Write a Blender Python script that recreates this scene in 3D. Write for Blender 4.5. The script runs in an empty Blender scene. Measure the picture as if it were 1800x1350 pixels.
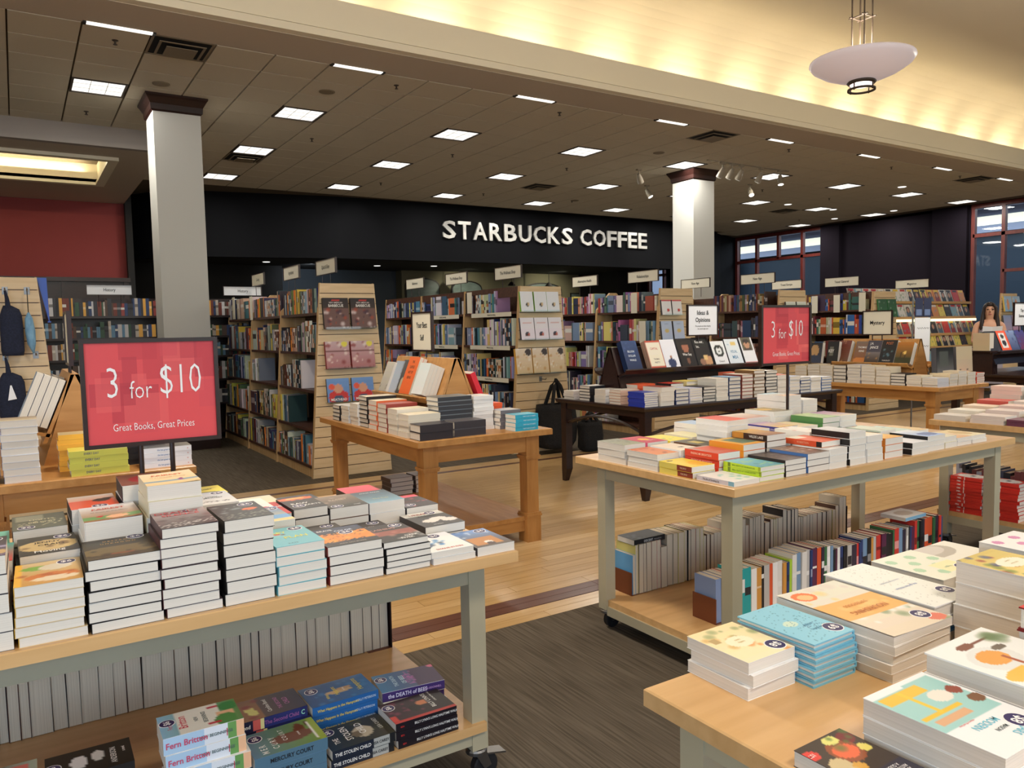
import bpy, math, random
from mathutils import Matrix, Vector
random.seed(7)
S = bpy.context.scene
COL = S.collection
PI = math.pi
# ---------------------------------------------------------------- camera, world, exposure
cam_d = bpy.data.cameras.new('camera'); cam_d.sensor_width = 36.0; cam_d.lens = 36.0*1365/1800
cam_d.clip_start = 0.02; cam_d.clip_end = 200
cam = bpy.data.objects.new('camera', cam_d); COL.objects.link(cam)
cam.matrix_world = Matrix(((0.8429542, 0.05489, -0.5351779, 0.0), (-0.5376155, 0.0490652, -0.8417613, 0.0), (-0.0199457, 0.9972862, 0.0708694, 1.48), (0, 0, 0, 1)))
S.camera = cam
W = bpy.data.worlds.new('sky'); S.world = W; W.use_nodes = True
_wn = W.node_tree.nodes; _bg = _wn['Background']
_sky = _wn.new('ShaderNodeTexSky'); _sky.sky_type = 'NISHITA'; _sky.sun_elevation = math.radians(35); _sky.sun_rotation = math.radians(40); _sky.sun_disc = False
W.node_tree.links.new(_sky.outputs[0], _bg.inputs[0]); _bg.inputs[1].default_value = 0.25
S.view_settings.view_transform = 'Standard'; S.view_settings.look = 'None'
S.view_settings.exposure = 0.12; S.view_settings.gamma = 1.0; S.view_settings.use_curve_mapping = False
S.cycles.use_denoising = True
S.cycles.max_bounces = 6; S.cycles.diffuse_bounces = 4; S.cycles.glossy_bounces = 3; S.cycles.transmission_bounces = 5
S.cycles.sample_clamp_indirect = 4.0; S.cycles.caustics_reflective = False; S.cycles.caustics_refractive = False
def area(loc, rot, sx, sy, power, col, spread=PI):
    l = bpy.data.lights.new('area_light', 'AREA'); l.shape = 'RECTANGLE'; l.size = sx; l.size_y = sy; l.energy = power; l.color = col; l.spread = spread
    o = bpy.data.objects.new('area_light', l); COL.objects.link(o); o.location = loc; o.rotation_euler = rot
    return o
def spot(loc, target, power, col, ang=50, blend=.6, r=.03):
    l = bpy.data.lights.new('spot_light', 'SPOT'); l.energy = power; l.color = col; l.spot_size = math.radians(ang); l.spot_blend = blend; l.shadow_soft_size = r
    o = bpy.data.objects.new('spot_light', l); COL.objects.link(o); o.location = loc
    o.rotation_euler = (Vector(target)-Vector(loc)).to_track_quat('-Z', 'Y').to_euler()
    return o
# daylight through the storefront windows behind the camera
area((-3.4, -3.9, 2.0), (math.radians(80), 0, 0), 5.6, 2.6, 190, (.56, .74, 1.0))
area((4.5, -3.9, 2.0), (math.radians(80), 0, 0), 6.0, 2.6, 60, (.85, .9, 1.0))
PANEL_W = 38.0          # each 2x2 ft ceiling fixture
COVE_W = 8.5           # each tube in the cove
PEND_W = 150.0           # each pendant bowl
# ---------------------------------------------------------------- materials
def lin(c):
    return tuple((x/255/12.92 if x/255 <= .04045 else ((x/255+.055)/1.055)**2.4) for x in c)
_mats = {}
def mat(name, col, rough=.6, noise=0, nscale=(8, 8, 8), bump=0, metal=0, spec=.5, col2=None, detail=3, alpha=None, coat=0):
    """principled material; noise mixes col with col2 through a stretched noise in object space"""
    if name in _mats: return _mats[name]
    m = bpy.data.materials.new(name); m.use_nodes = True; nt = m.node_tree; b = nt.nodes['Principled BSDF']
    c = lin(col)
    b.inputs['Base Color'].default_value = (*c, 1); b.inputs['Roughness'].default_value = rough
    b.inputs['Metallic'].default_value = metal; b.inputs['Specular IOR Level'].default_value = spec
    if coat: b.inputs['Coat Weight'].default_value = coat; b.inputs['Coat Roughness'].default_value = .15
    if noise or bump:
        tc = nt.nodes.new('ShaderNodeTexCoord'); mp = nt.nodes.new('ShaderNodeMapping'); mp.inputs['Scale'].default_value = nscale
        nz = nt.nodes.new('ShaderNodeTexNoise'); nz.inputs['Scale'].default_value = 1; nz.inputs['Detail'].default_value = detail
        nt.links.new(tc.outputs['Object'], mp.inputs[0]); nt.links.new(mp.outputs[0], nz.inputs[0])
        if noise:
            rp = nt.nodes.new('ShaderNodeValToRGB'); rp.color_ramp.elements[0].position = .5-.5/max(noise, .01)*.3; rp.color_ramp.elements[1].position = .5+.5/max(noise, .01)*.3
            c2 = lin(col2) if col2 else tuple(x*.75 for x in c)
            rp.color_ramp.elements[0].color = (*c2, 1); rp.color_ramp.elements[1].color = (*c, 1)
            nt.links.new(nz.outputs['Fac'], rp.inputs[0]); nt.links.new(rp.outputs[0], b.inputs['Base Color'])
        if bump:
            bp = nt.nodes.new('ShaderNodeBump'); bp.inputs['Strength'].default_value = bump; bp.inputs['Distance'].default_value = .002
            nt.links.new(nz.outputs['Fac'], bp.inputs['Height']); nt.links.new(bp.outputs[0], b.inputs['Normal'])
    _mats[name] = m
    return m
def emit(name, col, strength):
    if name in _mats: return _mats[name]
    m = bpy.data.materials.new(name); m.use_nodes = True; b = m.node_tree.nodes['Principled BSDF']
    b.inputs['Base Color'].default_value = (*lin(col), 1); b.inputs['Emission Color'].default_value = (*lin(col), 1); b.inputs['Emission Strength'].default_value = strength
    _mats[name] = m
    return m
def attr_mat(name, rough, spec=.5, coat=0, alpha=1):
    m = bpy.data.materials.new(name); m.use_nodes = True; nt = m.node_tree; b = nt.nodes['Principled BSDF']
    a = nt.nodes.new('ShaderNodeAttribute'); a.attribute_name = 'Col'
    nt.links.new(a.outputs['Color'], b.inputs['Base Color']); b.inputs['Roughness'].default_value = rough; b.inputs['Specular IOR Level'].default_value = spec
    if coat: b.inputs['Coat Weight'].default_value = coat; b.inputs['Coat Roughness'].default_value = .2
    _mats[name] = m
    return m
PRINT = attr_mat('printed_card', .42, .4)
MATTE = attr_mat('printed_matte', .75, .3)
PAGES = mat('page_edges', (226, 218, 206), .9, noise=1.0, nscale=(3, 3, 700), col2=(216, 208, 195), spec=.2, detail=2)
HONEY = mat('honey_wood', (196, 144, 84), .35, noise=.8, nscale=(3, 22, 22), col2=(174, 122, 64), bump=.05)
HONEYY = mat('honey_wood_lengthwise', (196, 144, 84), .35, noise=.8, nscale=(22, 3, 22), col2=(174, 122, 64), bump=.05)
HONEYZ = mat('honey_wood_upright', (192, 140, 80), .35, noise=.8, nscale=(22, 22, 3), col2=(168, 116, 60), bump=.05)
MAPLE = mat('maple_top', (218, 176, 122), .3, noise=.7, nscale=(2, 25, 25), col2=(202, 158, 104))
MAPLEZ = mat('maple_panel', (216, 182, 134), .45, noise=.7, nscale=(25, 25, 2), col2=(190, 150, 98))
SLATW = mat('slatwall_laminate', (222, 198, 160), .4, noise=.7, nscale=(3, 25, 25), col2=(206, 178, 136))
DARKW = mat('dark_mahogany', (46, 24, 20), .3, noise=.8, nscale=(4, 30, 30), col2=(32, 16, 14))
BROWNW = mat('brown_shelf_wood', (92, 58, 42), .45, noise=.8, nscale=(4, 30, 30), col2=(68, 40, 30))
PUTTY = mat('putty_painted_steel', (180, 171, 144), .4, noise=.5, nscale=(5, 5, 5), col2=(172, 163, 137))
CHROME = mat('chrome', (140, 140, 140), .38, metal=1)
RUBBER = mat('black_rubber', (24, 24, 26), .6)
BLACKM = mat('black_metal', (30, 28, 28), .45)
BRONZE = mat('bronze_metal', (64, 52, 42), .5, metal=.2)
BLACKF = mat('black_fabric', (16, 16, 18), .95, noise=.8, nscale=(60, 60, 60), col2=(30, 30, 32), bump=.4)
NAVYF = mat('navy_fabric', (30, 38, 62), .9, noise=.8, nscale=(80, 80, 80), col2=(20, 26, 46), bump=.3)
CARD = mat('cream_card', (238, 232, 212), .6)
WHITECARD = mat('white_card', (240, 243, 248), .5)
INK = mat('black_ink', (26, 24, 24), .6)
WHITEINK = mat('white_ink', (244, 242, 240), .55)
REDPOST = mat('sale_red', (214, 62, 66), .35)
# ---------------------------------------------------------------- mesh builder
class M:
    def __init__(s): s.v = []; s.f = []; s.c = []; s.m = []; s.smooth = False
    def face(s, pts, c=(200, 200, 200), m=0):
        n = len(s.v); s.v.extend(pts); s.f.append(tuple(range(n, n+len(pts)))); s.c.append(c); s.m.append(m)
    def box(s, x0, x1, y0, y1, z0, z1, c=(200, 200, 200), m=0, cs=None):
        n = len(s.v)
        s.v += [(x0, y0, z0), (x1, y0, z0), (x1, y1, z0), (x0, y1, z0), (x0, y0, z1), (x1, y0, z1), (x1, y1, z1), (x0, y1, z1)]
        # bottom, top, -y, +x, +y, -x
        for i, q in enumerate(((0, 3, 2, 1), (4, 5, 6, 7), (0, 1, 5, 4), (1, 2, 6, 5), (2, 3, 7, 6), (3, 0, 4, 7))):
            s.f.append(tuple(n+k for k in q)); s.c.append(cs[i] if cs else c); s.m.append(m)
    def hexa(s, b, t, c=(200, 200, 200), m=0):
        """b, t: four bottom and four top corners, counter-clockwise from above"""
        n = len(s.v); s.v += list(b)+list(t)
        for q in ((0, 3, 2, 1), (4, 5, 6, 7), (0, 1, 5, 4), (1, 2, 6, 5), (2, 3, 7, 6), (3, 0, 4, 7)):
            s.f.append(tuple(n+k for k in q)); s.c.append(c); s.m.append(m)
    def prism(s, pts, ax, a, b, c=(200, 200, 200), m=0):
        """2-D outline pts extruded along axis ax (0,1,2) from a to b"""
        def put(p, h):
            return (h, p[0], p[1]) if ax == 0 else ((p[0], h, p[1]) if ax == 1 else (p[0], p[1], h))
        n = len(s.v); k = len(pts)
        s.v += [put(p, a) for p in pts]+[put(p, b) for p in pts]
        s.f.append(tuple(n+i for i in range(k))[::-1]); s.f.append(tuple(n+k+i for i in range(k))); s.c += [c, c]; s.m += [m, m]
        for i in range(k):
            j = (i+1) % k; s.f.append((n+i, n+j, n+k+j, n+k+i)); s.c.append(c); s.m.append(m)
    def tube(s, p, r, k=8, c=(200, 200, 200), m=0, cap=True):
        """round bar through the points p with radius r (number or list)"""
        p = [Vector(q) for q in p]; R_ = r if isinstance(r, (list, tuple)) else [r]*len(p); n = len(s.v)
        for i, q in enumerate(p):
            d = (p[min(i+1, len(p)-1)]-p[max(i-1, 0)]).normalized()
            u = d.cross(Vector((0, 0, 1)) if abs(d.z) < .9 else Vector((1, 0, 0))).normalized(); w = d.cross(u)
            for j in range(k):
                a = 2*PI*j/k; s.v.append(tuple(q+(u*math.cos(a)+w*math.sin(a))*R_[i]))
        for i in range(len(p)-1):
            for j in range(k):
                a = n+i*k+j; b = n+i*k+(j+1) % k; s.f.append((a, b, b+k, a+k)); s.c.append(c); s.m.append(m)
        if cap:
            s.f.append(tuple(n+j for j in range(k))[::-1]); s.f.append(tuple(n+(len(p)-1)*k+j for j in range(k))); s.c += [c, c]; s.m += [m, m]
    def lathe(s, prof, k=32, ctr=(0, 0, 0), c=(200, 200, 200), m=0):
        n = len(s.v)
        for r, z in prof:
            for j in range(k):
                a = 2*PI*j/k; s.v.append((ctr[0]+r*math.cos(a), ctr[1]+r*math.sin(a), ctr[2]+z))
        for i in range(len(prof)-1):
            for j in range(k):
                a = n+i*k+j; b = n+i*k+(j+1) % k; s.f.append((a, b, b+k, a+k)); s.c.append(c); s.m.append(m)
    def mesh(s, name, mats):
        me = bpy.data.meshes.new(name); me.from_pydata(s.v, [], s.f)
        if not isinstance(mats, (list, tuple)): mats = [mats]
        for m in mats: me.materials.append(m)
        if len(mats) > 1: me.polygons.foreach_set('material_index', s.m)
        if any(m in (PRINT, MATTE) for m in mats):
            at = me.color_attributes.new('Col', 'FLOAT_COLOR', 'CORNER'); buf = []
            memo = {}
            for f, c in zip(s.f, s.c):
                for i in range(len(f)):
                    q = c[i] if isinstance(c[0], (tuple, list)) else c
                    t = memo.get(q)
                    if t is None: t = memo[q] = (*lin(q), 1.0)
                    buf.extend(t)
            at.data.foreach_set('color', buf)
        if s.smooth: me.polygons.foreach_set('use_smooth', [True]*len(s.f))
        me.update()
        return me
    def build(s, name, mats, parent=None, loc=None, rz=0):
        return link(name, s.mesh(name, mats), parent, loc, rz)
def link(name, me, parent=None, loc=None, rz=0):
    o = bpy.data.objects.new(name, me); COL.objects.link(o)
    if parent: o.parent = parent
    if loc: o.location = loc
    if rz: o.rotation_euler = (0, 0, rz)
    return o
def tag(o, label=None, cat=None, group=None, kind=None):
    if label: o['label'] = label
    if cat: o['category'] = cat
    if group: o['group'] = group
    if kind: o['kind'] = kind
    return o
def thing(name, label, cat, loc=(0, 0, 0), rz=0, group=None):
    o = bpy.data.objects.new(name, None); COL.objects.link(o); o.location = loc; o.rotation_euler = (0, 0, rz); o.empty_display_size = .1
    return tag(o, label, cat, group)
def struct(o): o['kind'] = 'structure'; return o
def copy_tree(o, parent=None):
    c = o.copy(); COL.objects.link(c)
    if parent: c.parent = parent
    for ch in o.children: copy_tree(ch, c)
    return c
def bx(name, x0, x1, y0, y1, z0, z1, m, parent=None):
    b = M(); b.box(x0, x1, y0, y1, z0, z1); return b.build(name, m, parent)
_txt = {}
_fonts = {}
def text_mesh(s, size, mat_, bold=0, depth=0, sx=1.0, align='CENTER', bevel=0):
    key = (s, size, mat_.name, bold, depth, sx, align)
    if key in _txt: return _txt[key]
    cu = bpy.data.curves.new('lettering', 'FONT'); cu.body = s; cu.size = size; cu.align_x = align; cu.align_y = 'CENTER'
    cu.resolution_u = 2; cu.offset = bold*size; cu.extrude = depth/2; cu.bevel_depth = bevel
    o = bpy.data.objects.new('lettering', cu)
    me = bpy.data.meshes.new_from_object(o); bpy.data.objects.remove(o); bpy.data.curves.remove(cu)
    me.name = 'lettering'; me.materials.clear(); me.materials.append(mat_)
    if sx != 1.0: me.transform(Matrix.Diagonal((sx, 1, 1, 1)))
    _txt[key] = me
    return me
# lettering that stands on a face: right = reading direction, up = letter up
def letter(s, size, mat_, pos, right, up, parent=None, name='lettering', **kw):
    o = link(name, text_mesh(s, size, mat_, **kw), parent)
    r = Vector(right).normalized(); u = Vector(up).normalized(); n = r.cross(u)
    mw = Matrix((r, u, n)).transposed().to_4x4(); mw.translation = Vector(pos); o.matrix_basis = mw
    return o
# ================================================================ SETTING
CARPET = mat('carpet_ribbed', (102, 93, 81), .95, noise=1.0, nscale=(1.2, 90, 30), col2=(78, 70, 60), bump=.5, spec=.1, detail=6)
# the carpet ribs run across the aisle direction
_mp = [n for n in CARPET.node_tree.nodes if n.type == 'MAPPING'][0]; _mp.inputs['Scale'].default_value = (110, 3.0, 30)
PLANK = mat('floor_plank_wood', (206, 174, 124), .28, noise=.7, nscale=(2.5, 30, 10), col2=(188, 152, 102), coat=.2)
PLANK2 = mat('floor_plank_wood_pale', (214, 184, 136), .28, noise=.7, nscale=(2.5, 30, 10), col2=(200, 166, 116), coat=.2)
PLANK3 = mat('floor_plank_wood_warm', (198, 164, 112), .28, noise=.7, nscale=(2.5, 30, 10), col2=(180, 144, 94), coat=.2)
STRIPE = mat('floor_stripe_walnut', (104, 68, 56), .35, noise=.7, nscale=(2.5, 40, 10), col2=(84, 52, 44))
fl = M(); fl.box(-9, 30, -5, 25, -.12, -.02)
floor = struct(fl.build('floor', mat('floor_slab', (70, 66, 60), .9)))
b = M(); b.box(-9, 30, -5, 3.21, -.02, 0); b.build('carpet', CARPET, floor)
b = M(); b.box(-9, 30, 7.42, 25, -.02, 0); b.build('carpet', CARPET, floor)
_pl = {}
def plank(x0, x1, y0, y1, m, name='plank'):
    key = (round(x1-x0, 3), round(y1-y0, 3), m.name)
    if key not in _pl:
        q = M(); w, d = (x1-x0)/2, (y1-y0)/2
        q.hexa([(-w, -d, -.02), (w, -d, -.02), (w, d, -.02), (-w, d, -.02)], [(-w+.0012, -d+.0012, 0), (w-.0012, -d+.0012, 0), (w-.0012, d-.0012, 0), (-w+.0012, d-.0012, 0)])
        _pl[key] = q.mesh('plank', m)
    return link(name, _pl[key], floor, ((x0+x1)/2, (y0+y1)/2, 0))
rest = M(); n_pl = 0
rows = [(3.21, 3.285), (3.285, 3.365)] + [(3.37+.0755*i, 3.37+.0755*(i+1)) for i in range(2)] + [(3.521+.09475*i, 3.521+.09475*(i+1)) for i in range(38)] + [(7.1215, 7.2), (7.2, 7.31), (7.31, 7.42)]
for i, (y0, y1) in enumerate(rows):
    dark = i in (2, 3, len(rows)-3)
    x = -9 + random.random()*1.4
    while x < 24:
        L = random.choice((1.2, 1.5, 1.8, 2.1))
        near = -.6 < x and x+L < 6.2 + y0*.9 and (y0 < 5.6)
        mm = STRIPE if dark else random.choice((PLANK, PLANK, PLANK2, PLANK3))
        if near and n_pl < 295: plank(x, x+L, y0, y1, mm); n_pl += 1
        else:
            rest.hexa([(x, y0, -.02), (x+L, y0, -.02), (x+L, y1, -.02), (x, y1, -.02)], [(x+.001, y0+.001, 0), (x+L-.001, y0+.001, 0), (x+L-.001, y1-.001, 0), (x+.001, y1-.001, 0)], m=0 if not dark else 1)
        x += L
o = rest.build('plank_field', [PLANK, STRIPE], floor); o['kind'] = 'stuff'
# ---------------------------------------------------------------- walls
CREAM = mat('cream_paint', (236, 228, 206), .8)
TAUPE = mat('taupe_ceiling_paint', (196, 184, 168), .85)
WHITEP = mat('off_white_paint', (214, 214, 208), .7)
REDP = mat('red_paint', (146, 60, 58), .8, noise=.4, nscale=(2, 2, 2), col2=(138, 56, 55))
BLACKP = mat('black_blue_paint', (11, 12, 16), .8, spec=.12)
PURPLEP = mat('aubergine_paint', (26, 21, 29), .9, spec=.1)
DARKINT = mat('cafe_dark_paint', (26, 25, 25), .8)
Zc = 4.476
struct(bx('wall_back', -9, 22, -4.3, -4.15, 0, .9, WHITEP)); 
b = M(); b.box(-9, 22, -4.3, -4.15, 3.4, 6.2); struct(b.build('wall_back_upper', WHITEP))
for i, x in enumerate((-9, -6.35, -.75, 1.35, 7.65, 14, 21)):
    struct(bx('trim_%d' % (10+i), x, x+(.9 if i else .15), -4.3, -4.15, .9, 3.4, WHITEP))
struct(bx('wall_left', -9.15, -9, -4.3, 25, 0, 6.2, WHITEP))
# black curved header wall over the cafe, and the full-height black wall at its far end
pl = [(2.0, 18.9), (2.6, 17.9), (3.4, 17.4), (4.87, 17.12), (6.2, 16.85), (9.1, 16.72), (12.5, 16.68), (16.2, 16.75), (18.2, 17.3), (20.0, 18.3), (21.4, 18.95)]
def wall_strip(name, pl, z0, z1, m, th=.18):
    q = M()
    up = [(x, y+th) for x, y in pl]
    n = len(pl)
    q.v = [(x, y, z0) for x, y in pl]+[(x, y, z1) for x, y in pl]+[(x, y, z0) for x, y in up]+[(x, y, z1) for x, y in up]
    for i in range(n-1):
        for fc in ((i, i+1, n+i+1, n+i), (2*n+i+1, 2*n+i, 3*n+i, 3*n+i+1), (i+1, i, 2*n+i, 2*n+i+1), (n+i, n+i+1, 3*n+i+1, 3*n+i)):
            q.f.append(fc); q.c.append((0, 0, 0)); q.m.append(0)
    return q.build(name, m)
struct(wall_strip('wall_north', pl[:8], 3.13, Zc+.05, BLACKP))
struct(wall_strip('wall_north_end', pl[7:], 0, Zc+.05, BLACKP))
# red wall at the far west side, under a dropped ceiling
struct(bx('wall_red', -9, 2.0, 17.8, 18, 2.66, 4.2, REDP))
b = M(); b.box(-9, 2.0, 17.6, 17.8, 0, 2.66)
for x in (-2.2, -.7, .8, 1.9): b.box(x, x+.06, 17.55, 17.6, 0, 2.66)
b.box(-9, 2.02, 17.5, 17.6, 2.58, 2.66); struct(b.build('wall_red_wainscot', DARKW))
struct(bx('wall_cafe_return', 2.0, 2.12, 17.6, 22, 0, Zc, DARKINT))
# cafe interior
OLIVE = mat('cafe_olive_wall', (120, 116, 92), .8)
SLATE = mat('cafe_slate_wall', (70, 80, 90), .7)
struct(bx('wall_cafe', 6.0, 9.6, 21.4, 21.6, 0, 3.3, SLATE)); struct(bx('wall_cafe_dark', 2.1, 6.0, 20.6, 21.6, 0, 3.3, DARKINT)); struct(bx('wall_cafe_service', 9.6, 17.2, 21.0, 21.6, 0, 3.3, OLIVE))
struct(bx('wall_cafe_end', 16.1, 17.1, 19.0, 21.0, 0, 3.3, DARKINT))
struct(bx('ceiling_cafe', 2.1, 17.3, 19.2, 21.6, 3.25, 3.35, DARKINT)); struct(bx('ceiling_cafe_lobby', 3.6, 17.5, 17.5, 19.2, 3.25, 3.35, DARKINT))
struct(bx('wall_far', 17, 21.6, 24.6, 24.8, 0, 4.6, DARKINT))
# right wall with the mall windows
RW = 21.4
b = M()
b.box(RW, RW+.25, 10.95, 15.4, 0, Zc); b.box(RW, RW+.25, 18.9, 21.6, 0, Zc); b.box(RW, RW+.25, -4.3, 5.5, 0, Zc); b.box(RW, RW+.25, 23.4, 25, 0, Zc)
b.box(RW, RW+.25, 5.5, 25, 4.42, Zc+.4); b.box(RW, RW+.25, 15.4, 18.9, 0, .9); b.box(RW, RW+.25, 5.5, 10.95, 0, .6); b.box(RW, RW+.25, 21.6, 23.4, 0, .9)
b.box(RW-.14, RW, 14.75, 15.4, 0, Zc); b.box(RW-.14, RW, 10.98, 11.9, 0, Zc)
struct(b.build('wall_right', PURPLEP))
FRAMEW = mat('window_red_wood', (112, 48, 42), .4, noise=.5, nscale=(20, 20, 3), col2=(84, 34, 30))
GLASS = bpy.data.materials.new('window_glass'); GLASS.use_nodes = True
_n = GLASS.node_tree.nodes; _n.clear(); _o = _n.new('ShaderNodeOutputMaterial'); _t = _n.new('ShaderNodeBsdfTransparent'); _g = _n.new('ShaderNodeBsdfGlossy'); _x = _n.new('ShaderNodeMixShader')
_t.inputs[0].default_value = (.9, .95, .97, 1); _g.inputs[1].default_value = .02; _x.inputs[0].default_value = .06
GLASS.node_tree.links.new(_t.outputs[0], _x.inputs[1]); GLASS.node_tree.links.new(_g.outputs[0], _x.inputs[2]); GLASS.node_tree.links.new(_x.outputs[0], _o.inputs[0])
def window(name, ys, zs, low_ys, z0, extra=()):
    """ys: mullion centres along the wall; zs: (transom, top); low_ys: the mullions that go on below the transom"""
    y0, y1 = min(ys), max(ys); t, top = zs
    root = M(); root.box(RW-.02, RW+.12, y0-.05, y1+.05, z0-.06, z0); w = struct(root.build(name, FRAMEW))
    for y in ys:
        bx('mullion', RW-.02, RW+.1, y-.045, y+.045, z0 if y in low_ys else t, top, FRAMEW, w)
    bx('transom', RW-.02, RW+.1, y0, y1, t-.045, t+.045, FRAMEW, w); bx('head_rail', RW-.02, RW+.1, y0-.05, y1+.05, top, top+.1, FRAMEW, w)
    for a, c, z in extra: bx('transom', RW-.02, RW+.1, a, c, z-.04, z+.04, FRAMEW, w)
    s = sorted(ys); l = sorted(low_ys)
    for a, c in zip(s, s[1:]): bx('pane', RW+.03, RW+.04, a+.045, c-.045, t+.045, top, GLASS, w)
    for a, c in zip(l, l[1:]): bx('pane', RW+.03, RW+.04, a+.045, c-.045, z0, t-.045, GLASS, w)
window('window_1', (18.85, 17.99, 17.1, 16.17, 15.42), (3.62, 4.38), (18.85, 17.99, 16.17, 15.42), .9)
window('window_2', (10.88, 10.13, 9.0, 7.8, 6.6, 5.55), (3.67, 4.38), (10.88, 10.13, 9.0, 7.8, 6.6, 5.55), .6, extra=((9.0, 10.13, 2.72), (7.8, 9.0, 2.72)))
window('window_3', (21.65, 22.5, 23.35), (3.46, 4.38), (21.65, 22.5, 23.35), .9)
# the mall beyond the windows
MALLD = mat('mall_dark_blue_wall', (38, 52, 66), .6); MALLL = mat('mall_pale_blue_wall', (100, 124, 146), .6); MALLC = mat('mall_lavender_ceiling', (170, 176, 198), .7)
b = M(); b.box(28, 28.3, 2, 36, 0, 3.05); mall = struct(b.build('wall_mall', MALLL))
bx('mall_fascia', 27.9, 28.3, 2, 30, 3.05, 4.38, MALLD, mall); bx('mall_ledge', 27.6, 28.3, 2, 30, 4.38, 4.62, MALLC, mall)
bx('mall_cove', 28.1, 28.3, 2, 30, 4.62, 4.98, emit('mall_cove_glow', (255, 248, 222), .95), mall); bx('mall_ceiling', 21.9, 28.3, 2, 36, 5.22, 5.3, MALLC, mall); bx('mall_bulkhead', 28, 28.3, 2, 30, 4.98, 5.22, MALLC, mall)
bx('mall_panel', 27.85, 27.95, 18.4, 26, .1, 3.05, MALLD, mall); bx('mall_panel', 27.8, 27.95, 12, 20.6, 0, 3.6, MALLD, mall); bx('mall_panel', 27.75, 27.88, 27.5, 35, 0, 4.6, MALLC, mall); bx('mall_pillar', 27.0, 27.5, 24.2, 25.2, 0, 4.4, MALLC, mall); bx('mall_lit_sign', 27.74, 27.79, 19.05, 19.3, 2.3, 2.75, emit('mall_lit_panel', (190, 215, 240), .8), mall)
area((24.8, 12, 5.1), (0, 0, 0), 4, 14, 700, (.8, .88, 1.0)); area((24.8, 26, 5.1), (0, 0, 0), 4, 12, 450, (.8, .88, 1.0))
# ---------------------------------------------------------------- columns
def column(n, x0, y0, wain=False):
    w = .56
    q = M(); q.box(x0, x0+w, y0, y0+w, 0, Zc-.19); c = struct(q.build(n, WHITEP))
    q = M(); e = .004
    pr = [(e, Zc-.21), (e+.02, Zc-.19), (.03, Zc-.12), (.07, Zc-.05), (.085, Zc-.03), (.085, Zc)]
    for (a, za), (d, zd) in zip(pr, pr[1:]):
        q.hexa([(x0-a, y0-a, za), (x0+w+a, y0-a, za), (x0+w+a, y0+w+a, za), (x0-a, y0+w+a, za)], [(x0-d, y0-d, zd), (x0+w+d, y0-d, zd), (x0+w+d, y0+w+d, zd), (x0-d, y0+w+d, zd)])
    q.build('capital', DARKW, c)
    q = M(); h = 1.42 if wain else .3; q.box(x0-.05, x0+w+.05, y0-.05, y0+w+.05, 0, h-.04); q.box(x0-.08, x0+w+.08, y0-.08, y0+w+.08, h-.04, h); q.build('wainscot', DARKW, c)
column('column', 1.58, 10.65, True); column('column', 11.08, 10.82)
# ---------------------------------------------------------------- ceilings
TILE = mat('ceiling_tile_board', (214, 205, 186), .95, noise=.5, nscale=(160, 160, 160), col2=(204, 195, 176), spec=.1)
GRID = mat('ceiling_grid_bar', (92, 80, 64), .8)
b = M(); b.box(-1.2, 21.9, 7.93, 25, Zc+.02, Zc+.12); ceiling = struct(b.build('ceiling', GRID))
bx('soffit_panel', -9, 21.6, 7.93, 8.575, Zc-.004, Zc+.02, TAUPE, ceiling); bx('soffit_panel', -9, .08, 8.575, 12.63, Zc-.004, Zc+.02, TAUPE, ceiling)
P_ = .6096; TX = 1.306; TY = 8.583
lights = [(1.001+2.4384*i, 10.717+2.4384*j) for j in range(3) for i in range(9)]
lights = [l for l in lights if l[0] < 20.6 and not (l[1] > 15 and l[0] < 3)]
VENTS = [(1.611, 8.888), (3.44, 13.765), (9.536, 13.765), (9.536, 8.888), (17.461, 13.765), (17.461, 8.888)]
def at(l, x, y): return any(abs(a-x) < .3 and abs(c-y) < .3 for a, c in l)
tm = M(); t_ = P_/2-.010
tm.hexa([(-t_, -t_, -.006), (t_, -t_, -.006), (t_, t_, -.006), (-t_, t_, -.006)], [(-t_-.002, -t_-.002, .02), (t_+.002, -t_-.002, .02), (t_+.002, t_+.002, .02), (-t_-.002, t_+.002, .02)])
tile = tm.mesh('tile', TILE); cells = []
for i in range(-2, 33):
    for j in range(0, 17):
        x = TX+P_*(i+.5)-P_; y = TY+P_*(j+.5)
        if y > 12.6 and x < 2.05: continue
        if y > 16.6 + max(0, (x-16)*.42): continue
        if at(lights, x, y) or at(VENTS, x, y): continue
        cells.append((x*x+y*y, x, y))
cells.sort()
for _, x, y in cells[:298]: link('tile', tile, ceiling, (x, y, Zc))
rest = M()
for _, x, y in cells[298:]: rest.hexa([(x-t_, y-t_, Zc-.006), (x+t_, y-t_, Zc-.006), (x+t_, y+t_, Zc-.006), (x-t_, y+t_, Zc-.006)], [(x-t_, y-t_, Zc+.02), (x+t_, y-t_, Zc+.02), (x+t_, y+t_, Zc+.02), (x-t_, y+t_, Zc+.02)])
tag(rest.build('tile_field', TILE, ceiling), kind='stuff')
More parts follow.
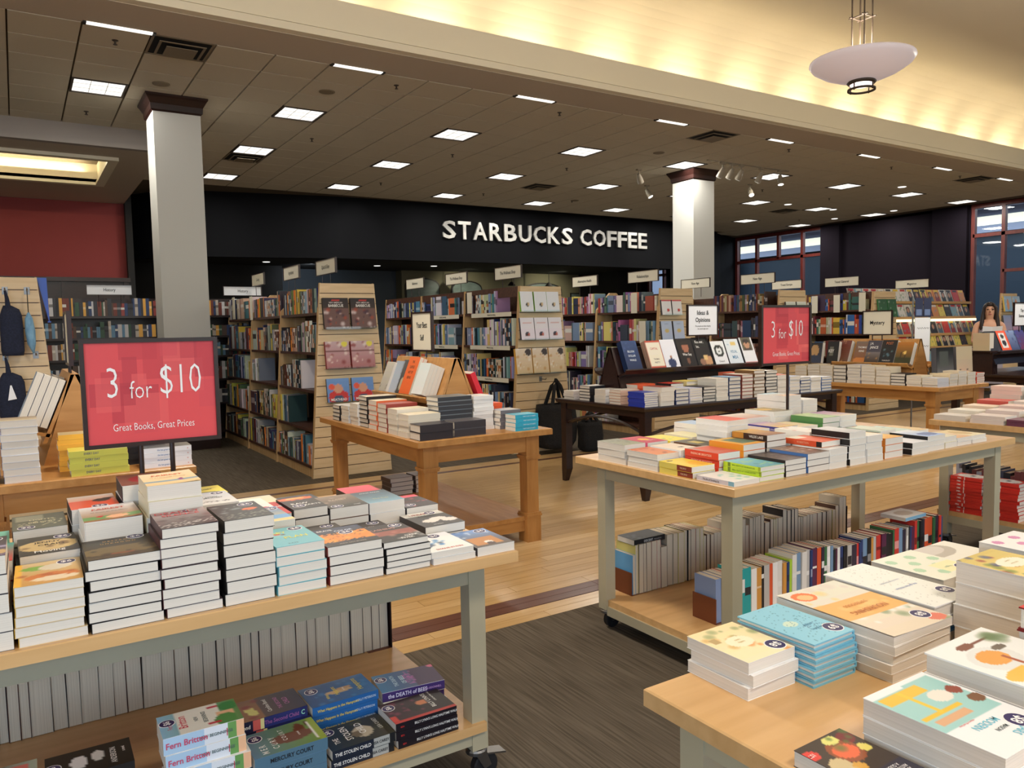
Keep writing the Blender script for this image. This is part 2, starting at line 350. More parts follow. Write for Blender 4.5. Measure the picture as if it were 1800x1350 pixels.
# fascia and cove
q = M(); pts = [(7.93, Zc), (7.82, Zc), (7.82, 4.55), (7.95, 4.555), (7.95, 4.58), (7.895, 4.585), (7.895, 4.61), (7.91, 4.615), (7.91, 4.9), (7.99, 4.9), (7.99, 4.72), (8.4, 4.72), (8.4, 4.66), (7.93, 4.66)]
q.prism(pts, 0, -9, 21.7); struct(q.build('trim_1', CREAM))
q = M(); arc = [(8.4, 4.66), (8.4, 5.0)] + [(7.6+.8*math.cos(a), 5.0+.8*math.sin(a)) for a in [i*PI/20 for i in range(1, 11)]] + [(-4.3, 5.8)]
for (y0, z0), (y1, z1) in zip(arc, arc[1:]): q.face([(-9, y0, z0), (21.7, y0, z0), (21.7, y1, z1), (-9, y1, z1)])
q.smooth = True
struct(q.build('ceiling_raised', mat('raised_ceiling_paint', (206, 196, 178), .85)))
TUBE = emit('cove_tube_glow', (255, 232, 170), 4)
for i in range(19):
    x = -3.6+1.32*i
    t = thing('cove_lamp', 'fluorescent cove tube hidden above the cream fascia, %s along' % ('first', 'second', 'third', 'fourth', 'fifth', 'sixth', 'seventh', 'eighth', 'ninth', 'tenth', 'eleventh', 'twelfth', 'thirteenth', 'fourteenth', 'fifteenth', 'sixteenth', 'seventeenth', 'eighteenth', 'nineteenth')[i], 'lamp', (x, 8.16, 4.72), group='cove tubes above the cream fascia')
    q = M(); q.box(-.5, .5, -.04, .04, 0, .03); q.build('batten', WHITEP, t)
    q = M(); q.tube([(-.45, 0, .045), (.45, 0, .045)], .013, 8); q.build('tube', TUBE, t)
    area((x, 8.15, 4.80), (math.radians(160), 0, 0), .75, .08, COVE_W, (1.0, .84, .54))
# dropped ceiling on the west side with a lit tray
q = M(); zb = 4.18
q.box(-9, 2.0, 12.6, 12.68, zb, Zc+.02); q.box(-9, 2.0, 12.56, 12.6, zb, zb+.07)
struct(q.build('ceiling_bulkhead', mat('bulkhead_grey_paint', (160, 152, 146), .8)))
q = M()
for x0, x1, y0, y1 in ((-9, 2.0, 12.68, 13.35), (-9, 2.0, 15.55, 17.9), (1.36, 2.0, 13.35, 15.55), (-9, -5, 13.35, 15.55)): q.box(x0, x1, y0, y1, zb, zb+.06)
struct(q.build('ceiling_low', TAUPE))
q = M(); q.box(-5, 1.36, 15.55, 15.6, zb, 4.75); q.box(-5, 1.36, 13.3, 13.35, zb, 4.75); q.box(1.36, 1.41, 13.35, 15.55, zb, 4.75); q.box(-5, 1.4, 13.3, 15.6, 4.75, 4.8)
q.box(-5, 1.46, 15.5, 15.64, zb-.05, zb); q.box(-5, 1.46, 13.26, 13.4, zb-.05, zb); q.box(1.32, 1.46, 13.4, 15.5, zb-.05, zb)
struct(q.build('ceiling_tray', CREAM))
area((-1.6, 13.42, 4.3), (math.radians(150), 0, 0), 5.5, .08, 60, (1.0, .84, .5)); area((-1.6, 15.48, 4.3), (math.radians(210), 0, 0), 5.5, .08, 60, (1.0, .84, .5))
# ---------------------------------------------------------------- fixtures on the ceiling
LENS = mat('lamp_lens', (250, 250, 244), .4); _b = LENS.node_tree.nodes['Principled BSDF']; _b.inputs['Emission Color'].default_value = (1, .98, .92, 1); _b.inputs['Emission Strength'].default_value = 1.15
def row_word(n):
    if n >= 40: return ('forty-', 'fifty-', 'sixty-', 'seventy-', 'eighty-')[n//10-4]+('fold', 'first', 'second', 'third', 'fourth', 'fifth', 'sixth', 'seventh', 'eighth', 'ninth')[n % 10]
    return ('first', 'second', 'third', 'fourth', 'fifth', 'sixth', 'seventh', 'eighth', 'ninth', 'tenth', 'eleventh', 'twelfth', 'thirteenth', 'fourteenth', 'fifteenth', 'sixteenth', 'seventeenth', 'eighteenth', 'nineteenth', 'twentieth')[n] if n < 20 else ('twenty-first', 'twenty-second', 'twenty-third', 'twenty-fourth', 'twenty-fifth', 'twenty-sixth', 'twenty-seventh', 'twenty-eighth', 'twenty-ninth', 'thirtieth', 'thirty-first', 'thirty-second', 'thirty-third', 'thirty-fourth', 'thirty-fifth', 'thirty-sixth', 'thirty-seventh', 'thirty-eighth', 'thirty-ninth', 'fortieth')[n-20]
fm = M(); h_ = .295
for x0, x1, y0, y1 in ((-h_, h_, -h_, -h_+.025), (-h_, h_, h_-.025, h_), (-h_, -h_+.025, -h_+.025, h_-.025), (h_-.025, h_, -h_+.025, h_-.025)): fm.box(x0, x1, y0, y1, -.012, .02)
fm = fm.mesh('frame', mat('lamp_frame_dark', (70, 60, 52), .6)); lm = M()
lm.box(-.27, .27, -.27, .27, 0, .015); lm = lm.mesh('lens', LENS); rb = M()
for k in (-.09, .09): rb.box(k-.003, k+.003, -.27, .27, -.004, 0); rb.box(-.27, .27, k-.003, k+.003, -.004, 0)
rb = rb.mesh('louver', mat('lamp_louver', (225, 222, 215), .5))
for k, (x, y) in enumerate(lights):
    j = round((y-10.717)/2.4384); i = round((x-1.001)/2.4384)
    t = thing('ceiling_light', 'square recessed fluorescent light, %s along the %s lamp row beyond the soffit' % (row_word(i), row_word(j)), 'lamp', (x, y, Zc), group='square ceiling lights')
    link('frame', fm, t); link('lens', lm, t); link('louver', rb, t)
    area((x, y, Zc-.03), (0, 0, 0), .54, .54, PANEL_W, (1.0, .95, .86))
sm = M(); sm.box(-.29, .29, -.035, .035, -.006, .01); sm = sm.mesh('lens', LENS); sc = M(); sc.box(-.32, -.29, -.04, .04, -.01, .01); sc.box(.29, .32, -.04, .04, -.01, .01); sc = sc.mesh('end_cap', BLACKM)
for i in range(8):
    t = thing('slot_light', 'narrow white slot light along the soffit edge, %s in its row' % row_word(i), 'lamp', (1.017+2.4384*i, 8.57, Zc-.006), group='slot lights at the soffit edge')
    link('lens', sm, t); link('end_cap', sc, t)
# air vents: stepped square diffusers
VENTM = mat('vent_brown_metal', (132, 118, 96), .7); VENTSHADE = mat('vent_shade_black', (18, 15, 12), .9)
for k, (x, y) in enumerate(VENTS):
    t = thing('air_vent', 'square stepped air diffuser in the tiled ceiling, %s from the bulkhead side' % row_word(k), 'vent', (x, y, Zc))
    bx('shade_plate', -.29, .29, -.29, .29, 0, .015, VENTSHADE, t)  # solid near-black plate, painted to stand in for shade inside the duct
    for r0, r1, z in ((.30, .275, -.006), (.225, .2, -.03), (.15, .0, -.05)):
        q = M()
        if r1:
            for a in ((-r0, r0, -r0, -r1), (-r0, r0, r1, r0), (-r0, -r1, -r1, r1), (r1, r0, -r1, r1)): q.box(*a, z, z+.006)
        else: q.box(-r0, r0, -r0, r0, z, z+.006)
        q.build('blade', VENTM, t)
# sprinkler heads and ceiling speakers
spm = M(); spm.lathe([(.001, -.002), (.035, -.002), (.03, -.01), (.01, -.012), (.01, -.045), (.022, -.047), (.022, -.05), (.001, -.05)], 10); spm = spm.mesh('sprinkler', mat('sprinkler_metal', (58, 48, 40), .5))
for k, (x, y) in enumerate([(1.01, 8.94), (.95, 11.89), (4.08, 8.91), (6.55, 8.93), (4.02, 11.94), (6.46, 11.91), (6.38, 14.82), (8.88, 14.99), (8.9, 11.93), (11.23, 14.87), (11.41, 8.9), (14.53, 8.95), (16.73, 11.88), (14.25, 11.82), (16.78, 8.82), (19.36, 14.73)]):
    o = link('sprinkler_head', spm, None, (x, y, Zc)); tag(o, 'small dark sprinkler head on the ceiling tiles, %s outward from the bulkhead' % row_word(k), 'sprinkler', 'sprinkler heads')
spk = M(); spk.lathe([(.001, -.012), (.08, -.012), (.1, -.006), (.1, 0)], 20); spk = spk.mesh('speaker', VENTM)
for k, (x, y) in enumerate([(1.62, 10.19), (3.43, 9.55), (9.56, 10.15), (11.29, 14.84)]):
    tag(link('ceiling_speaker', spk, None, (x, y, Zc-.006)), 'round flat speaker grille in the tiled ceiling, %s outward from the bulkhead' % row_word(k), 'speaker')
dl = M(); dl.lathe([(.001, -.004), (.07, -.004), (.085, -.008), (.09, 0)], 16); dl = dl.mesh('downlight', LENS)
for k, (x, y) in enumerate([(16.88, 10.14), (16.6, 12.97), (18.49, 13.01), (20.27, 12.4), (20.14, 14.12)]):
    tag(link('downlight', dl, None, (x, y, Zc-.006)), 'small round white downlight near the mall windows, %s from the pillar side' % row_word(k), 'lamp')
# track spotlights
HEADM = mat('track_head_grey', (150, 140, 122), .5); LIT = emit('spot_lit_face', (255, 250, 240), 6)
def track_head(loc, aim, lit, label, power=0):
    t = thing('track_spotlight', label, 'lamp', loc, group='track spotlights')
    q = M(); q.box(-.05, .05, -.03, .03, -.03, 0); q.tube([(0, 0, -.03), (0, 0, -.12)], .012, 8); q.build('mount', HEADM, t)
    d = Vector(aim).normalized(); p0 = Vector((0, 0, -.12)); e = p0+d*.16
    q = M(); q.tube([tuple(p0-d*.03), tuple(p0+d*.05), tuple(e)], [.03, .05, .06], 14); q.build('lamp_can', HEADM, t)
    q = M(); q.tube([tuple(e+d*.001), tuple(e+d*.004)], .05, 14); q.build('lamp_face', LIT if lit else LENS, t)
trk = thing('light_track', 'grey track with spotlights on the ceiling past the second column', 'light track', (10.9, 10.15, Zc))
bx('rail', -.15, 2.1, -.02, .02, -.02, 0, HEADM, trk)
for k, (x, lit) in enumerate(((11.15, 0), (11.4, 0), (11.65, 0), (12.2, 0), (12.75, 1))):
    track_head((x, 10.15, Zc-.02), (-.1, .6 if not lit else -.2, -1), lit, '%s spotlight on the grey ceiling track, %s' % (('first', 'second', 'third', 'fourth', 'fifth')[k], 'lit' if lit else 'unlit'))
track_head((10.2, 11.38, Zc), (.7, .3, -1), 0, 'grey spotlight aimed at the cafe lettering, higher of two before the column')
track_head((11.49, 12.57, Zc), (.3, -.5, -1), 1, 'lit spotlight below the other, before the second column')
track_head((13.43, 11.47, Zc), (-.3, -.6, -1), 1, 'lit cream spotlight hanging just past the second column')
# scallops of light on the black header
for x in (3.6, 6.6, 9.6, 12.4, 15.0): spot((x, 15.7, Zc-.1), (x, 16.8, 3.7), 26, (1, .93, .82), 70, .9)
# ---------------------------------------------------------------- pendant bowls in the raised area
BOWL = mat('frosted_bowl_glass', (226, 214, 214), .35); _b = BOWL.node_tree.nodes['Principled BSDF']; _b.inputs['Emission Color'].default_value = (.95, .82, .86, 1); _b.inputs['Emission Strength'].default_value = .18
def pendant_light(x, y, z):
    l = bpy.data.lights.new('pendant_uplight', 'POINT'); l.energy = 58; l.color = (1, .9, .74); l.shadow_soft_size = .2
    o = bpy.data.objects.new('pendant_uplight', l); COL.objects.link(o); o.location = (x, y, z+.4)
    l = bpy.data.lights.new('pendant_downlight', 'SPOT'); l.energy = PEND_W; l.color = (1, .9, .78); l.spot_size = math.radians(150); l.spot_blend = .6; l.shadow_soft_size = .3
    o = bpy.data.objects.new('pendant_downlight', l); COL.objects.link(o); o.location = (x, y, z)
def pendant(x, y, z, label):
    t = thing('pendant_lamp', label, 'lamp', (x, y, z))
    q = M(); q.smooth = True; q.lathe([(.09, 0), (.19, .03), (.3, .075), (.385, .13), (.41, .165), (.407, .178), (.388, .165), (.31, .095), (.2, .05), (.09, .02)], 48); q.build('bowl', BOWL, t)
    q = M(); q.smooth = True; q.lathe([(.105, .01), (.115, -.005), (.1, -.02), (.095, -.02), (.1, -.005), (.09, .01)], 32); q.lathe([(.095, -.055), (.11, -.055), (.11, -.07), (.095, -.07), (.095, -.055)], 32)
    for a in range(4): q.tube([(.1*math.cos(a*PI/2), .1*math.sin(a*PI/2), -.02), (.1*math.cos(a*PI/2), .1*math.sin(a*PI/2), -.075)], .006, 6)
    q.build('finial_ring', BRONZE, t)
    q = M(); q.lathe([(.001, -.03), (.085, -.028), (.09, -.02)], 24); q.build('diffuser', emit('pendant_diffuser', (255, 240, 240), 1.6), t)
    for sx in (-1, 1):
        for sy in (-1, 1):
            q = M(); q.tube([(sx*.055, sy*.055, .05), (sx*.055, sy*.055, 5.8-z)], .007, 6); q.build('rod', BRONZE, t)
    q = M()
    for zz in (.52, 1.2):
        for s_ in (-.055, .055): q.tube([(s_, -.085, zz), (s_, .085, zz)], .006, 6); q.tube([(-.085, s_, zz), (.085, s_, zz)], .006, 6)
    q.build('spacer', BRONZE, t)
    pendant_light(x, y, z-.08)
pendant(6.02, 3.98, 3.46, 'frosted glass bowl pendant on four rods under the raised cream ceiling')
for x, y in ((1.2, 3.98), (-3.6, 3.98), (10.8, 3.98), (15.6, 3.98), (-3.6, -.8), (1.2, -.8), (6.0, -.8), (10.8, -.8)): pendant_light(x, y, 3.38)   # the same row of pendants goes on outside the frame: their light
# ================================================================ TABLES AND TROLLEYS
def trolley(label, x0, x1, y0, y1, zt, zs, zc, ix, iy, iyb=None, rh=.062):
    """steel frame display trolley: maple top, lower shelf, four posts on casters. ix, iy: how far the posts stand in from the top's edge"""
    t = thing('display_trolley', label, 'table', ((x0+x1)/2, (y0+y1)/2, 0), group='steel framed display trolleys')
    w, d = (x1-x0)/2, (y1-y0)/2; g = .058
    q = M(); e = .003; th = .034
    q.hexa([(-w, -d, zt-th), (w, -d, zt-th), (w, d, zt-th), (-w, d, zt-th)], [(-w, -d, zt-e), (w, -d, zt-e), (w, d, zt-e), (-w, d, zt-e)])
    q.hexa([(-w, -d, zt-e), (w, -d, zt-e), (w, d, zt-e), (-w, d, zt-e)], [(-w+e, -d+e, zt), (w-e, -d+e, zt), (w-e, d-e, zt), (-w+e, d-e, zt)]); q.build('tabletop', MAPLE, t)
    px = w-ix; yf, yb = -d+iy, d-(iy if iyb is None else iyb); k_ = .004
    for a in ((-px+g, px-g, yf+k_, yf+.03), (-px+g, px-g, yb-.03, yb-k_), (-px+k_, -px+.03, yf+g, yb-g), (px-.03, px-k_, yf+g, yb-g)):
        bx('rail', *a, zt-th-rh, zt-th, PUTTY, t)
        bx('shelf_rail', a[0], a[1], a[2], a[3], zs-.075, zs-.03, PUTTY, t)
    bx('lower_shelf', -px+.012, px-.012, yf-.015, yb+.015, zs-.03, zs, MAPLE, t)
    for sx in (-1, 1):
        for sy in (-1, 1):
            X0, Y0 = sx*px-(g if sx > 0 else 0), (yb-g if sy > 0 else yf)
            leg = bx('leg', X0, X0+g, Y0, Y0+g, zc, zt-th, PUTTY, t)
            cx, cy = X0+g/2, Y0+g/2
            q = M(); q.lathe([(.001, zc-.002), (.032, zc-.002), (.036, zc-.008), (.036, zc-.018), (.03, zc-.022), (.001, zc-.022)], 16, (cx, cy, 0))
            for s_ in (-1, 1): q.prism([(cx-.012, zc-.02), (cx+.028, zc-.02), (cx+.045, zc*.42), (cx+.02, zc*.34)], 1, cy+s_*.019-.002, cy+s_*.019+.002)
            q.build('caster_fork', CHROME, leg)
            q = M(); rr = min(.045, zc*.42); q.tube([(cx+.028, cy-.014, rr), (cx+.028, cy-.012, rr), (cx+.028, cy+.012, rr), (cx+.028, cy+.014, rr)], [rr*.85, rr, rr, rr*.85], 20); q.build('caster_wheel', RUBBER, leg)
            q = M(); q.hexa([(cx+.03, cy-.022, zc*.75), (cx+.1, cy-.022, zc*.62), (cx+.1, cy+.022, zc*.62), (cx+.03, cy+.022, zc*.75)], [(cx+.03, cy-.022, zc*.8), (cx+.1, cy-.022, zc*.67), (cx+.1, cy+.022, zc*.67), (cx+.03, cy+.022, zc*.8)]); q.build('brake_pedal', CHROME, leg)
    return t
trolley('pale-topped steel trolley carrying the big red sign, front-most by the aisle', -1.0, 1.266, 1.975, 3.13, .80, .21, .115, .035, .15, .04, .097)
trolley('pale-topped steel trolley with the smaller red sign, standing across the carpet edge', 2.31, 4.5, 2.045, 3.06, .844, .15, .10, .045, .05, .115)
trolley('steel trolley with stacked red paperbacks on its lower shelf', 4.97, 7.2, 1.9, 2.78, .84, .25, .10, .045, .05)
trolley('steel trolley covered in cookbooks nearest the camera', .96, 3.1, .05, 1.07, .80, .21, .11, .045, .05)
def wood_table(label, x0, x1, y0, y1, zt, shelf=True):
    t = thing('display_table', label, 'table', ((x0+x1)/2, (y0+y1)/2, 0), group='honey wood display tables')
    w, d = (x1-x0)/2, (y1-y0)/2
    q = M(); e = .005; th = .042
    q.hexa([(-w, -d, zt-th), (w, -d, zt-th), (w, d, zt-th), (-w, d, zt-th)], [(-w, -d, zt-e), (w, -d, zt-e), (w, d, zt-e), (-w, d, zt-e)])
    q.hexa([(-w, -d, zt-e), (w, -d, zt-e), (w, d, zt-e), (-w, d, zt-e)], [(-w+e, -d+e, zt), (w-e, -d+e, zt), (w-e, d-e, zt), (-w+e, d-e, zt)]); q.build('tabletop', HONEYY, t)
    px, py = w-.075, d-.075; g = .105
    for a, m_ in (((-px, px, -py, -py+.025), HONEY), ((-px, px, py-.025, py), HONEY), ((-px, -px+.025, -py, py), HONEYY), ((px-.025, px, -py, py), HONEYY)): bx('apron', *a, zt-th-.115, zt-th, m_, t)
    if shelf:
        bx('lower_shelf', -px+.02, px-.02, -py+.02, py-.02, .15, .18, HONEYY, t)
        for a in ((-px+.03, px-.03, -py+.03, -py+.05), (-px+.03, px-.03, py-.05, py-.03), (-px+.03, -px+.05, -py, py), (px-.05, px-.03, -py, py)): bx('shelf_apron', *a, .075, .15, HONEY, t)
    for sx in (-1, 1):
        for sy in (-1, 1):
            cx, cy = sx*(px-g/2+.006), sy*(py-g/2+.006)
            q = M(); h = g/2
            q.box(cx-h, cx+h, cy-h, cy+h, zt-.185, zt-th); q.box(cx-h+.006, cx+h-.006, cy-h+.006, cy+h-.006, .19, zt-.185)
            for z0, z1, a in ((zt-.2, zt-.185, .008), (zt-.212, zt-.2, .004), (.19, .205, .006), (.178, .19, .01)): q.box(cx-h-a, cx+h+a, cy-h-a, cy+h+a, z0, z1)
            q.box(cx-h-.004, cx+h+.004, cy-h-.004, cy+h+.004, 0, .178)
            q.build('leg', HONEYZ, t)
    return t
wood_table('honey wood table carrying the Your Best Self sign', 2.065, 3.09, 4.35, 6.2, .79)
wood_table('honey wood table carrying the Mystery sign', 7.93, 8.93, 4.34, 6.2, .79)
wood_table('honey wood table beside the slatwall hung with navy bags', -.27, .77, 4.35, 6.2, .79)
def dark_table(label, x0, x1, y0, y1, zt):
    t = thing('library_table', label, 'table', ((x0+x1)/2, (y0+y1)/2, 0), group='dark mahogany tables')
    w, d = (x1-x0)/2, (y1-y0)/2
    q = M(); e = .008; th = .035
    q.hexa([(-w+e, -d+e, zt-th), (w-e, -d+e, zt-th), (w-e, d-e, zt-th), (-w+e, d-e, zt-th)], [(-w, -d, zt-.012), (w, -d, zt-.012), (w, d, zt-.012), (-w, d, zt-.012)])
    q.hexa([(-w, -d, zt-.012), (w, -d, zt-.012), (w, d, zt-.012), (-w, d, zt-.012)], [(-w+.002, -d+.002, zt), (w-.002, -d+.002, zt), (w-.002, d-.002, zt), (-w+.002, d-.002, zt)]); q.build('tabletop', DARKW, t)
    px, py = w-.05, d-.05; g = .075
    for a in ((-px, px, -py, -py+.025), (-px, px, py-.025, py), (-px, -px+.025, -py, py), (px-.025, px, -py, py)): bx('apron', *a, zt-th-.06, zt-th, DARKW, t)
    # curved braces under the apron
    def brace(p0, p1, sag):
        q = M(); n = 12
        q.tube([(p0[0]+(p1[0]-p0[0])*i/n, p0[1]+(p1[1]-p0[1])*i/n, zt-.13-sag*(1-(2*i/n-1)**2)*-1-sag) for i in range(n+1)], .014, 6); q.build('brace', DARKW, t)
    brace((-px+.02, -py, 0), (-px+.02, py, 0), .12); brace((px-.02, -py, 0), (px-.02, py, 0), .12); brace((-px, -py+.02, 0), (px, -py+.02, 0), .12); brace((-px, py-.02, 0), (px, py-.02, 0), .12)
    for sx in (-1, 1):
        for sy in (-1, 1):
            cx, cy = sx*(px-g/2+.01), sy*(py-g/2+.01); h = g/2
            q = M()
            def ring(z, hh, dx): return [(cx-hh+dx*sx, cy-hh+dx*sy, z), (cx+hh+dx*sx, cy-hh+dx*sy, z), (cx+hh+dx*sx, cy+hh+dx*sy, z), (cx-hh+dx*sx, cy+hh+dx*sy, z)]
            q.hexa(ring(.12, h, 0), ring(zt-th, h, 0)); q.hexa(ring(0, h*.6, .012), ring(.12, h, 0)); q.build('leg', DARKW, t)
    return t
dark_table('dark mahogany table carrying the Ideas & Opinions sign', 4.37, 7.05, 4.83, 6.1, .80)
dark_table('dark mahogany table in front of the woman reading', 10.15, 12.0, 4.25, 5.45, .80)
# sloped risers that stand on the tables
def riser(label, loc, rz, L, m_, cat='book riser', zl=.2):
    """A-frame, ridge along local X, books lean on its -Y face"""
    t = thing('book_riser', label, cat, loc, rz)
    h, d = .49, .17; th = .02; dy = -(zl-.166)/.37*.15; dz = zl-.166
    for s_ in (-1, 1):
        q = M(); q.prism([(s_*.02, h), (s_*(.02-th), h), (s_*(d-th), .12), (s_*d, .12)][::s_], 0, -L/2, L/2); q.build('panel', m_, t)
        q = M(); q.prism([(s_*(yy_+dy), zz_+dz) for yy_, zz_ in ((d-.03, .135), (d+.08, .165), (d+.095, .195), (d+.10, .185), (d+.085, .15), (d-.03, .115))][::s_], 0, -L/2, L/2); q.build('ledge', m_, t)
        q = M(); e = s_*L/2; q.prism([(-.02, h-.002), (.02, h-.002), (d, 0), (-d, 0)][::-1], 0, min(e, e-s_*.018), max(e, e-s_*.018)); q.build('end_panel', m_, t)
    return t
riser('honey wood sloped riser holding books under the Your Best Self sign', (2.62, 5.32, .79), -PI/2, .96, HONEYY)
riser('honey wood sloped riser holding novels under the Mystery sign', (8.45, 5.3, .79), -PI/2, .94, HONEYY)
riser('honey wood sloped riser on the table by the navy bags', (.26, 5.35, .79), -PI/2, .94, HONEYY)
riser('dark sloped riser holding business books under the Ideas & Opinions sign', (5.55, 5.55, .80), 0, 1.9, DARKW, zl=.265)
riser('dark sloped riser of dark covers in front of the woman', (11.1, 5.05, .80), 0, 1.8, DARKW, zl=.265)
# ================================================================ SIGNS
def sign(name, label, cat, w, h, loc, rz, card, lines, poles, pole_len, frame=DARKW, fw=.012, group=None, ink=INK, pr=.008, poster=None):
    """framed card facing local -Y. lines: (text, size, z, sx, bold[, x]); poles: x offsets; loc: centre of the card's bottom edge"""
    t = thing(name, label, cat, loc, rz, group)
    q = M()
    for a in ((-w/2-fw, w/2+fw, -fw, 0), (-w/2-fw, w/2+fw, h, h+fw), (-w/2-fw, -w/2, 0, h), (w/2, w/2+fw, 0, h)): q.box(a[0], a[1], -.012, .012, a[2], a[3])
    q.build('frame', frame, t)
    if poster: poster(t, w, h)
    else: bx('card', -w/2, w/2, -.004, .004, 0, h, card, t)
    for ln in lines:
        letter(ln[0], ln[1], ink, ((ln[5] if len(ln) > 5 else 0), -.0065, ln[2]), (1, 0, 0), (0, 0, 1), t, sx=ln[3], bold=ln[4])
    for x in poles: 
        q = M(); q.tube([(x, 0, -fw), (x, 0, -pole_len)], pr, 8); q.build('pole', frame, t)
        if len(poles) < 3 and pr > .006:
            pass
    return t
RNG = random.Random(5)
def sale_poster(t, w, h):
    """flat printed poster: red-washed collage of book covers"""
    q = M(); nx, ny = 44, 35; base = (222, 78, 82)
    patches = [(RNG.uniform(0, .9), RNG.uniform(0, .9), RNG.uniform(.12, .35), RNG.uniform(.15, .4), RNG.choice(((196, 60, 70), (232, 98, 98), (182, 54, 66), (212, 76, 84), (236, 108, 102), (190, 66, 74)))) for _ in range(16)]
    def col(u, v):
        c = base
        for x, y, a, b_, k in patches:
            if x < u < x+a and y < v < y+b_: c = tuple((c[i]+k[i]*1.5)/2.5 for i in range(3))
        return tuple(int(x) for x in c)
    for i in range(nx):
        for j in range(ny):
            x0, x1, z0, z1 = -w/2+w*i/nx, -w/2+w*(i+1)/nx, h*j/ny, h*(j+1)/ny
            q.face([(x0, -.004, z0), (x1, -.004, z0), (x1, -.004, z1), (x0, -.004, z1)], col((i+.5)/nx, (j+.5)/ny))
    q.box(-w/2, w/2, -.003, .004, 0, h, base)
    q.build('poster', PRINT, t)
def sale_sign(label, loc, poles, plen, w, h):
    k = h/.34
    return sign('sale_sign', label, 'sign', w, h, loc, 0, None, [('3', .15*k, .2*k, .64, -.012, -.124*k), ('for', .088*k, .176*k, .68, -.01, -.038*k), ('$10', .15*k, .205*k, .62, -.012, .09*k), ('Great Books, Great Prices', .0355*k, .052*k, .68, -.006)], poles, plen, ink=WHITEINK, poster=sale_poster, group='red 3 for $10 signs', fw=.013)
sale_sign('large red 3 for $10 sign on two poles, in dark frame above the paperbacks', (.372, 2.80, 1.135), (-.045, .05), .34, .39, .325)
sale_sign('smaller-looking red 3 for $10 sign on one pole behind green paperback', (3.505, 2.75, 1.27), (.02,), .43, .385, .295)
def table_sign(label, loc, rz, w, h, lines, card=CARD, plen=.1, poles=(-.06, .06)): return sign('table_sign', label, 'sign', w, h, loc, rz, card, lines, poles, plen, pr=.006)
table_sign('cream Your Best Self sign in dark frame above the sloped riser', (2.6, 5.34, 1.335), -PI/2, .32, .275, [('Your Best', .062, .185, .72, .012), ('Self', .062, .09, .72, .012)], plen=.07)
table_sign('white Ideas & Opinions sign in dark frame above the business books', (5.75, 5.5, 1.385), 0, .40, .285, [('Ideas &', .062, .215, .9, .012), ('Opinions', .062, .145, .9, .012), ('The people and ideas shaping', .02, .085, .9, .004), ('the world right now', .02, .058, .9, .004)], WHITECARD, plen=.1)
table_sign('cream Mystery sign in dark frame above the novels', (8.42, 5.33, 1.335), -PI/2, .345, .26, [('Mystery', .062, .13, .9, .012)], plen=.07)
table_sign('blank-looking sign seen edge-on above the riser by the navy bags', (.25, 5.1, 1.335), -PI/2, .33, .28, [], plen=.07)
table_sign('white Top Summer sign in dark frame at the picture edge, above dark covers', (11.08, 5.0, 1.395), 0, .40, .285, [('Top', .055, .19, .9, .012), ('Summer', .055, .12, .9, .012)], WHITECARD, plen=.1)
def topper(text, label, x, y, z0, rz, w=.66, h=.15, card=CARD): return sign('shelf_sign', label, 'sign', w, h, (x, y, z0), rz, card, [(text, .058, h/2, .8, .006)], (-.13, .13), .16, fw=.006, pr=.004, group='cream category signs above the bookcases')
for tx, x, y, z in (('Cooking', 2.88, 11.05, 2.155), ('Ingredients', 2.88, 9.5, 2.14), ('Quick & Easy', 2.88, 8.25, 2.115), ('Reference', 5.3, 11.1, 2.14), ('The Wellness Shop', 5.3, 9.75, 2.13), ('The Wellness Shop', 5.3, 8.38, 2.115), ('Alternative Health', 7.5, 9.63, 2.12), ('Relationships', 7.5, 8.3, 2.105), ('New Age', 9.9, 9.63, 2.12), ('New Age', 9.9, 8.3, 2.115), ('Travel Europe', 12.3, 9.63, 2.13), ('Travel General', 12.3, 8.47, 2.115), ('Magazines', 14.7, 8.6, 2.12)):
    dup = {('The Wellness Shop', 9.75): 'farther ', ('The Wellness Shop', 8.38): 'nearer ', ('New Age', 9.63): 'farther ', ('New Age', 8.3): 'nearer '}.get((tx, y), '')
    topper(tx, '%scream %s sign on thin rods above its bookcase' % (dup, tx), x, y, z, -PI/2, w=.62 if x < 9 else .66)
for tx, x, y, z, lb in (('History', 1.06, 11.4, 2.03, 'pale History sign over the dark bookcases behind the red sale sign'), ('History', 2.75, 11.4, 2.03, 'History sign half hidden past the white column')): topper(tx, lb, x, y, z, 0, w=.52, h=.12, card=WHITECARD)
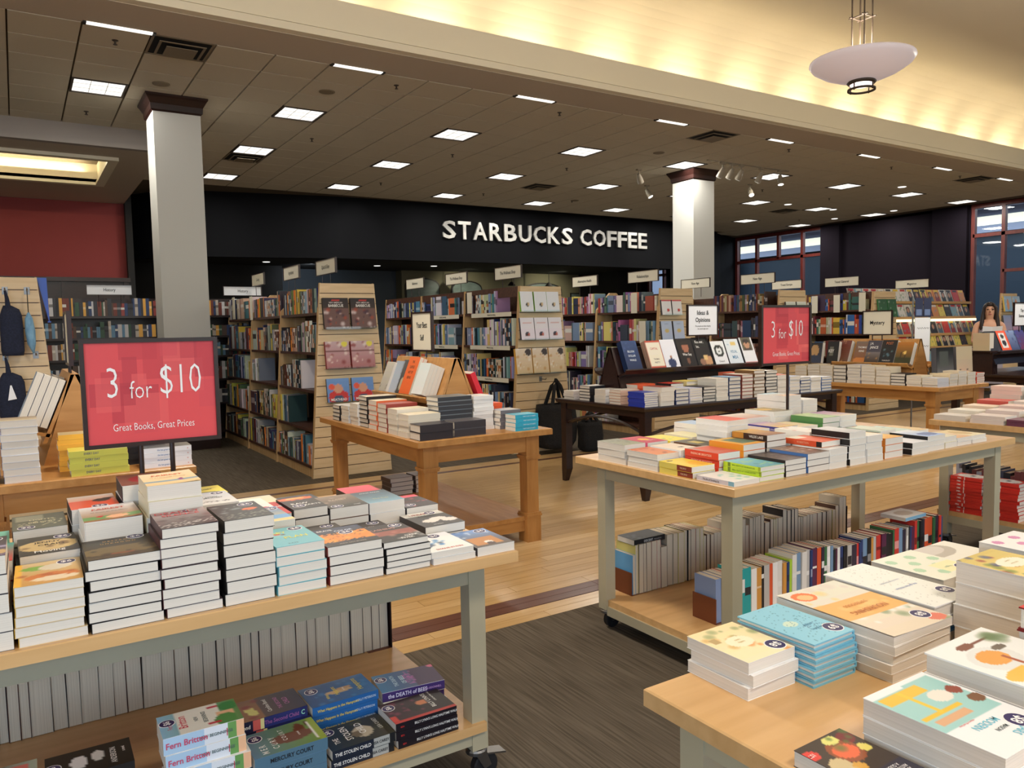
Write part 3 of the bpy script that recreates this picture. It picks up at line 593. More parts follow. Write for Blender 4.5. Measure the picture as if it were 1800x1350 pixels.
# ================================================================ BOOKCASES
def slat_panel(parent, x0b, x1b, x0t, x1t, y, H=1.98, n=19, blank=2):
    """end panel of horizontal slats, tapering to the top; front face at y"""
    q = M(); q.hexa([(x0b+.01, y+.008, .02), (x1b-.01, y+.008, .02), (x1b-.01, y+.025, .02), (x0b+.01, y+.025, .02)], [(x0t+.01, y+.008, H-.02), (x1t-.01, y+.008, H-.02), (x1t-.01, y+.025, H-.02), (x0t+.01, y+.025, H-.02)])
    q.build('backing', BROWNW, parent)
    hs = H/n
    for i in range(n):
        z0, z1 = i*hs+.004, (i+1)*hs-.004
        f = lambda a, b_, z: a+(b_-a)*z/H
        q = M(); q.hexa([(f(x0b, x0t, z0), y, z0), (f(x1b, x1t, z0), y, z0), (f(x1b, x1t, z0), y+.012, z0), (f(x0b, x0t, z0), y+.012, z0)], [(f(x0b, x0t, z1), y, z1), (f(x1b, x1t, z1), y, z1), (f(x1b, x1t, z1), y+.012, z1), (f(x0b, x0t, z1), y+.012, z1)])
        q.build('slat', SLATW, parent)
    q = M()
    for a, b_ in ((x0b, x0t), (x1b-.015, x1t-.015)): q.hexa([(a, y+.012, 0), (a+.015, y+.012, 0), (a+.015, y+.04, 0), (a, y+.04, 0)], [(b_, y+.012, H), (b_+.015, y+.012, H), (b_+.015, y+.04, H), (b_, y+.04, H)])
    q.build('edge_trim', MAPLEZ, parent)
SHELF_Z = (.12, .49, .89, 1.28, 1.685)
HB, HT, GH = .43, .29, 1.98
def half(z): return HB+(HT-HB)*z/GH
_case = {}
def bookcase(label, xc, y0, L=1.3, valance=False):
    key = valance
    if key in _case:
        t = copy_tree(_case[key]); t.location = (xc, y0, 0); t['label'] = label; return t
    t = thing('bookcase', label, 'bookcase', (xc, y0, 0), group='double-sided maple bookcases')
    for y in (0, L-.02):
        q = M(); q.prism([(-half(0), 0), (half(0), 0), (half(GH-.25), GH-.25), (.06, GH), (-.06, GH), (-half(GH-.25), GH-.25)] if not valance else [(-half(0), 0), (half(0), 0), (half(GH), GH), (-half(GH), GH)], 1, y, y+.02); q.build('side_panel', MAPLEZ, t)
    for z in SHELF_Z: bx('shelf', -half(z)+.004, half(z)-.004, .02, L-.02, z-.028, z, BROWNW, t)
    bx('plinth', -half(0)+.02, half(0)-.02, .02, L-.02, 0, .09, MAPLEZ, t)
    bx('back_panel', -.03, .03, .02, L-.02, .09, GH-(.02 if valance else .06), BROWNW, t)
    if valance: bx('valance', -half(GH)+.01, -half(GH)+.03, .02, L-.02, GH-.12, GH, BROWNW, t)
    _case[key] = t
    return t
def end_panel(label, xc, y=7.65):
    t = thing('slatwall_panel', label, 'slatwall', (xc, y, 0), group='slatwall ends of the bookcases')
    slat_panel(t, -HB, HB, -HT, HT, 0); return t
GOND = (('cooking', 2.89, 3), ('wellness', 5.3, 3), ('relationships', 7.52, 3), ('new age', 9.92, 3), ('travel', 12.3, 3), ('magazine-side', 16.46, 0))
for nm, xc, nb in GOND:
    end_panel('tan slatted end panel of the %s bookcases' % nm, xc)
    for i in range(nb): bookcase('maple bookcase in the %s row, %s from its slatted end' % (nm, row_word(i)), xc, 7.69+1.3*i, valance=(nm in ('wellness', 'travel')))
end_panel('tan slatted end panel hung with navy bags beside the red sale sign', -.12, 7.5); bookcase('maple bookcase behind the slatwall of navy bags', -.12, 7.54)
# dark wall of history bookcases facing the aisle
for i in range(3):
    t = thing('wall_bookcase', 'dark shelving of history books behind the column, %s from the red wall' % row_word(i), 'bookcase', (-1.25+1.5*i, 11.55, 0), group='dark history bookcases')
    for x in (0, 1.475): bx('side_panel', x, x+.025, 0, .36, 0, 2.0, DARKW, t)
    for z in (.12, .52, .86, 1.19, 1.47, 1.755): bx('shelf', .025, 1.475, 0, .36, z-.03, z, DARKW, t)
    bx('back_panel', 0, 1.5, .36, .38, 0, 2.0, DARKW, t)
# ================================================================ CAFE LETTERING AND THINGS INSIDE
t = thing('shop_sign', 'brushed metal STARBUCKS COFFEE lettering on the curved black wall', 'sign', (0, 0, 0))
LETTERM = mat('brushed_letter_metal', (206, 204, 198), .35, metal=.55, noise=.6, nscale=(3, 3, .6), col2=(150, 150, 150))
def curve_y(x):
    for (a, ya), (b_, yb) in zip(pl, pl[1:]):
        if a <= x <= b_: return ya+(yb-ya)*(x-a)/(b_-a)
word = 'STARBUCKS COFFEE'; x = 8.70
wid = dict(S=.40, T=.40, A=.45, R=.42, B=.42, U=.44, C=.43, K=.44, O=.49, F=.37, E=.37); wid[' '] = .2
tot = sum(wid[c] for c in word); k = (15.25-8.70)/tot
for i, ch in enumerate(word):
    w_ = wid[ch]*k
    if ch != ' ':
        xm = x+w_/2; me = text_mesh(ch, .63, LETTERM, bold=.022, depth=.05)
        xs = [v.co.x for v in me.vertices]; zs = [v.co.y for v in me.vertices]
        o = link('letter', me, t); sx = (w_*.86)/(max(xs)-min(xs)); sz = .43/(max(zs)-min(zs))
        o.rotation_euler = (PI/2, 0, 0); o.scale = (sx, sz, 1); o.location = (xm-(max(xs)+min(xs))/2*sx, curve_y(xm)-.045, 3.885-.006*(x-8.7)/6-(max(zs)+min(zs))/2*sz)
    x += w_
# framed art panels, pendant lamps and menu boards in the cafe
PANELG = mat('cafe_grey_green_panel', (126, 142, 138), .4, noise=.7, nscale=(2, 2, 4), col2=(84, 98, 96))
def cafe_panel(x, z0, z1, w, arch, label):
    t = thing('menu_board', label, 'menu board', (x, 20.96, 0))
    pts = [(-w/2, z0), (w/2, z0), (w/2, z1)] + ([(w/2*math.cos(a*PI/10), z1+.22*math.sin(a*PI/10)) for a in range(1, 10)] if arch else []) + [(-w/2, z1)]
    q = M(); q.prism([(x_*1.07, z_ + (.04 if z_ > z0 else -.04)) for x_, z_ in pts], 1, -.01, .04); q.build('frame', BLACKM, t)
    q = M(); q.prism(pts, 1, -.03, -.011); q.build('board', PANELG, t)
cafe_panel(10.25, 2.0, 2.78, 1.05, True, 'arched grey-green board with black frame on the cafe wall, nearest the Reference sign')
cafe_panel(11.75, 2.0, 2.72, 1.0, True, 'arched grey-green board between the two Wellness signs')
cafe_panel(13.2, 2.0, 2.62, .9, False, 'square grey-green board right behind the farther Wellness sign')
cafe_panel(14.6, 2.0, 2.7, 1.4, True, 'arched grey-green board behind the nearer Wellness sign')
cafe_panel(16.1, 2.0, 2.6, .7, False, 'square grey-green board at the end of the cafe wall')
def cafe_lamp(x, y, z, label, r=.13):
    t = thing('cafe_lamp', label, 'lamp', (x, y, z), group='black cafe lamps')
    q = M(); q.lathe([(.02, .12), (.05, .1), (r, 0), (r-.01, 0), (.04, .09)], 16); q.tube([(0, 0, .1), (0, 0, 3.25-z)], .01, 6); q.build('shade', BLACKM, t)
    q = M(); q.lathe([(.001, .02), (.05, .03), (.06, .06)], 10); q.build('bulb', emit('cafe_bulb', (255, 226, 160), 5), t)
cafe_lamp(11.1, 20.2, 2.95, 'small black lamp over the arched cafe boards, nearest'); cafe_lamp(12.9, 20.2, 2.8, 'small black lamp over the cafe boards, middle one'); cafe_lamp(14.3, 20.2, 2.8, 'small black lamp over the cafe boards, last before the dark end'); cafe_lamp(16.3, 19.4, 2.3, 'bare glowing cafe lamp against the dark end wall', .07)
spot((11.2, 19.6, 3.2), (11.6, 21, 2.1), 60, (1, .93, .7), 110, .9); spot((14.6, 19.6, 3.2), (14.6, 21, 2.2), 70, (1, .93, .7), 110, .9); spot((6.5, 19.6, 3.2), (6.5, 21.4, 2.4), 30, (.8, .9, 1), 120, .9)
for i, (x, y) in enumerate(((5.3, 19.5), (8.3, 19.7), (9.8, 19.3), (3.0, 20.2))):
    tag(link('downlight', dl, None, (x, y, 3.245)), 'small round light in the dark cafe ceiling, %s along' % row_word(i), 'lamp')
# ================================================================ BOOKS
PAGESX = mat('page_edges_upright', (214, 201, 178), .9, noise=1.2, nscale=(900, 3, 3), col2=(198, 184, 160), spec=.2, detail=2)
RB = random.Random(11)
def lerp(a, b_, t): return tuple(a[i]+(b_[i]-a[i])*t for i in range(3))
def paint(art, w, l, res, seed):
    """cover artwork: colours on a grid of vertices. art: bg (foot, head) and flat shapes r rectangle, e ellipse, n speckle, p polygon stripe"""
    r = random.Random(seed); nx, ny = max(2, int(w/res)), max(2, int(l/res)); bg = art.get('bg', ((200, 200, 200),)*2)
    g = [[lerp(bg[0], bg[1], j/ny) for j in range(ny+1)] for i in range(nx+1)]
    for s in art.get('sh', ()):
        k = s[0]
        if k == 'r':
            for i in range(nx+1):
                if s[1] <= i/nx <= s[3]:
                    for j in range(ny+1):
                        if s[2] <= j/ny <= s[4]: g[i][j] = s[5]
        elif k == 'e':
            for i in range(nx+1):
                for j in range(ny+1):
                    if ((i/nx-s[1])/s[3])**2+((j/ny-s[2])/s[4])**2 <= 1: g[i][j] = s[5]
        elif k == 'n':
            for i in range(nx+1):
                for j in range(ny+1):
                    if s[1] <= i/nx <= s[3] and s[2] <= j/ny <= s[4] and r.random() < s[6]: g[i][j] = s[5]
        elif k == 'b':            # soft blotches
            for _ in range(s[6]):
                cu, cv, ru = r.uniform(s[1], s[3]), r.uniform(s[2], s[4]), r.uniform(.04, .12)
                for i in range(nx+1):
                    for j in range(ny+1):
                        q = ((i/nx-cu)/ru)**2+((j/ny-cv)/ru*l/w)**2
                        if q < 1: g[i][j] = lerp(g[i][j], s[5], .75*(1-q))
    def c(i, j): return tuple(max(0, min(255, int(x/4)*4)) for x in g[i][j])
    return nx, ny, c
def cover_mesh(w, l, t, hard, cov, spine, art=None, res=.006, seed=1, bands=None, back=None, curl=0):
    """local x: spine at -w/2; y: foot at -l/2; z: thickness from 0"""
    q = M(); x0, x1, y0, y1 = -w/2, w/2, -l/2, l/2; bt = .0028 if hard else .0009
    q.box(x0, x1, y0, y1, 0, bt, back or cov)
    if bands:
        n = len(bands); tot = sum(b_[0] for b_ in bands); y = y1
        for f, c in bands:
            yy = y-(y1-y0)*f/tot; q.box(x0-(.001 if hard else 0), x0+bt, yy, y, bt, t-bt, c); y = yy
    else: q.box(x0-(.001 if hard else 0), x0+bt, y0, y1, bt, t-bt, spine)
    if art:
        nx, ny, c = paint(art, w, l, res, seed)
        q.box(x0, x1, y0, y1, t-bt, t-.0001, art.get('edge', cov))
        zz = lambda i: t + curl*(i/nx)**3
        for i in range(nx):
            for j in range(ny):
                a, b_ = x0+w*i/nx, x0+w*(i+1)/nx; d, e = y0+l*j/ny, y0+l*(j+1)/ny
                q.face([(a, d, zz(i)), (b_, d, zz(i+1)), (b_, e, zz(i+1)), (a, e, zz(i))], (c(i, j), c(i+1, j), c(i+1, j+1), c(i, j+1)))
    else: q.box(x0, x1, y0, y1, t-bt, t, cov)
    return q.mesh('cover', PRINT)
def pages_mesh(w, l, t, hard):
    q = M(); o = .003 if hard else .0008; bt = .0028 if hard else .0009
    q.box(-w/2+.0015, w/2-o, -l/2+o, l/2-o, bt, t-bt); return q.mesh('page_block', PAGES)
STICK = mat('sticker_purple', (52, 42, 92), .45)
_st = {}
def sticker(parent, x, y, z, price, r=.021, rot=0, white=True):
    key = r
    if key not in _st:
        q = M(); q.lathe([(.0001, .0006), (r*.9, .0006), (r*.9, 0)], 20); a = q.mesh('price_sticker', STICK)
        q = M(); q.lathe([(r*.88, .0004), (r, .0004), (r, 0)], 20); _st[key] = (a, q.mesh('sticker_rim', WHITEINK))
    s = link('price_sticker', _st[key][0], parent, (x, y, z), rot); link('sticker_rim', _st[key][1], s)
    link('price', text_mesh(price, r*1.1, WHITEINK, bold=.02), s, (0, 0, .0008))
def words_on(root, w, l, t, txt):
    for tx in txt:
        s, u, v, size, col = tx[:5]; sx = tx[5] if len(tx) > 5 else .8; rot = tx[6] if len(tx) > 6 else 0
        m_ = mat('ink_%02x%02x%02x' % col, col, .5)
        o = link('title', text_mesh(s, size*l, m_, bold=.012, sx=sx), root, ((u-.5)*w, (v-.5)*l, t+.0005), rot)
def spine_words(root, w, l, t, txt):
    for tx in txt:
        s, v, size, col = tx[:4]; m_ = mat('ink_%02x%02x%02x' % col, col, .5)
        letter(s, size*t, m_, (-w/2-.0016, (v-.5)*l, t/2), (0, -1, 0), (0, 0, 1), root, 'spine_title', bold=.015, sx=tx[4] if len(tx) > 4 else .85)
ORD = row_word
def stack(x0, x1, y0, y1, z, n, h, desc, where, art=None, rot=0, hard=0, cov=(230, 228, 222), spine=(60, 60, 66), price=None, stxt=None, bands=None, kind='paperback', grp=None, jit=.004, res=.0055, curl=0, turn=None, seed=None, words=None, stuv=(.78, .86), under=None):
    """n alike books lying flat in the footprint; only the topmost shows its cover"""
    t = h/n; lx, ly = x1-x0, y1-y0; w, l = (lx, ly) if rot % 180 == 0 else (ly, lx)
    w -= .003; l -= .003
    seed = seed or int(x0*1000)+int(y0*77)
    txt = words if words is not None else (art or {}).get('txt', ())
    tt = t-.0006
    mt = cover_mesh(w, l, tt, hard, cov, spine, art or {'bg': (cov, cov)}, res, seed, bands, curl=curl); pg = pages_mesh(w, l, tt, hard)
    mu = mt if n == 1 else cover_mesh(w, l, tt, hard, under or cov, spine, None, bands=bands)
    grp = grp or 'copies of the %s' % desc
    r = random.Random(seed)
    for i in range(n):
        top = i == n-1
        o = link(kind, mt if top else mu, None, ((x0+x1)/2+r.uniform(-jit, jit), (y0+y1)/2+r.uniform(-jit, jit)*.8, z+i*t), math.radians(rot+(r.uniform(-1.2, 1.2)) + (turn if turn and top else 0)))
        link('page_block', pg, o)
        lab = '%s, %s' % (desc, where) if n == 1 else ('topmost %s, %s' % (desc, where) if top else '%s under topmost %s, %s' % (ORD(n-2-i), desc, where))
        tag(o, lab, 'book', grp if n > 1 else None)
        if top:
            words_on(o, w, l, tt+(curl*.4), txt)
            if price: sticker(o, (stuv[0]-.5)*w, (stuv[1]-.5)*l, tt, price)
        if stxt: spine_words(o, w, l, tt, stxt)
K = (34, 32, 32); WH = (240, 238, 234); CR = (238, 228, 200); RD = (196, 44, 44); OR = (240, 130, 40); BL = (52, 96, 160); NV = (28, 34, 62); TE = (70, 150, 160); YE = (240, 216, 70); GR = (92, 140, 92); BR_ = (110, 78, 56); GY = (140, 142, 144); PK = (220, 100, 130)
# ---- sign trolley, top
Z1 = .80; W1 = 'sign trolley front'; W2 = 'sign trolley second row'; W3 = 'sign trolley third row'
F1 = (1.99, 2.188); F2 = (2.195, 2.392); F3 = (2.40, 2.595); F4 = (2.60, 2.74)
def s1(x0, x1, f, n, h, *a, **k): stack(x0, x1, f[0], f[1], Z1, n, h, *a, **k)
s1(-.172, -.04, F1, 5, .214, 'dark paperback with violet swirl', W1, dict(bg=((120, 100, 130), (46, 42, 50)), sh=[('e', .7, .2, .4, .12, (200, 170, 120)), ('e', .6, .45, .5, .06, (170, 160, 190))]), price='$6', cov=(60, 56, 62))
s1(-.037, .101, F1, 6, .137, 'food-photo paperback with yellow spine', W1, dict(bg=((206, 150, 70), (222, 196, 150)), sh=[('r', 0, 0, .12, 1, (246, 190, 60)), ('e', .55, .3, .42, .16, (214, 120, 44)), ('e', .6, .2, .35, .1, (232, 214, 180)), ('e', .3, .72, .22, .1, (130, 176, 60)), ('e', .6, .7, .25, .14, (226, 214, 190)), ('b', .1, .1, 1, .6, (176, 84, 30), 6)]), price='$6', spine=(246, 190, 60), cov=(222, 196, 150))
s1(.105, .262, F1, 7, .17, 'olive-black paperback with gold capitals', W1, dict(bg=((70, 62, 42), (56, 50, 38)), sh=[('e', .5, .35, .6, .22, (112, 98, 60)), ('b', 0, .1, 1, .5, (46, 40, 30), 9), ('r', .35, .16, .65, .22, (128, 72, 40))], txt=[('D E S T R O Y', .5, .84, .07, (196, 150, 84)), ('U N K N O W N', .5, .72, .07, (196, 150, 84))]), price='$6', cov=K, spine=K, stuv=(.78, .93))
s1(.264, .397, F1, 9, .22, 'red-lettered crowd cover paperback', W1, dict(bg=((60, 50, 52), (190, 170, 168)), sh=[('b', 0, .25, 1, .6, (120, 90, 90), 10), ('n', 0, .05, 1, .3, (210, 200, 196), .16), ('b', .1, .3, .9, .55, (70, 50, 52), 8)], txt=[('DEADLY', .47, .86, .16, (206, 52, 58), .95), ('SILENCE', .5, .71, .14, (206, 52, 58), .9)]), price='$6', cov=(66, 54, 58), spine=(84, 40, 44), stuv=(.72, .9), curl=.002)
s1(.406, .533, F1, 7, .218, 'black paperback with pale wolf and orange badge', W1, dict(bg=((44, 44, 42), (40, 40, 40)), sh=[('b', .1, .4, .7, .9, (150, 166, 164), 10), ('n', 0, .05, 1, .35, (120, 124, 110), .22), ('e', .72, .55, .16, .07, (224, 110, 48))]), price='$6', cov=K, spine=K, stuv=(.75, .85))
s1(.536, .668, F1, 5, .13, 'turquoise paperback with yellow title', W1, dict(bg=((112, 186, 196), (120, 190, 200)), sh=[('e', .3, .66, .07, .05, (206, 76, 56)), ('e', .42, .62, .05, .03, (90, 60, 50))], txt=[('BABY', .3, .72, .15, (226, 222, 90)), ('PLAN', .6, .42, .17, (226, 222, 90)), ('KATE', .4, .1, .07, (80, 120, 130))]), price='$6', cov=(112, 186, 196), spine=(112, 186, 196))
s1(.673, .831, F1, 4, .107, 'black paperback with orange splash', W1, dict(bg=((42, 36, 34), (50, 60, 90)), sh=[('r', 0, .22, 1, .7, (240, 140, 40)), ('b', 0, .18, 1, .75, (250, 170, 60), 16), ('n', .05, .6, .95, .75, (40, 34, 34), .3), ('n', .1, .2, .9, .28, (40, 34, 34), .35), ('n', .2, .35, .8, .55, (120, 60, 20), .06)], txt=[('BRAVE', .3, .88, .1, WH), ('COLOR', .62, .78, .1, (220, 230, 250)), ('ANNA GALE MORRIS', .5, .08, .06, (170, 160, 150), .7)]), price='$6', cov=(46, 40, 40), spine=(140, 40, 36), stuv=(.62, .66))
s1(.834, .975, F1, 5, .091, 'black paperback with crimson wave', W1, dict(bg=((34, 30, 30), (46, 36, 36)), sh=[('r', 0, .36, 1, .6, (150, 76, 62)), ('b', 0, .3, 1, .65, (190, 120, 100), 10), ('b', .4, .1, 1, .3, (170, 170, 166), 6)], txt=[('CASHING', .4, .72, .12, (206, 150, 140)), ('DARK', .75, .2, .1, WH), ('RIVER', .6, .1, .1, WH)]), price='$6', cov=K, spine=K)
s1(.981, 1.124, F1, 2, .038, 'white paperback with blue splash', W1, dict(bg=((238, 236, 232), (236, 238, 242)), sh=[('b', 0, .3, .6, .65, (40, 120, 190), 12), ('b', 0, .25, .5, .5, (30, 50, 80), 6)], txt=[('SKY', .3, .84, .16, (206, 60, 52)), ('SHANE KUHN', .5, .1, .09, (206, 70, 60))]), price='$6', cov=WH, spine=WH, stuv=(.6, .82))
s1(1.127, 1.262, F1, 1, .027, 'desert photo paperback with white-robed rider', W1, dict(bg=((90, 74, 62), (120, 160, 220)), sh=[('b', 0, .6, 1, 1, (214, 222, 236), 8), ('r', .1, .1, .8, .52, (196, 132, 66)), ('e', .5, .2, .12, .1, (236, 230, 220)), ('e', .5, .14, .1, .08, (70, 50, 40))]), price='$6', cov=WH)
s1(-.17, -.035, F2, 3, .15, 'teal and red paperback', W2, dict(bg=((206, 60, 56), (80, 170, 160)), txt=[('IVY', .6, .5, .12, WH)]), cov=RD)
s1(-.029, .104, F2, 4, .155, 'dark paperback with cream mansion scene', W2, dict(bg=((40, 36, 36), (70, 66, 56)), sh=[('e', .5, .45, .5, .3, (206, 176, 122)), ('b', .1, .35, .9, .6, (110, 84, 56), 6)], txt=[('JENNY', .5, .62, .13, (52, 42, 36)), ('CRAIG', .55, .46, .13, (52, 42, 36)), ('Moving', .5, .12, .15, WH)]), price='$6', cov=K, spine=K)
s1(.118, .255, F2, 4, .216, 'white paperback with tiny garden figures', W2, dict(bg=((150, 110, 70), (232, 234, 240)), sh=[('r', 0, .1, 1, .3, (110, 160, 100)), ('e', .6, .2, .2, .1, (240, 190, 150)), ('e', .3, .28, .06, .06, (196, 70, 66))], txt=[('FAIREST', .5, .74, .13, (214, 84, 60), .9), ('of them at the castle', .5, .55, .07, GY)]), price='$6', cov=WH, spine=WH, curl=.003)
s1(.263, .40, F2, 7, .29, 'cream paperback with seaside strip, tall pile', W2, dict(bg=((246, 218, 160), (250, 236, 200)), sh=[('r', 0, .22, 1, .33, (140, 176, 190)), ('r', 0, .12, 1, .22, (244, 222, 170)), ('e', .7, .32, .05, .09, (150, 80, 140))], txt=[('FAIREST', .5, .74, .13, (226, 110, 60), .9), ('of a Lakeside Cottage', .5, .56, .07, (196, 150, 90))]), price='$6', cov=CR, spine=CR, curl=.003)
s1(.545, .652, F2, 4, .149, 'beach photo paperback behind the wolf pile', W2, dict(bg=((244, 210, 140), (84, 130, 196)), sh=[('r', 0, .15, 1, .4, (110, 170, 220)), ('r', 0, 0, 1, .15, (246, 214, 140))]), price='$6', cov=WH, spine=BL)
s1(.66, .83, F2, 2, .07, 'grey paperback behind the orange splash', W2, dict(bg=((70, 66, 62), (84, 80, 76))), price='$6')
s1(.84, .985, F2, 2, .055, 'black paperback behind the crimson wave', W2, dict(bg=((40, 34, 34), (70, 60, 56)), txt=[('BLACK', .5, .6, .12, (200, 180, 170))]), price='$6', cov=K)
s1(1.055, 1.202, F2, 2, .058, 'black-white paperback with three discs', W2, dict(bg=((54, 52, 50), (238, 234, 226)), sh=[('r', 0, .55, 1, .75, (60, 58, 54)), ('r', 0, 0, 1, .62, (56, 54, 52)), ('e', .38, .36, .2, .11, (232, 222, 212)), ('e', .62, .46, .2, .1, (232, 222, 212)), ('e', .82, .3, .19, .11, (232, 222, 212))], txt=[('URBAN', .4, .86, .14, (150, 60, 52)), ('ALLIES', .5, .7, .15, (40, 36, 36)), ('ten writers', .4, .1, .05, WH)]), price='$6', cov=K, stuv=(.7, .88))
s1(-.17, -.045, F3, 4, .14, 'mint paperback at the trolley end', W3, dict(bg=((120, 200, 170), (130, 210, 190))), cov=(120, 200, 170))
s1(-.038, .092, F3, 4, .175, 'grey-green paperback with cream capitals', W3, dict(bg=((90, 94, 84), (104, 108, 96)), sh=[('r', .05, .6, .6, .95, (166, 166, 146)), ('n', .1, .2, .95, .6, (214, 206, 170), .12)], txt=[('LIGHTS', .55, .6, .12, (220, 214, 180)), ('BEHIND', .55, .42, .12, (220, 214, 180))]), price='$6', cov=(90, 94, 84), stuv=(.25, .14))
s1(.096, .218, F3, 5, .213, 'white paperback with red band and black bird', W3, dict(bg=((226, 84, 52), (240, 232, 220)), sh=[('r', 0, 0, .95, .6, (226, 84, 52)), ('e', .7, .55, .2, .12, (40, 36, 36)), ('e', .85, .65, .12, .05, (40, 36, 36))]), price='$6', cov=WH, stuv=(.6, .1))
s1(.224, .35, F3, 6, .262, 'brown paperback with crimson blot', W3, dict(bg=((130, 84, 60), (120, 80, 60)), sh=[('e', .55, .5, .35, .3, (150, 30, 34))]), price='$6', cov=WH, stuv=(.6, .12))
s1(.405, .547, F3, 4, .178, 'white paperback with grey sketched title', W3, dict(bg=((236, 236, 232), (200, 206, 216)), sh=[('n', .2, .15, .9, .25, (90, 90, 90), .3)], txt=[('happy people', .45, .6, .09, (80, 90, 90)), ('MINDSET', .6, .5, .09, (80, 90, 90))]), price='$6', cov=WH)
s1(.552, .655, F3, 4, .14, 'white paperback with blue vignette', W3, dict(bg=((240, 238, 232), (244, 242, 236)), sh=[('e', .4, .7, .3, .14, (110, 170, 210)), ('e', .7, .2, .15, .06, (200, 60, 60))]), cov=WH)
s1(.659, .70, F3, 3, .12, 'narrow red paperback with white script', W3, dict(bg=((206, 52, 44), (196, 44, 40)), txt=[('Red', .5, .6, .16, WH)]), cov=RD)
s1(.703, .817, F3, 4, .126, 'black paperback with sunset and white capitals', W3, dict(bg=((46, 42, 42), (60, 40, 36)), sh=[('e', .5, .85, .6, .12, (226, 110, 60)), ('e', .5, .88, .3, .05, (250, 190, 110)), ('b', .1, .5, .9, .75, (70, 70, 76), 6)], txt=[('RAW', .4, .42, .16, WH), ('HEARTS', .65, .26, .12, WH)]), price='$6', cov=K, stuv=(.3, .25))
s1(.82, .955, F3, 3, .113, 'brown-grey landscape paperback', W3, dict(bg=((60, 52, 46), (150, 130, 110)), sh=[('b', .1, .4, .9, .8, (176, 150, 126), 8), ('r', 0, 0, 1, .2, (50, 44, 42))], txt=[('BASSET', .5, .6, .13, (196, 176, 156)), ('novel', .75, .1, .07, WH)]), price='$6', cov=BR_, stuv=(.25, .12))
s1(.957, 1.088, F3, 3, .112, 'blue-grey sea paperback', W3, dict(bg=((130, 170, 190), (60, 76, 86)), sh=[('b', .1, .4, .9, .8, (80, 120, 140), 8)], txt=[('ANNIE BAKER', .5, .84, .08, (220, 226, 226)), ('The Tide', .5, .3, .1, (190, 180, 120))]), price=None, cov=WH)
s1(1.091, 1.215, F3, 2, .077, 'dark paperback strewn with pink roses', W3, dict(bg=((54, 46, 48), (60, 50, 52)), sh=[('b', 0, .05, 1, .7, (226, 84, 104), 12), ('r', 0, .8, 1, 1, (226, 72, 96))], txt=[('SECRET', .5, .45, .1, (120, 60, 60))]), price='$6', cov=K, stuv=(.25, .2))
s1(.43, .552, F4, 4, .172, 'yellow paperback with black oval', 'sign trolley back row', dict(bg=((240, 224, 60), (240, 224, 60)), sh=[('e', .5, .15, .4, .12, K)], txt=[('FORGET', .5, .6, .14, (90, 90, 40))]), cov=YE)
s1(.60, .72, F4, 4, .115, 'cream paperback near the far edge', 'sign trolley back row', dict(bg=((236, 226, 190), (236, 226, 200))), cov=CR)
s1(.74, .87, F4, 3, .10, 'black glossy paperback near the far edge', 'sign trolley back row', dict(bg=((40, 40, 44), (60, 60, 70)), txt=[('MALIN AARDS', .5, .5, .1, GY)]), cov=K)
s1(.96, 1.09, F4, 3, .105, 'rose-red paperback near the far edge', 'sign trolley back row', dict(bg=((220, 70, 90), (226, 76, 96))), cov=PK)
# ---- sign trolley, lower shelf: spines to the front, heads to the left
ZS = .21; WS = 'sign trolley lower shelf'
def ss(x0, x1, y0, y1, n, h, *a, **k): stack(x0, x1, y0, y1, ZS, n, h, *a, rot=90, **k)
ss(.27, .475, 2.118, 2.255, 5, .232, 'pale blue village-garden paperback', WS, dict(bg=((110, 150, 90), (150, 196, 226)), sh=[('r', 0, .25, 1, .8, (236, 232, 222)), ('r', .35, .06, .55, .3, (240, 190, 150)), ('e', .2, .2, .25, .14, (90, 150, 80)), ('e', .75, .12, .2, .12, (70, 140, 80)), ('e', .15, .35, .04, .1, (200, 50, 70)), ('e', .85, .3, .04, .08, (200, 60, 80))], txt=[('Fern', .4, .88, .09, (206, 100, 130)), ('Britton', .5, .72, .16, (206, 70, 90)), ('NEW', .5, .55, .07, (70, 90, 90)), ('BEGINNINGS', .5, .44, .08, (70, 90, 90), .7)]), price='$6', stuv=(.62, .9), bands=((5, (176, 206, 232)), (3, (226, 232, 240)), (1.1, (110, 160, 90)), (1, (240, 190, 150))), stxt=[('Fern Britton', .72, .5, (206, 80, 110), .9), ('NEW BEGINNINGS', .36, .26, (90, 110, 110)), ('|', .22, .5, (190, 40, 60))], cov=WH, jit=.008)
ss(.482, .692, 2.118, 2.265, 3, .108, 'slate-blue paperback with brown horse', WS, dict(bg=((120, 150, 60), (96, 130, 156)), sh=[('e', .45, .4, .2, .3, (110, 60, 36)), ('e', .6, .25, .3, .08, (110, 60, 36)), ('e', .8, .12, .1, .03, (90, 50, 30)), ('r', 0, 0, 1, .1, (150, 170, 60)), ('r', .1, .1, .85, .13, WH)], txt=[('M E R', .25, .82, .13, WH), ('C U R Y', .4, .66, .12, WH), ('C O U R T', .6, .5, .09, WH), ('a novel', .5, .3, .05, WH)]), price='$6', stuv=(.75, .86), spine=(84, 118, 140), stxt=[('MERCURY COURT', .5, .5, (30, 34, 40))], cov=(96, 130, 156))
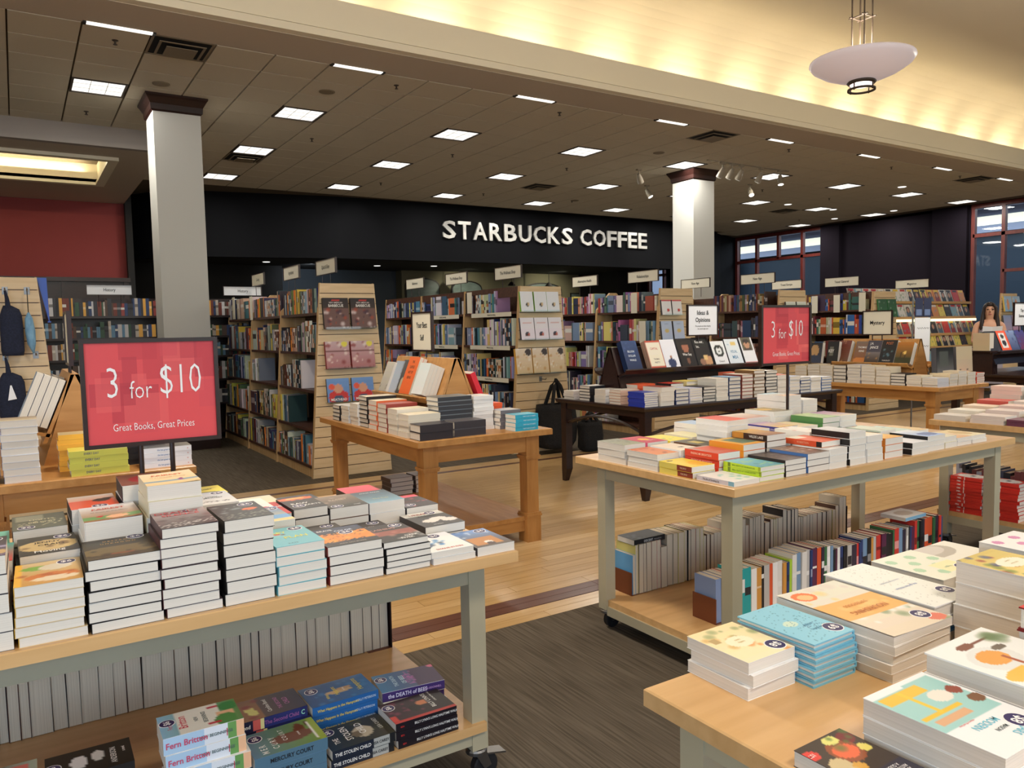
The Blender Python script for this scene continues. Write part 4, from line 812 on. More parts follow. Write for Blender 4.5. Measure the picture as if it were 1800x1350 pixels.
ss(.70, .90, 2.118, 2.258, 2, .06, 'cottage-in-woods paperback with white title', WS, dict(bg=((64, 60, 40), (40, 56, 76)), sh=[('b', .1, .1, .9, .7, (84, 80, 50), 12), ('e', .45, .4, .25, .16, (196, 184, 160)), ('e', .4, .5, .14, .08, (120, 110, 90))], txt=[('THE', .35, .84, .12, WH), ('STOLEN', .55, .64, .15, WH), ('CHILD', .6, .4, .15, WH), ('LISA CAREY', .6, .12, .09, (200, 200, 190))]), price='$6', stuv=(.8, .88), bands=((6.5, (30, 38, 54)), (2.6, (170, 172, 168)), (.9, (30, 32, 36))), stxt=[('THE STOLEN CHILD', .68, .5, WH), ('LISA CAREY', .24, .42, (60, 60, 60))], cov=(44, 46, 44))
ss(.906, 1.118, 2.118, 2.262, 3, .08, 'black paperback with rose-lit figures and red edge', WS, dict(bg=((36, 30, 34), (60, 30, 44)), sh=[('b', .1, .45, .9, .95, (150, 60, 90), 10), ('e', .45, .55, .15, .1, (30, 26, 30)), ('e', .6, .4, .12, .08, (214, 130, 84)), ('r', 0, .92, .35, 1, (214, 66, 56)), ('r', 0, 0, .08, 1, (196, 52, 50))], txt=[('BILLY LYNN\'S', .6, .28, .1, WH), ('LONG HALFTIME WALK', .75, .18, .04, WH)]), price='$6', stuv=(.75, .9), spine=(26, 22, 30), stxt=[('BILLY LYNN\'S LONG HALFTIME WALK', .35, .42, (220, 220, 220), .8), ('BEN', .9, .3, (190, 50, 50))], cov=(36, 28, 34))
ss(.485, .695, 2.282, 2.425, 4, .137, 'navy paperback with golden lemons', WS, dict(bg=((40, 36, 60), (120, 84, 60)), sh=[('r', 0, .62, 1, 1, (150, 100, 66)), ('e', .5, .75, .13, .07, (222, 216, 130)), ('e', .32, .72, .13, .07, (222, 216, 130)), ('b', .1, .6, .9, .9, (140, 50, 44), 5)], txt=[('Caroline Bond', .5, .5, .09, WH), ('THE SECOND', .5, .34, .08, (190, 110, 170)), ('CHILD', .5, .22, .1, (190, 110, 170))]), spine=(36, 40, 92), bands=((2, (30, 30, 60)), (1, (206, 96, 90)), (.5, (226, 214, 150)), (5, (40, 46, 104)), (1, (34, 40, 92))), stxt=[('The Second Child', .38, .5, (150, 90, 150)), ('Bond', .9, .5, WH), ('C', .07, .6, (150, 210, 190))], cov=(40, 40, 66), jit=.006)
ss(.70, .92, 2.282, 2.43, 4, .124, 'royal-blue paperback with yellow script', WS, dict(bg=((40, 110, 170), (40, 80, 130)), sh=[('b', 0, 0, 1, 1, (60, 130, 190), 12), ('e', .45, .5, .08, .22, (200, 170, 130)), ('e', .55, .4, .06, .12, (190, 150, 110))], txt=[('What', .3, .7, .07, (226, 206, 80)), ('Happens', .5, .55, .1, (226, 206, 80)), ('in the', .5, .42, .05, WH), ('Hamptons', .55, .2, .12, (226, 206, 80))]), price='$6', stuv=(.75, .85), spine=(36, 96, 160), stxt=[('What Happens in the Hamptons', .62, .42, (220, 200, 90), .8), ('HOLLY PETERSON', .2, .34, (190, 210, 230), .8)], cov=(40, 90, 150))
ss(.945, 1.163, 2.285, 2.425, 3, .098, 'blue-purple skyline paperback with white rim', WS, dict(bg=((70, 44, 80), (60, 130, 180)), sh=[('r', 0, 0, 1, .42, (70, 48, 84)), ('n', .2, .4, .9, .55, (160, 90, 160), .4), ('e', .95, .03, .1, .05, (220, 110, 150))], txt=[('THE DEATH', .5, .72, .09, (190, 220, 236)), ('OF BEES', .5, .58, .1, (190, 220, 236))]), price='$6', stuv=(.7, .9), spine=(62, 44, 104), stxt=[('the DEATH of BEES', .6, .6, (220, 216, 236)), ('LISA ODONNELL', .2, .3, (190, 150, 200))], cov=WH, turn=-6, jit=.01)
ss(.0, .20, 2.15, 2.29, 4, .185, 'black paperback with white sculpted hands', WS, dict(bg=((26, 24, 24), (30, 28, 28)), sh=[('e', .5, .62, .25, .1, (210, 206, 204)), ('e', .6, .4, .2, .08, (196, 192, 190))], txt=[('ANDERSON', .45, .22, .1, (214, 210, 206)), ('a novel', .6, .1, .06, WH)]), price='$6', stuv=(.5, .92), cov=K, spine=K)
ss(-.2, -.01, 2.16, 2.3, 4, .19, 'patchwork-coloured paperback at the shelf end', WS, dict(bg=((160, 170, 150), (90, 80, 84)), sh=[('r', .3, .5, .6, .8, (60, 130, 120)), ('r', .5, .1, .9, .4, (206, 104, 96)), ('r', .6, .6, .9, .9, (120, 84, 90))]), cov=GY)
# rows of books standing on the shelves
def up_mesh(t, d, h, cov, spine, bands=None):
    """standing book: spine at -y, thickness along x, from the local corner (0,0,0)"""
    q = M(); bt = .0012
    q.box(0, bt, 0, d, 0, h, cov); q.box(t-bt, t, 0, d, 0, h, cov)
    if bands:
        z = h; tot = sum(b_[0] for b_ in bands)
        for f, c in bands: zz = z-h*f/tot; q.box(bt, t-bt, 0, bt, zz, z, c); z = zz
    else: q.box(bt, t-bt, 0, bt, 0, h, spine)
    q.box(bt, t-bt, bt, d-.002, .002, h-.002, m=1)
    return q.mesh('upright_book', [PRINT, PAGESX])
SPINES = [(226, 224, 218), (210, 206, 196), (236, 234, 232), (40, 40, 46), (30, 30, 34), (44, 54, 84), (70, 100, 150), (150, 40, 44), (196, 66, 52), (230, 130, 56), (222, 196, 80), (70, 110, 90), (90, 60, 50), (130, 140, 150), (60, 130, 140), (196, 186, 160), (110, 84, 110), (176, 196, 214), (204, 200, 190), (52, 44, 48)]
def colour_name(c):
    best = None
    for n_, k in (('white', (235, 233, 230)), ('pale grey', (205, 202, 195)), ('black', (34, 34, 38)), ('navy', (44, 54, 84)), ('blue', (70, 100, 150)), ('dark red', (150, 40, 44)), ('red', (205, 60, 50)), ('orange', (232, 130, 56)), ('yellow', (222, 200, 80)), ('green', (70, 115, 90)), ('brown', (95, 65, 52)), ('grey', (130, 140, 150)), ('teal', (60, 135, 140)), ('beige', (196, 186, 160)), ('purple', (110, 84, 110)), ('pale blue', (176, 196, 214))):
        d = sum((a-b_)**2 for a, b_ in zip(c, k))
        if best is None or d < best[0]: best = (d, n_)
    return best[1]
def up_row(x0, x1, y, z, face, hs, where, group, kind='standing_paperback', seed=3, ths=(.016, .042), lean=0, pal=SPINES, special=()):
    """books standing side by side along x. face -1: spines towards -y; +1: page edges towards -y"""
    r = random.Random(seed); x = x0; i = 0; hh = r.uniform(*hs)
    while True:
        t = r.uniform(*ths)
        if r.random() < .3: hh = r.uniform(*hs)
        h = hh+r.uniform(-.003, .003); d = min(h*.65, .145); c = r.choice(pal)
        if i < len(special) and special[i]: c, t, h = special[i]
        if x+t > x1: break
        b2 = r.random()
        bands = ((r.uniform(1, 4), c), (r.uniform(.4, 2), r.choice(((232, 230, 224), tuple(int(v*.6) for v in c), tuple(int(v+(255-v)*.5) for v in c), (40, 38, 42)))), (r.uniform(2, 5), c)) if b2 < .6 else None
        me = up_mesh(t-.0012, d, h, c, c, bands)
        o = link(kind, me)
        yy = y+r.uniform(0, .008); ln = r.uniform(-.01, .012)+lean
        if face < 0: o.location = (x, yy, z); o.rotation_euler = (0, ln, 0)
        else: o.location = (x+t, yy+d, z); o.rotation_euler = (0, ln, PI)
        tag(o, '%s standing paperback, %s along %s' % (colour_name(c), ORD(i), where), 'book', group)
        x += t; i += 1
PALE = [(196, 186, 166), (170, 160, 142), (50, 48, 52), (190, 180, 164), (140, 124, 110), (90, 64, 54), (44, 40, 44)]
up_row(-.75, 1.2, 2.85, ZS, 1, (.245, .285), 'sign trolley back shelf row', 'page-edge-out row on the sign trolley shelf', seed=21, ths=(.026, .06), pal=PALE)
def bookend(x, y, z, s, label):
    t = thing('bookend', label, 'bookend', (x, y, z), group='brown steel bookends')
    bx('plate', -.002, .002, 0, .14, 0, .2 if s > 0 else .115, DARKW if s > 0 else mat('bookend_brown', (110, 58, 34), .4), t); bx('foot', min(0, -s*.1), max(0, -s*.1), 0, .14, 0, .0015, mat('bookend_brown', (110, 58, 34), .4), t)
bookend(1.208, 2.84, ZS, 1, 'dark bookend closing the row on the sign trolley shelf')
# ---- second trolley, top
Z2 = .844; V1 = 'middle trolley near edge'; V2 = 'middle trolley second row'; V3 = 'middle trolley third row'; V4 = 'middle trolley back row'
def s2(x0, x1, y0, n, h, *a, **k):
    k.setdefault('spine', k.get('cov', (226, 222, 214)))
    stack(x0, x1, y0, y0+k.pop('l', .2), Z2, n, h, *a, res=.007, kind='softcover_book', **k)
s2(2.335, 2.49, 2.075, 1, .02, 'white paperback with green-blue treetops', V1, dict(bg=((238, 232, 226), (240, 236, 230)), sh=[('b', .3, .1, 1, .7, (130, 200, 190), 10), ('r', 0, 0, .3, 1, (240, 234, 228))]), bands=((6, (206, 200, 206)), (1, (130, 176, 196))), stxt=[('The Art of Growing Up', .6, .55, (70, 60, 60))], cov=WH)
s2(2.495, 2.645, 2.075, 3, .06, 'lime-spined paperback with sky-blue leafy cover', V1, dict(bg=((90, 160, 170), (150, 214, 226)), sh=[('b', 0, 0, 1, 1, (190, 220, 130), 14), ('b', 0, 0, 1, .4, (70, 140, 150), 8)]), spine=(190, 214, 50), bands=((1, (190, 214, 50)), (.6, (110, 130, 40)), (6, (194, 218, 56)), (.5, (150, 170, 40))), stxt=[('SMALL BEASTS OF THE MOUNTAIN', .45, .5, (120, 150, 40), .8)], cov=(194, 218, 56), price=None)
s2(2.65, 2.786, 2.075, 3, .072, 'dark brown paperback with photo of a street', V1, dict(bg=((90, 76, 68), (70, 58, 52)), sh=[('b', .1, .3, .9, .9, (140, 116, 100), 8)]), cov=(60, 48, 44), spine=(52, 40, 38))
s2(2.79, 2.94, 2.075, 3, .084, 'brown-white collage paperback with blue spine', V1, dict(bg=((100, 76, 60), (150, 120, 100)), sh=[('b', 0, .3, 1, 1, (222, 214, 206), 9)]), cov=(96, 74, 62), spine=(80, 120, 180))
s2(2.945, 3.07, 2.075, 3, .088, 'plain white-backed paperback under the orange one', V1, None, cov=WH)
stack(2.95, 3.085, 2.12, 2.315, Z2+.089, 1, .026, 'orange paperback with black skull on its spine', 'atop a white pile', dict(bg=((230, 96, 60), (240, 120, 80)), sh=[('r', 0, .7, .6, 1, (236, 226, 200))]), bands=((2, (226, 90, 50)), (4, (220, 84, 50)), (1, (40, 34, 34))), stxt=[('ROBERTSON', .5, .5, (240, 170, 130))], cov=OR)
s2(3.085, 3.208, 2.075, 5, .148, 'black-spined white paperback pile, tallest', V1, dict(bg=((190, 190, 190), (226, 226, 226))), cov=WH, spine=K)
s2(3.213, 3.336, 2.075, 4, .121, 'white paperback with golden head strip', V1, dict(bg=((236, 232, 222), (240, 220, 150))), cov=WH)
s2(3.354, 3.50, 2.075, 3, .097, 'golden-yellow paperback with pale title', V1, dict(bg=((236, 176, 70), (244, 200, 96)), sh=[('r', .2, .4, .8, .6, (246, 224, 160))]), cov=OR, spine=(214, 130, 50))
s2(3.553, 3.695, 2.06, 2, .058, 'white paperback with thick black spine', V1, dict(bg=((240, 240, 240), (236, 238, 242))), cov=WH, spine=(22, 22, 24))
s2(3.70, 3.856, 2.075, 3, .075, 'white paperback with blue fold and black spine', V1, dict(bg=((150, 180, 230), (244, 244, 244)), sh=[('e', .6, .3, .4, .2, (110, 130, 180))]), cov=WH, spine=(26, 26, 30))
s2(3.861, 3.977, 2.075, 2, .057, 'cream paperback next to the black spines', V1, dict(bg=((236, 226, 200), (230, 220, 196))), cov=CR)
s2(3.983, 4.12, 2.075, 2, .042, 'apricot-covered paperback near the far corner', V1, dict(bg=((230, 180, 130), (240, 226, 200))), cov=WH)
s2(4.125, 4.265, 2.075, 2, .04, 'buttery cream paperback at the far corner', V1, dict(bg=((240, 226, 190), (236, 214, 160)), sh=[('e', .5, .5, .35, .3, (214, 180, 120))]), cov=WH)
s2(2.325, 2.462, 2.285, 2, .051, 'yellow paperback with dark red spine label', V2, dict(bg=((244, 206, 84), (246, 222, 90)), sh=[('e', .7, .3, .3, .25, (246, 190, 70)), ('e', .25, .85, .12, .05, (90, 70, 60))]), bands=((5, (226, 206, 100)), (4, (140, 62, 46))), stxt=[('THE SPICE', .25, .4, (220, 190, 160))], cov=YE)
s2(2.481, 2.618, 2.285, 3, .091, 'scarlet-spined paperback with grey-red cover', V2, dict(bg=((214, 92, 76), (190, 170, 160)), sh=[('r', .2, .3, 1, .9, (216, 96, 78))]), spine=(220, 72, 50), stxt=[('FINDING MR BRIGHTSIDE', .5, .45, (246, 200, 180), .8)], cov=(216, 84, 60))
s2(2.63, 2.775, 2.285, 4, .113, 'orange-spined paperback with green scene', V2, dict(bg=((236, 170, 70), (240, 190, 90)), sh=[('r', .3, .2, 1, .85, (100, 130, 110)), ('b', .3, .2, 1, .8, (150, 170, 150), 6)]), spine=(240, 160, 56), cov=OR)
s2(2.79, 2.925, 2.285, 5, .140, 'brown-gold paperback with dark spine band', V2, dict(bg=((150, 100, 60), (240, 190, 84)), sh=[('b', 0, .3, 1, 1, (220, 160, 70), 6)]), bands=((3, (206, 140, 60)), (5, (70, 44, 36)), (1, (50, 36, 32))), stxt=[('WILDE LAKE', .3, .6, (240, 230, 220))], cov=BR_)
for j, (x, n, h, c, ds) in enumerate(((2.945, 3, .1, (200, 196, 190), 'pale grey paperback behind the skull spine'), (3.09, 4, .128, (236, 230, 220), 'ivory paperback behind the tall black-spined pile'), (3.23, 3, .10, (190, 196, 200), 'striped paperback of red and white blocks'), (3.37, 3, .08, (230, 222, 206), 'buff paperback behind the golden pile'), (3.51, 3, .078, (60, 62, 66), 'charcoal paperback with white spine mark'), (3.65, 3, .085, (206, 216, 196), 'pale green paperback in the middle rows'), (3.80, 2, .07, (200, 220, 210), 'mint-edged paperback in the middle rows'), (3.95, 2, .06, (236, 206, 150), 'peach paperback in the middle rows'))):
    s2(x, x+.132, 2.285, n, h, ds, V2, dict(bg=(c, tuple(min(255, v+20) for v in c)), sh=[('b', 0, 0, 1, 1, (220, 120, 90) if j % 2 else (120, 150, 170), 5)] if j != 2 else [('r', .1*k_, .3, .1*k_+.05, .9, (190, 50, 50)) for k_ in range(1, 9, 2)]), cov=c)
s2(2.33, 2.465, 2.495, 3, .075, 'orange-brown portrait paperback, pages to the edge', V3, dict(bg=((214, 120, 80), (230, 150, 100)), sh=[('b', .1, .1, .9, .9, (150, 80, 60), 8)]), cov=WH, rot=180)
s2(2.475, 2.61, 2.495, 3, .08, 'ivory paperback with small dark seal', V3, dict(bg=((240, 226, 206), (236, 216, 196)), sh=[('e', .6, .4, .12, .06, (90, 70, 64))]), cov=WH)
s2(2.62, 2.75, 2.495, 3, .085, 'olive-black paperback with gold square', V3, dict(bg=((90, 84, 66), (84, 78, 62)), sh=[('r', .3, .4, .7, .75, (206, 186, 96))]), cov=BR_)
s2(2.767, 2.915, 2.495, 7, .187, 'coral-red topped pile of thick paperbacks', V3, dict(bg=((240, 110, 84), (226, 92, 80))), cov=WH, spine=WH, jit=.006)
s2(2.93, 3.07, 2.495, 5, .13, 'lilac-edged paperback mid table', V3, dict(bg=((220, 190, 150), (200, 190, 220))), cov=WH)
s2(3.135, 3.28, 2.495, 4, .126, 'purple-spined paperback with sunrise cover', V3, dict(bg=((240, 206, 120), (190, 160, 200)), sh=[('b', 0, 0, 1, .6, (240, 150, 110), 5)]), spine=(74, 70, 150), stxt=[('A GUIDE TO FEARLESS LIVING', .5, .45, (220, 210, 240), .8)], cov=(74, 70, 150))
s2(3.29, 3.44, 2.495, 4, .115, 'sandy paperback beside the purple spine', V3, dict(bg=((236, 220, 190), (230, 206, 160))), cov=WH)
s2(3.478, 3.62, 2.495, 5, .146, 'leaf-green paperback in front of the sign pole', V3, dict(bg=((160, 190, 120), (190, 210, 150)), sh=[('b', 0, 0, 1, 1, (120, 160, 90), 8)]), spine=(90, 140, 80), cov=GR)
s2(3.63, 3.77, 2.495, 5, .146, 'pink-purple sunset paperback beside the green one', V3, dict(bg=((240, 226, 190), (150, 100, 150)), sh=[('b', 0, .4, 1, 1, (220, 110, 120), 6)]), cov=WH)
s2(3.80, 3.93, 2.495, 2, .05, 'aqua-rimmed paperback toward the far end', V3, dict(bg=((160, 210, 190), (210, 200, 120))), cov=WH)
s2(2.33, 2.46, 2.71, 3, .092, 'grey-green foliage paperback at the far corner', V4, dict(bg=((130, 130, 110), (150, 150, 120)), sh=[('b', 0, 0, 1, 1, (90, 100, 80), 10)]), cov=WH, rot=180)
s2(2.47, 2.605, 2.71, 3, .09, 'crimson paperback with yellow disc', V4, dict(bg=((196, 56, 84), (206, 66, 90)), sh=[('e', .5, .5, .2, .15, (240, 190, 70))], txt=[('LIFE', .6, .3, .2, (240, 180, 190))]), cov=PK)
s2(2.615, 2.75, 2.71, 3, .085, 'lemon-yellow paperback with green sprigs', V4, dict(bg=((244, 230, 90), (246, 236, 120)), sh=[('b', .2, .2, .8, .8, (170, 190, 120), 5)]), cov=YE)
s2(2.76, 2.89, 2.71, 3, .09, 'cream-yellow paperback before the blue-topped pile', V4, dict(bg=((244, 238, 190), (240, 234, 196))), cov=CR)
s2(2.90, 3.03, 2.78, 5, .13, 'pale blue-topped white paperback pile', V4, dict(bg=((170, 196, 230), (190, 210, 236))), cov=WH)
s2(3.15, 3.345, 2.71, 5, .15, 'faded red-brown paperback on a broad pile', V4, dict(bg=((200, 150, 130), (236, 226, 216))), cov=WH)
s2(3.367, 3.525, 2.71, 6, .168, 'grey-gold paperback on a squared pile', V4, dict(bg=((150, 140, 120), (170, 150, 100)), sh=[('e', .4, .6, .3, .2, (220, 180, 90))]), cov=WH)
s2(3.60, 3.74, 2.82, 7, .232, 'peach-blue topped paperback, tallest pile by the pole', V4, dict(bg=((240, 190, 150), (170, 210, 230))), cov=WH)
s2(3.75, 3.88, 2.82, 6, .2, 'plain white paperback pile past the pole', V4, dict(bg=((240, 238, 230), (240, 238, 230))), cov=WH)
s2(3.90, 4.03, 2.76, 3, .09, 'ivory paperback at the end of the back row', V4, dict(bg=((236, 228, 206), (240, 232, 212))), cov=WH)
# second trolley, lower shelf
up_row(2.505, 4.25, 2.86, .151, 1, (.20, .27), 'second trolley back shelf row', 'page-edge-out row on the second trolley shelf', seed=8, ths=(.018, .046), pal=PALE+[(40, 40, 44), (200, 150, 140), (206, 196, 120)], special=[((96, 160, 206), .02, .20)]+[None]*3)
stack(2.52, 2.73, 2.87, 3.0, .151+.245, 1, .028, 'black paperback with silver wave lying across standing books', 'second trolley shelf', dict(bg=((30, 30, 34), (36, 38, 44)), sh=[('b', .1, .5, .9, .95, (110, 120, 130), 6)]), rot=90, spine=(20, 20, 24), stxt=[('DESCENT', .55, .6, (210, 210, 206)), ('TIM JOHNSTON', .25, .3, (150, 150, 150))], cov=K)
bookend(2.495, 2.86, .151, -1, 'brown bookend at the near end of the back shelf row'); bookend(4.26, 2.88, .151, 1, 'dark bookend at the far end of the back shelf row')
up_row(2.56, 4.44, 2.37, .151, -1, (.19, .225), 'second trolley front shelf row', 'spine-out row on the second trolley shelf', seed=14, ths=(.016, .042), pal=[(190, 186, 180), (40, 60, 110), (70, 80, 120), (220, 90, 50), (30, 30, 32), (34, 34, 40), (226, 222, 214), (206, 60, 50), (90, 40, 70), (240, 236, 230), (60, 110, 70), (210, 150, 70), (52, 44, 60), (120, 150, 180)], special=[((130, 150, 190), .035, .2), ((60, 76, 120), .03, .2), ((210, 208, 204), .03, .2), ((214, 90, 60), .02, .2), ((34, 30, 30), .03, .2), ((40, 160, 160), .045, .215), ((40, 160, 160), .042, .215)]+[None]*9+[((170, 206, 60), .02, .2)])
bookend(2.548, 2.36, .151, -1, 'brown bookend closing the colourful spine row')
stack(4.05, 4.26, 2.38, 2.53, .151+.233, 1, .02, 'white paperback with pale blue spine lying across spines', 'second trolley front shelf row', dict(bg=((214, 206, 196), (236, 232, 226)), sh=[('e', .5, .5, .3, .3, (190, 170, 150))]), rot=90, spine=(130, 180, 210), cov=WH)
# ---- cookbook trolley
ZB = .80; WB = 'cookbook trolley'
def sb(x0, x1, y0, y1, n, h, *a, **k): stack(x0, x1, y0, y1, ZB, n, h, *a, rot=180, kind='cookbook', res=.003, stuv=k.pop('stuv', (.17, .82)), **k)
sb(1.081, 1.213, .92, 1.075, 3, .071, 'small cream cookbook with oval label', WB+' corner', dict(bg=((240, 222, 170), (246, 232, 190)), sh=[('b', 0, .5, .5, 1, (230, 140, 70), 5), ('b', 0, 0, 1, .4, (150, 160, 110), 7), ('b', .4, .1, 1, .6, (214, 170, 100), 5), ('e', .5, .5, .24, .15, (246, 236, 206)), ('r', .76, .28, .9, .4, (190, 160, 110))], txt=[('healthy', .5, .53, .05, (200, 170, 110)), ('habits', .5, .46, .05, (200, 170, 110))]), price='$8', cov=WH, spine=WH)
sb(1.217, 1.345, .885, 1.068, 7, .085, 'sky-blue hardback with tiny drawings', WB, dict(bg=((140, 200, 220), (140, 200, 220)), sh=[('e', .6, .5, .14, .07, (206, 226, 206)), ('n', .05, .05, .95, .95, (90, 150, 170), .04), ('n', .1, .6, .5, .75, (80, 130, 160), .12)], txt=[('tiny plates', .38, .74, .06, (70, 130, 160)), ('of joy', .4, .62, .07, (80, 140, 170))]), price='$9', hard=1, cov=(120, 186, 210), spine=(110, 176, 204))
sb(1.352, 1.55, .812, 1.087, 5, .09, 'food cookbook with orange title block', WB, dict(bg=((226, 222, 206), (230, 214, 190)), sh=[('b', .5, 0, 1, .4, (230, 206, 130), 6), ('e', .78, .14, .16, .09, (236, 120, 60)), ('e', .78, .15, .1, .055, (244, 190, 130)), ('b', 0, .6, .6, 1, (130, 150, 110), 7), ('e', .12, .93, .12, .06, (226, 120, 96)), ('b', 0, .55, .9, 1, (244, 244, 240), 8), ('b', .1, 0, .6, .3, (220, 206, 196), 5), ('r', 0, .34, 1, .66, (236, 176, 96)), ('b', 0, .38, 1, .62, (246, 196, 120), 8)], txt=[('NOURISHING', .5, .57, .085, (190, 110, 50), .8), ('SUPERFOODS', .5, .45, .055, (206, 130, 60), .8)]), price='$8', cov=(236, 230, 222), spine=(230, 226, 220), curl=.003, stuv=(.2, .84))
sb(1.558, 1.708, .852, 1.118, 3, .094, 'white hardback with faint dotted notes and blue boards', WB, dict(bg=((238, 236, 228), (240, 238, 230)), sh=[('n', .05, .05, .95, .95, (200, 196, 190), .03)], txt=[('my garden kitchen', .5, .6, .05, (170, 180, 210)), ('notes from the table', .5, .45, .04, (190, 196, 210))]), price='$8', hard=1, cov=WH, spine=(70, 120, 170), under=(80, 130, 176))
sb(1.766, 1.94, .945, 1.13, 3, .085, 'mint argyle cookbook', WB+' far side', dict(bg=((236, 236, 220), (236, 236, 220)), sh=[('e', .15+.23*i, .2+.2*j, .09, .075, (180, 214, 180)) for i in range(4) for j in range(4) if (i+j) % 2]+[('r', .05, .55, .55, .85, (244, 236, 190))], txt=[('Veggies', .35, .72, .06, (170, 190, 170))]), price='$8', cov=WH)
sb(1.95, 2.11, .945, 1.13, 3, .08, 'cream cookbook with grey fan design', WB+' far side', dict(bg=((236, 232, 220), (240, 236, 226)), sh=[('e', .8, .2, .5, .25, (190, 180, 170)), ('e', .85, .14, .4, .17, (214, 206, 196))]), cov=WH)
sb(1.96, 2.12, .70, .93, 4, .12, 'green argyle cookbook behind the pink one', WB+' far side', dict(bg=((232, 236, 222), (236, 238, 226)), sh=[('e', .2+.3*i, .2+.25*j, .1, .08, (170, 206, 170)) for i in range(3) for j in range(3)]), cov=WH)
sb(1.615, 1.765, .70, .845, 4, .182, 'chunky cookbook with bright market photo', WB, dict(bg=((214, 190, 110), (236, 210, 130)), sh=[('b', 0, 0, 1, 1, (150, 60, 60), 7), ('b', 0, .3, 1, 1, (110, 130, 60), 7), ('b', .3, 0, 1, .5, (70, 80, 130), 5), ('e', .45, .5, .3, .17, (244, 236, 214))], txt=[('quick slow', .45, .54, .06, (200, 180, 130)), ('cooker', .45, .44, .06, (200, 180, 130))]), price='$8', cov=WH)
sb(1.785, 1.945, .69, .885, 4, .186, 'pink argyle cookbook', WB, dict(bg=((244, 236, 232), (244, 238, 232)), sh=[('e', .15+.23*i, .15+.18*j, .09, .06, (214, 140, 180)) for i in range(4) for j in range(5) if (i+j) % 2]), cov=WH, spine=(70, 60, 100))
sb(1.488, 1.608, .50, .668, 4, .165, 'glossy red hardback', WB+' by the mint pile', dict(bg=((206, 52, 44), (226, 90, 70)), sh=[('b', 0, .3, 1, 1, (240, 130, 100), 5)]), hard=1, cov=(120, 30, 30), spine=(110, 26, 28))
sb(1.285, 1.48, .515, .722, 3, .113, 'white cookbook with spoons and orange bowls', WB, dict(bg=((238, 236, 232), (240, 238, 234)), sh=[('e', .62, .4, .28, .2, (226, 224, 220)), ('e', .62, .38, .18, .12, (230, 160, 80)), ('e', .72, .66, .26, .09, (236, 190, 90)), ('e', .3, .62, .18, .1, (238, 186, 84)), ('e', .45, .85, .16, .06, (236, 200, 130)), ('e', .6, .14, .12, .05, (130, 80, 66)), ('r', .2, .12, .5, .15, (130, 80, 66)), ('e', .35, .3, .1, .04, (120, 110, 96)), ('b', .05, .05, .4, .3, (110, 130, 90), 6), ('r', .5, .4, .54, .85, (170, 90, 60))]), cov=(240, 238, 236), under=(120, 70, 56), hard=1, spine=WH)
sb(1.10, 1.268, .497, .712, 3, .086, 'white cookbook with teal-yellow kitchen photo', WB, dict(bg=((234, 238, 236), (240, 240, 238)), sh=[('r', .05, .05, 1, .62, (160, 206, 200)), ('r', .35, .1, .95, .2, (230, 190, 70)), ('r', .35, .42, .95, .47, (230, 190, 60)), ('r', .62, .1, .68, .45, (230, 196, 70)), ('e', .35, .3, .15, .08, (232, 224, 214)), ('r', .4, .5, .9, .56, (216, 170, 130)), ('e', .12, .3, .09, .06, (150, 76, 60)), ('e', .1, .46, .1, .06, (130, 90, 60)), ('r', 0, .84, .18, 1, (240, 214, 70)), ('r', .5, 0, 1, .08, (236, 238, 238))], txt=[('MODERN', .55, .7, .085, (110, 190, 210)), ('MASON', .5, .79, .05, (90, 100, 100)), ('JARS', .42, .88, .085, (110, 190, 210)), ('recipes to fill and fancy', .68, .63, .025, (210, 100, 100))]), price='$8', cov=WH, spine=WH, stuv=(.24, .8))
sb(.976, 1.094, .56, .748, 1, .026, 'dark cookbook with salmon and spice bowls', WB, dict(bg=((62, 56, 62), (56, 52, 66)), sh=[('r', 0, 0, 1, .55, (70, 58, 50)), ('e', .45, .25, .26, .16, (150, 80, 50)), ('e', .45, .25, .2, .1, (236, 110, 70)), ('e', .8, .36, .16, .1, (206, 186, 140)), ('e', .62, .45, .1, .06, (214, 160, 70)), ('e', .15, .3, .09, .06, (226, 210, 110)), ('e', .4, .08, .14, .06, (226, 220, 130)), ('e', .15, .12, .13, .08, (120, 40, 44)), ('b', 0, 0, 1, .2, (90, 120, 60), 5), ('e', .95, .14, .14, .07, (220, 70, 60)), ('b', .7, .4, 1, .55, (214, 200, 180), 5)], txt=[('A GUIDE TO GUT AND', .5, .6, .05, (230, 226, 226), .75), ('ANTI-INFLAMMATORY FOODS', .5, .645, .05, (230, 226, 226), .7), ('AND EATING FOR HEALTH', .5, .69, .05, (230, 226, 226), .75), ('PHARMACY', .5, .84, .17, WH, .72), ('1ST', .93, .14, .06, WH)]), cov=(60, 54, 60))
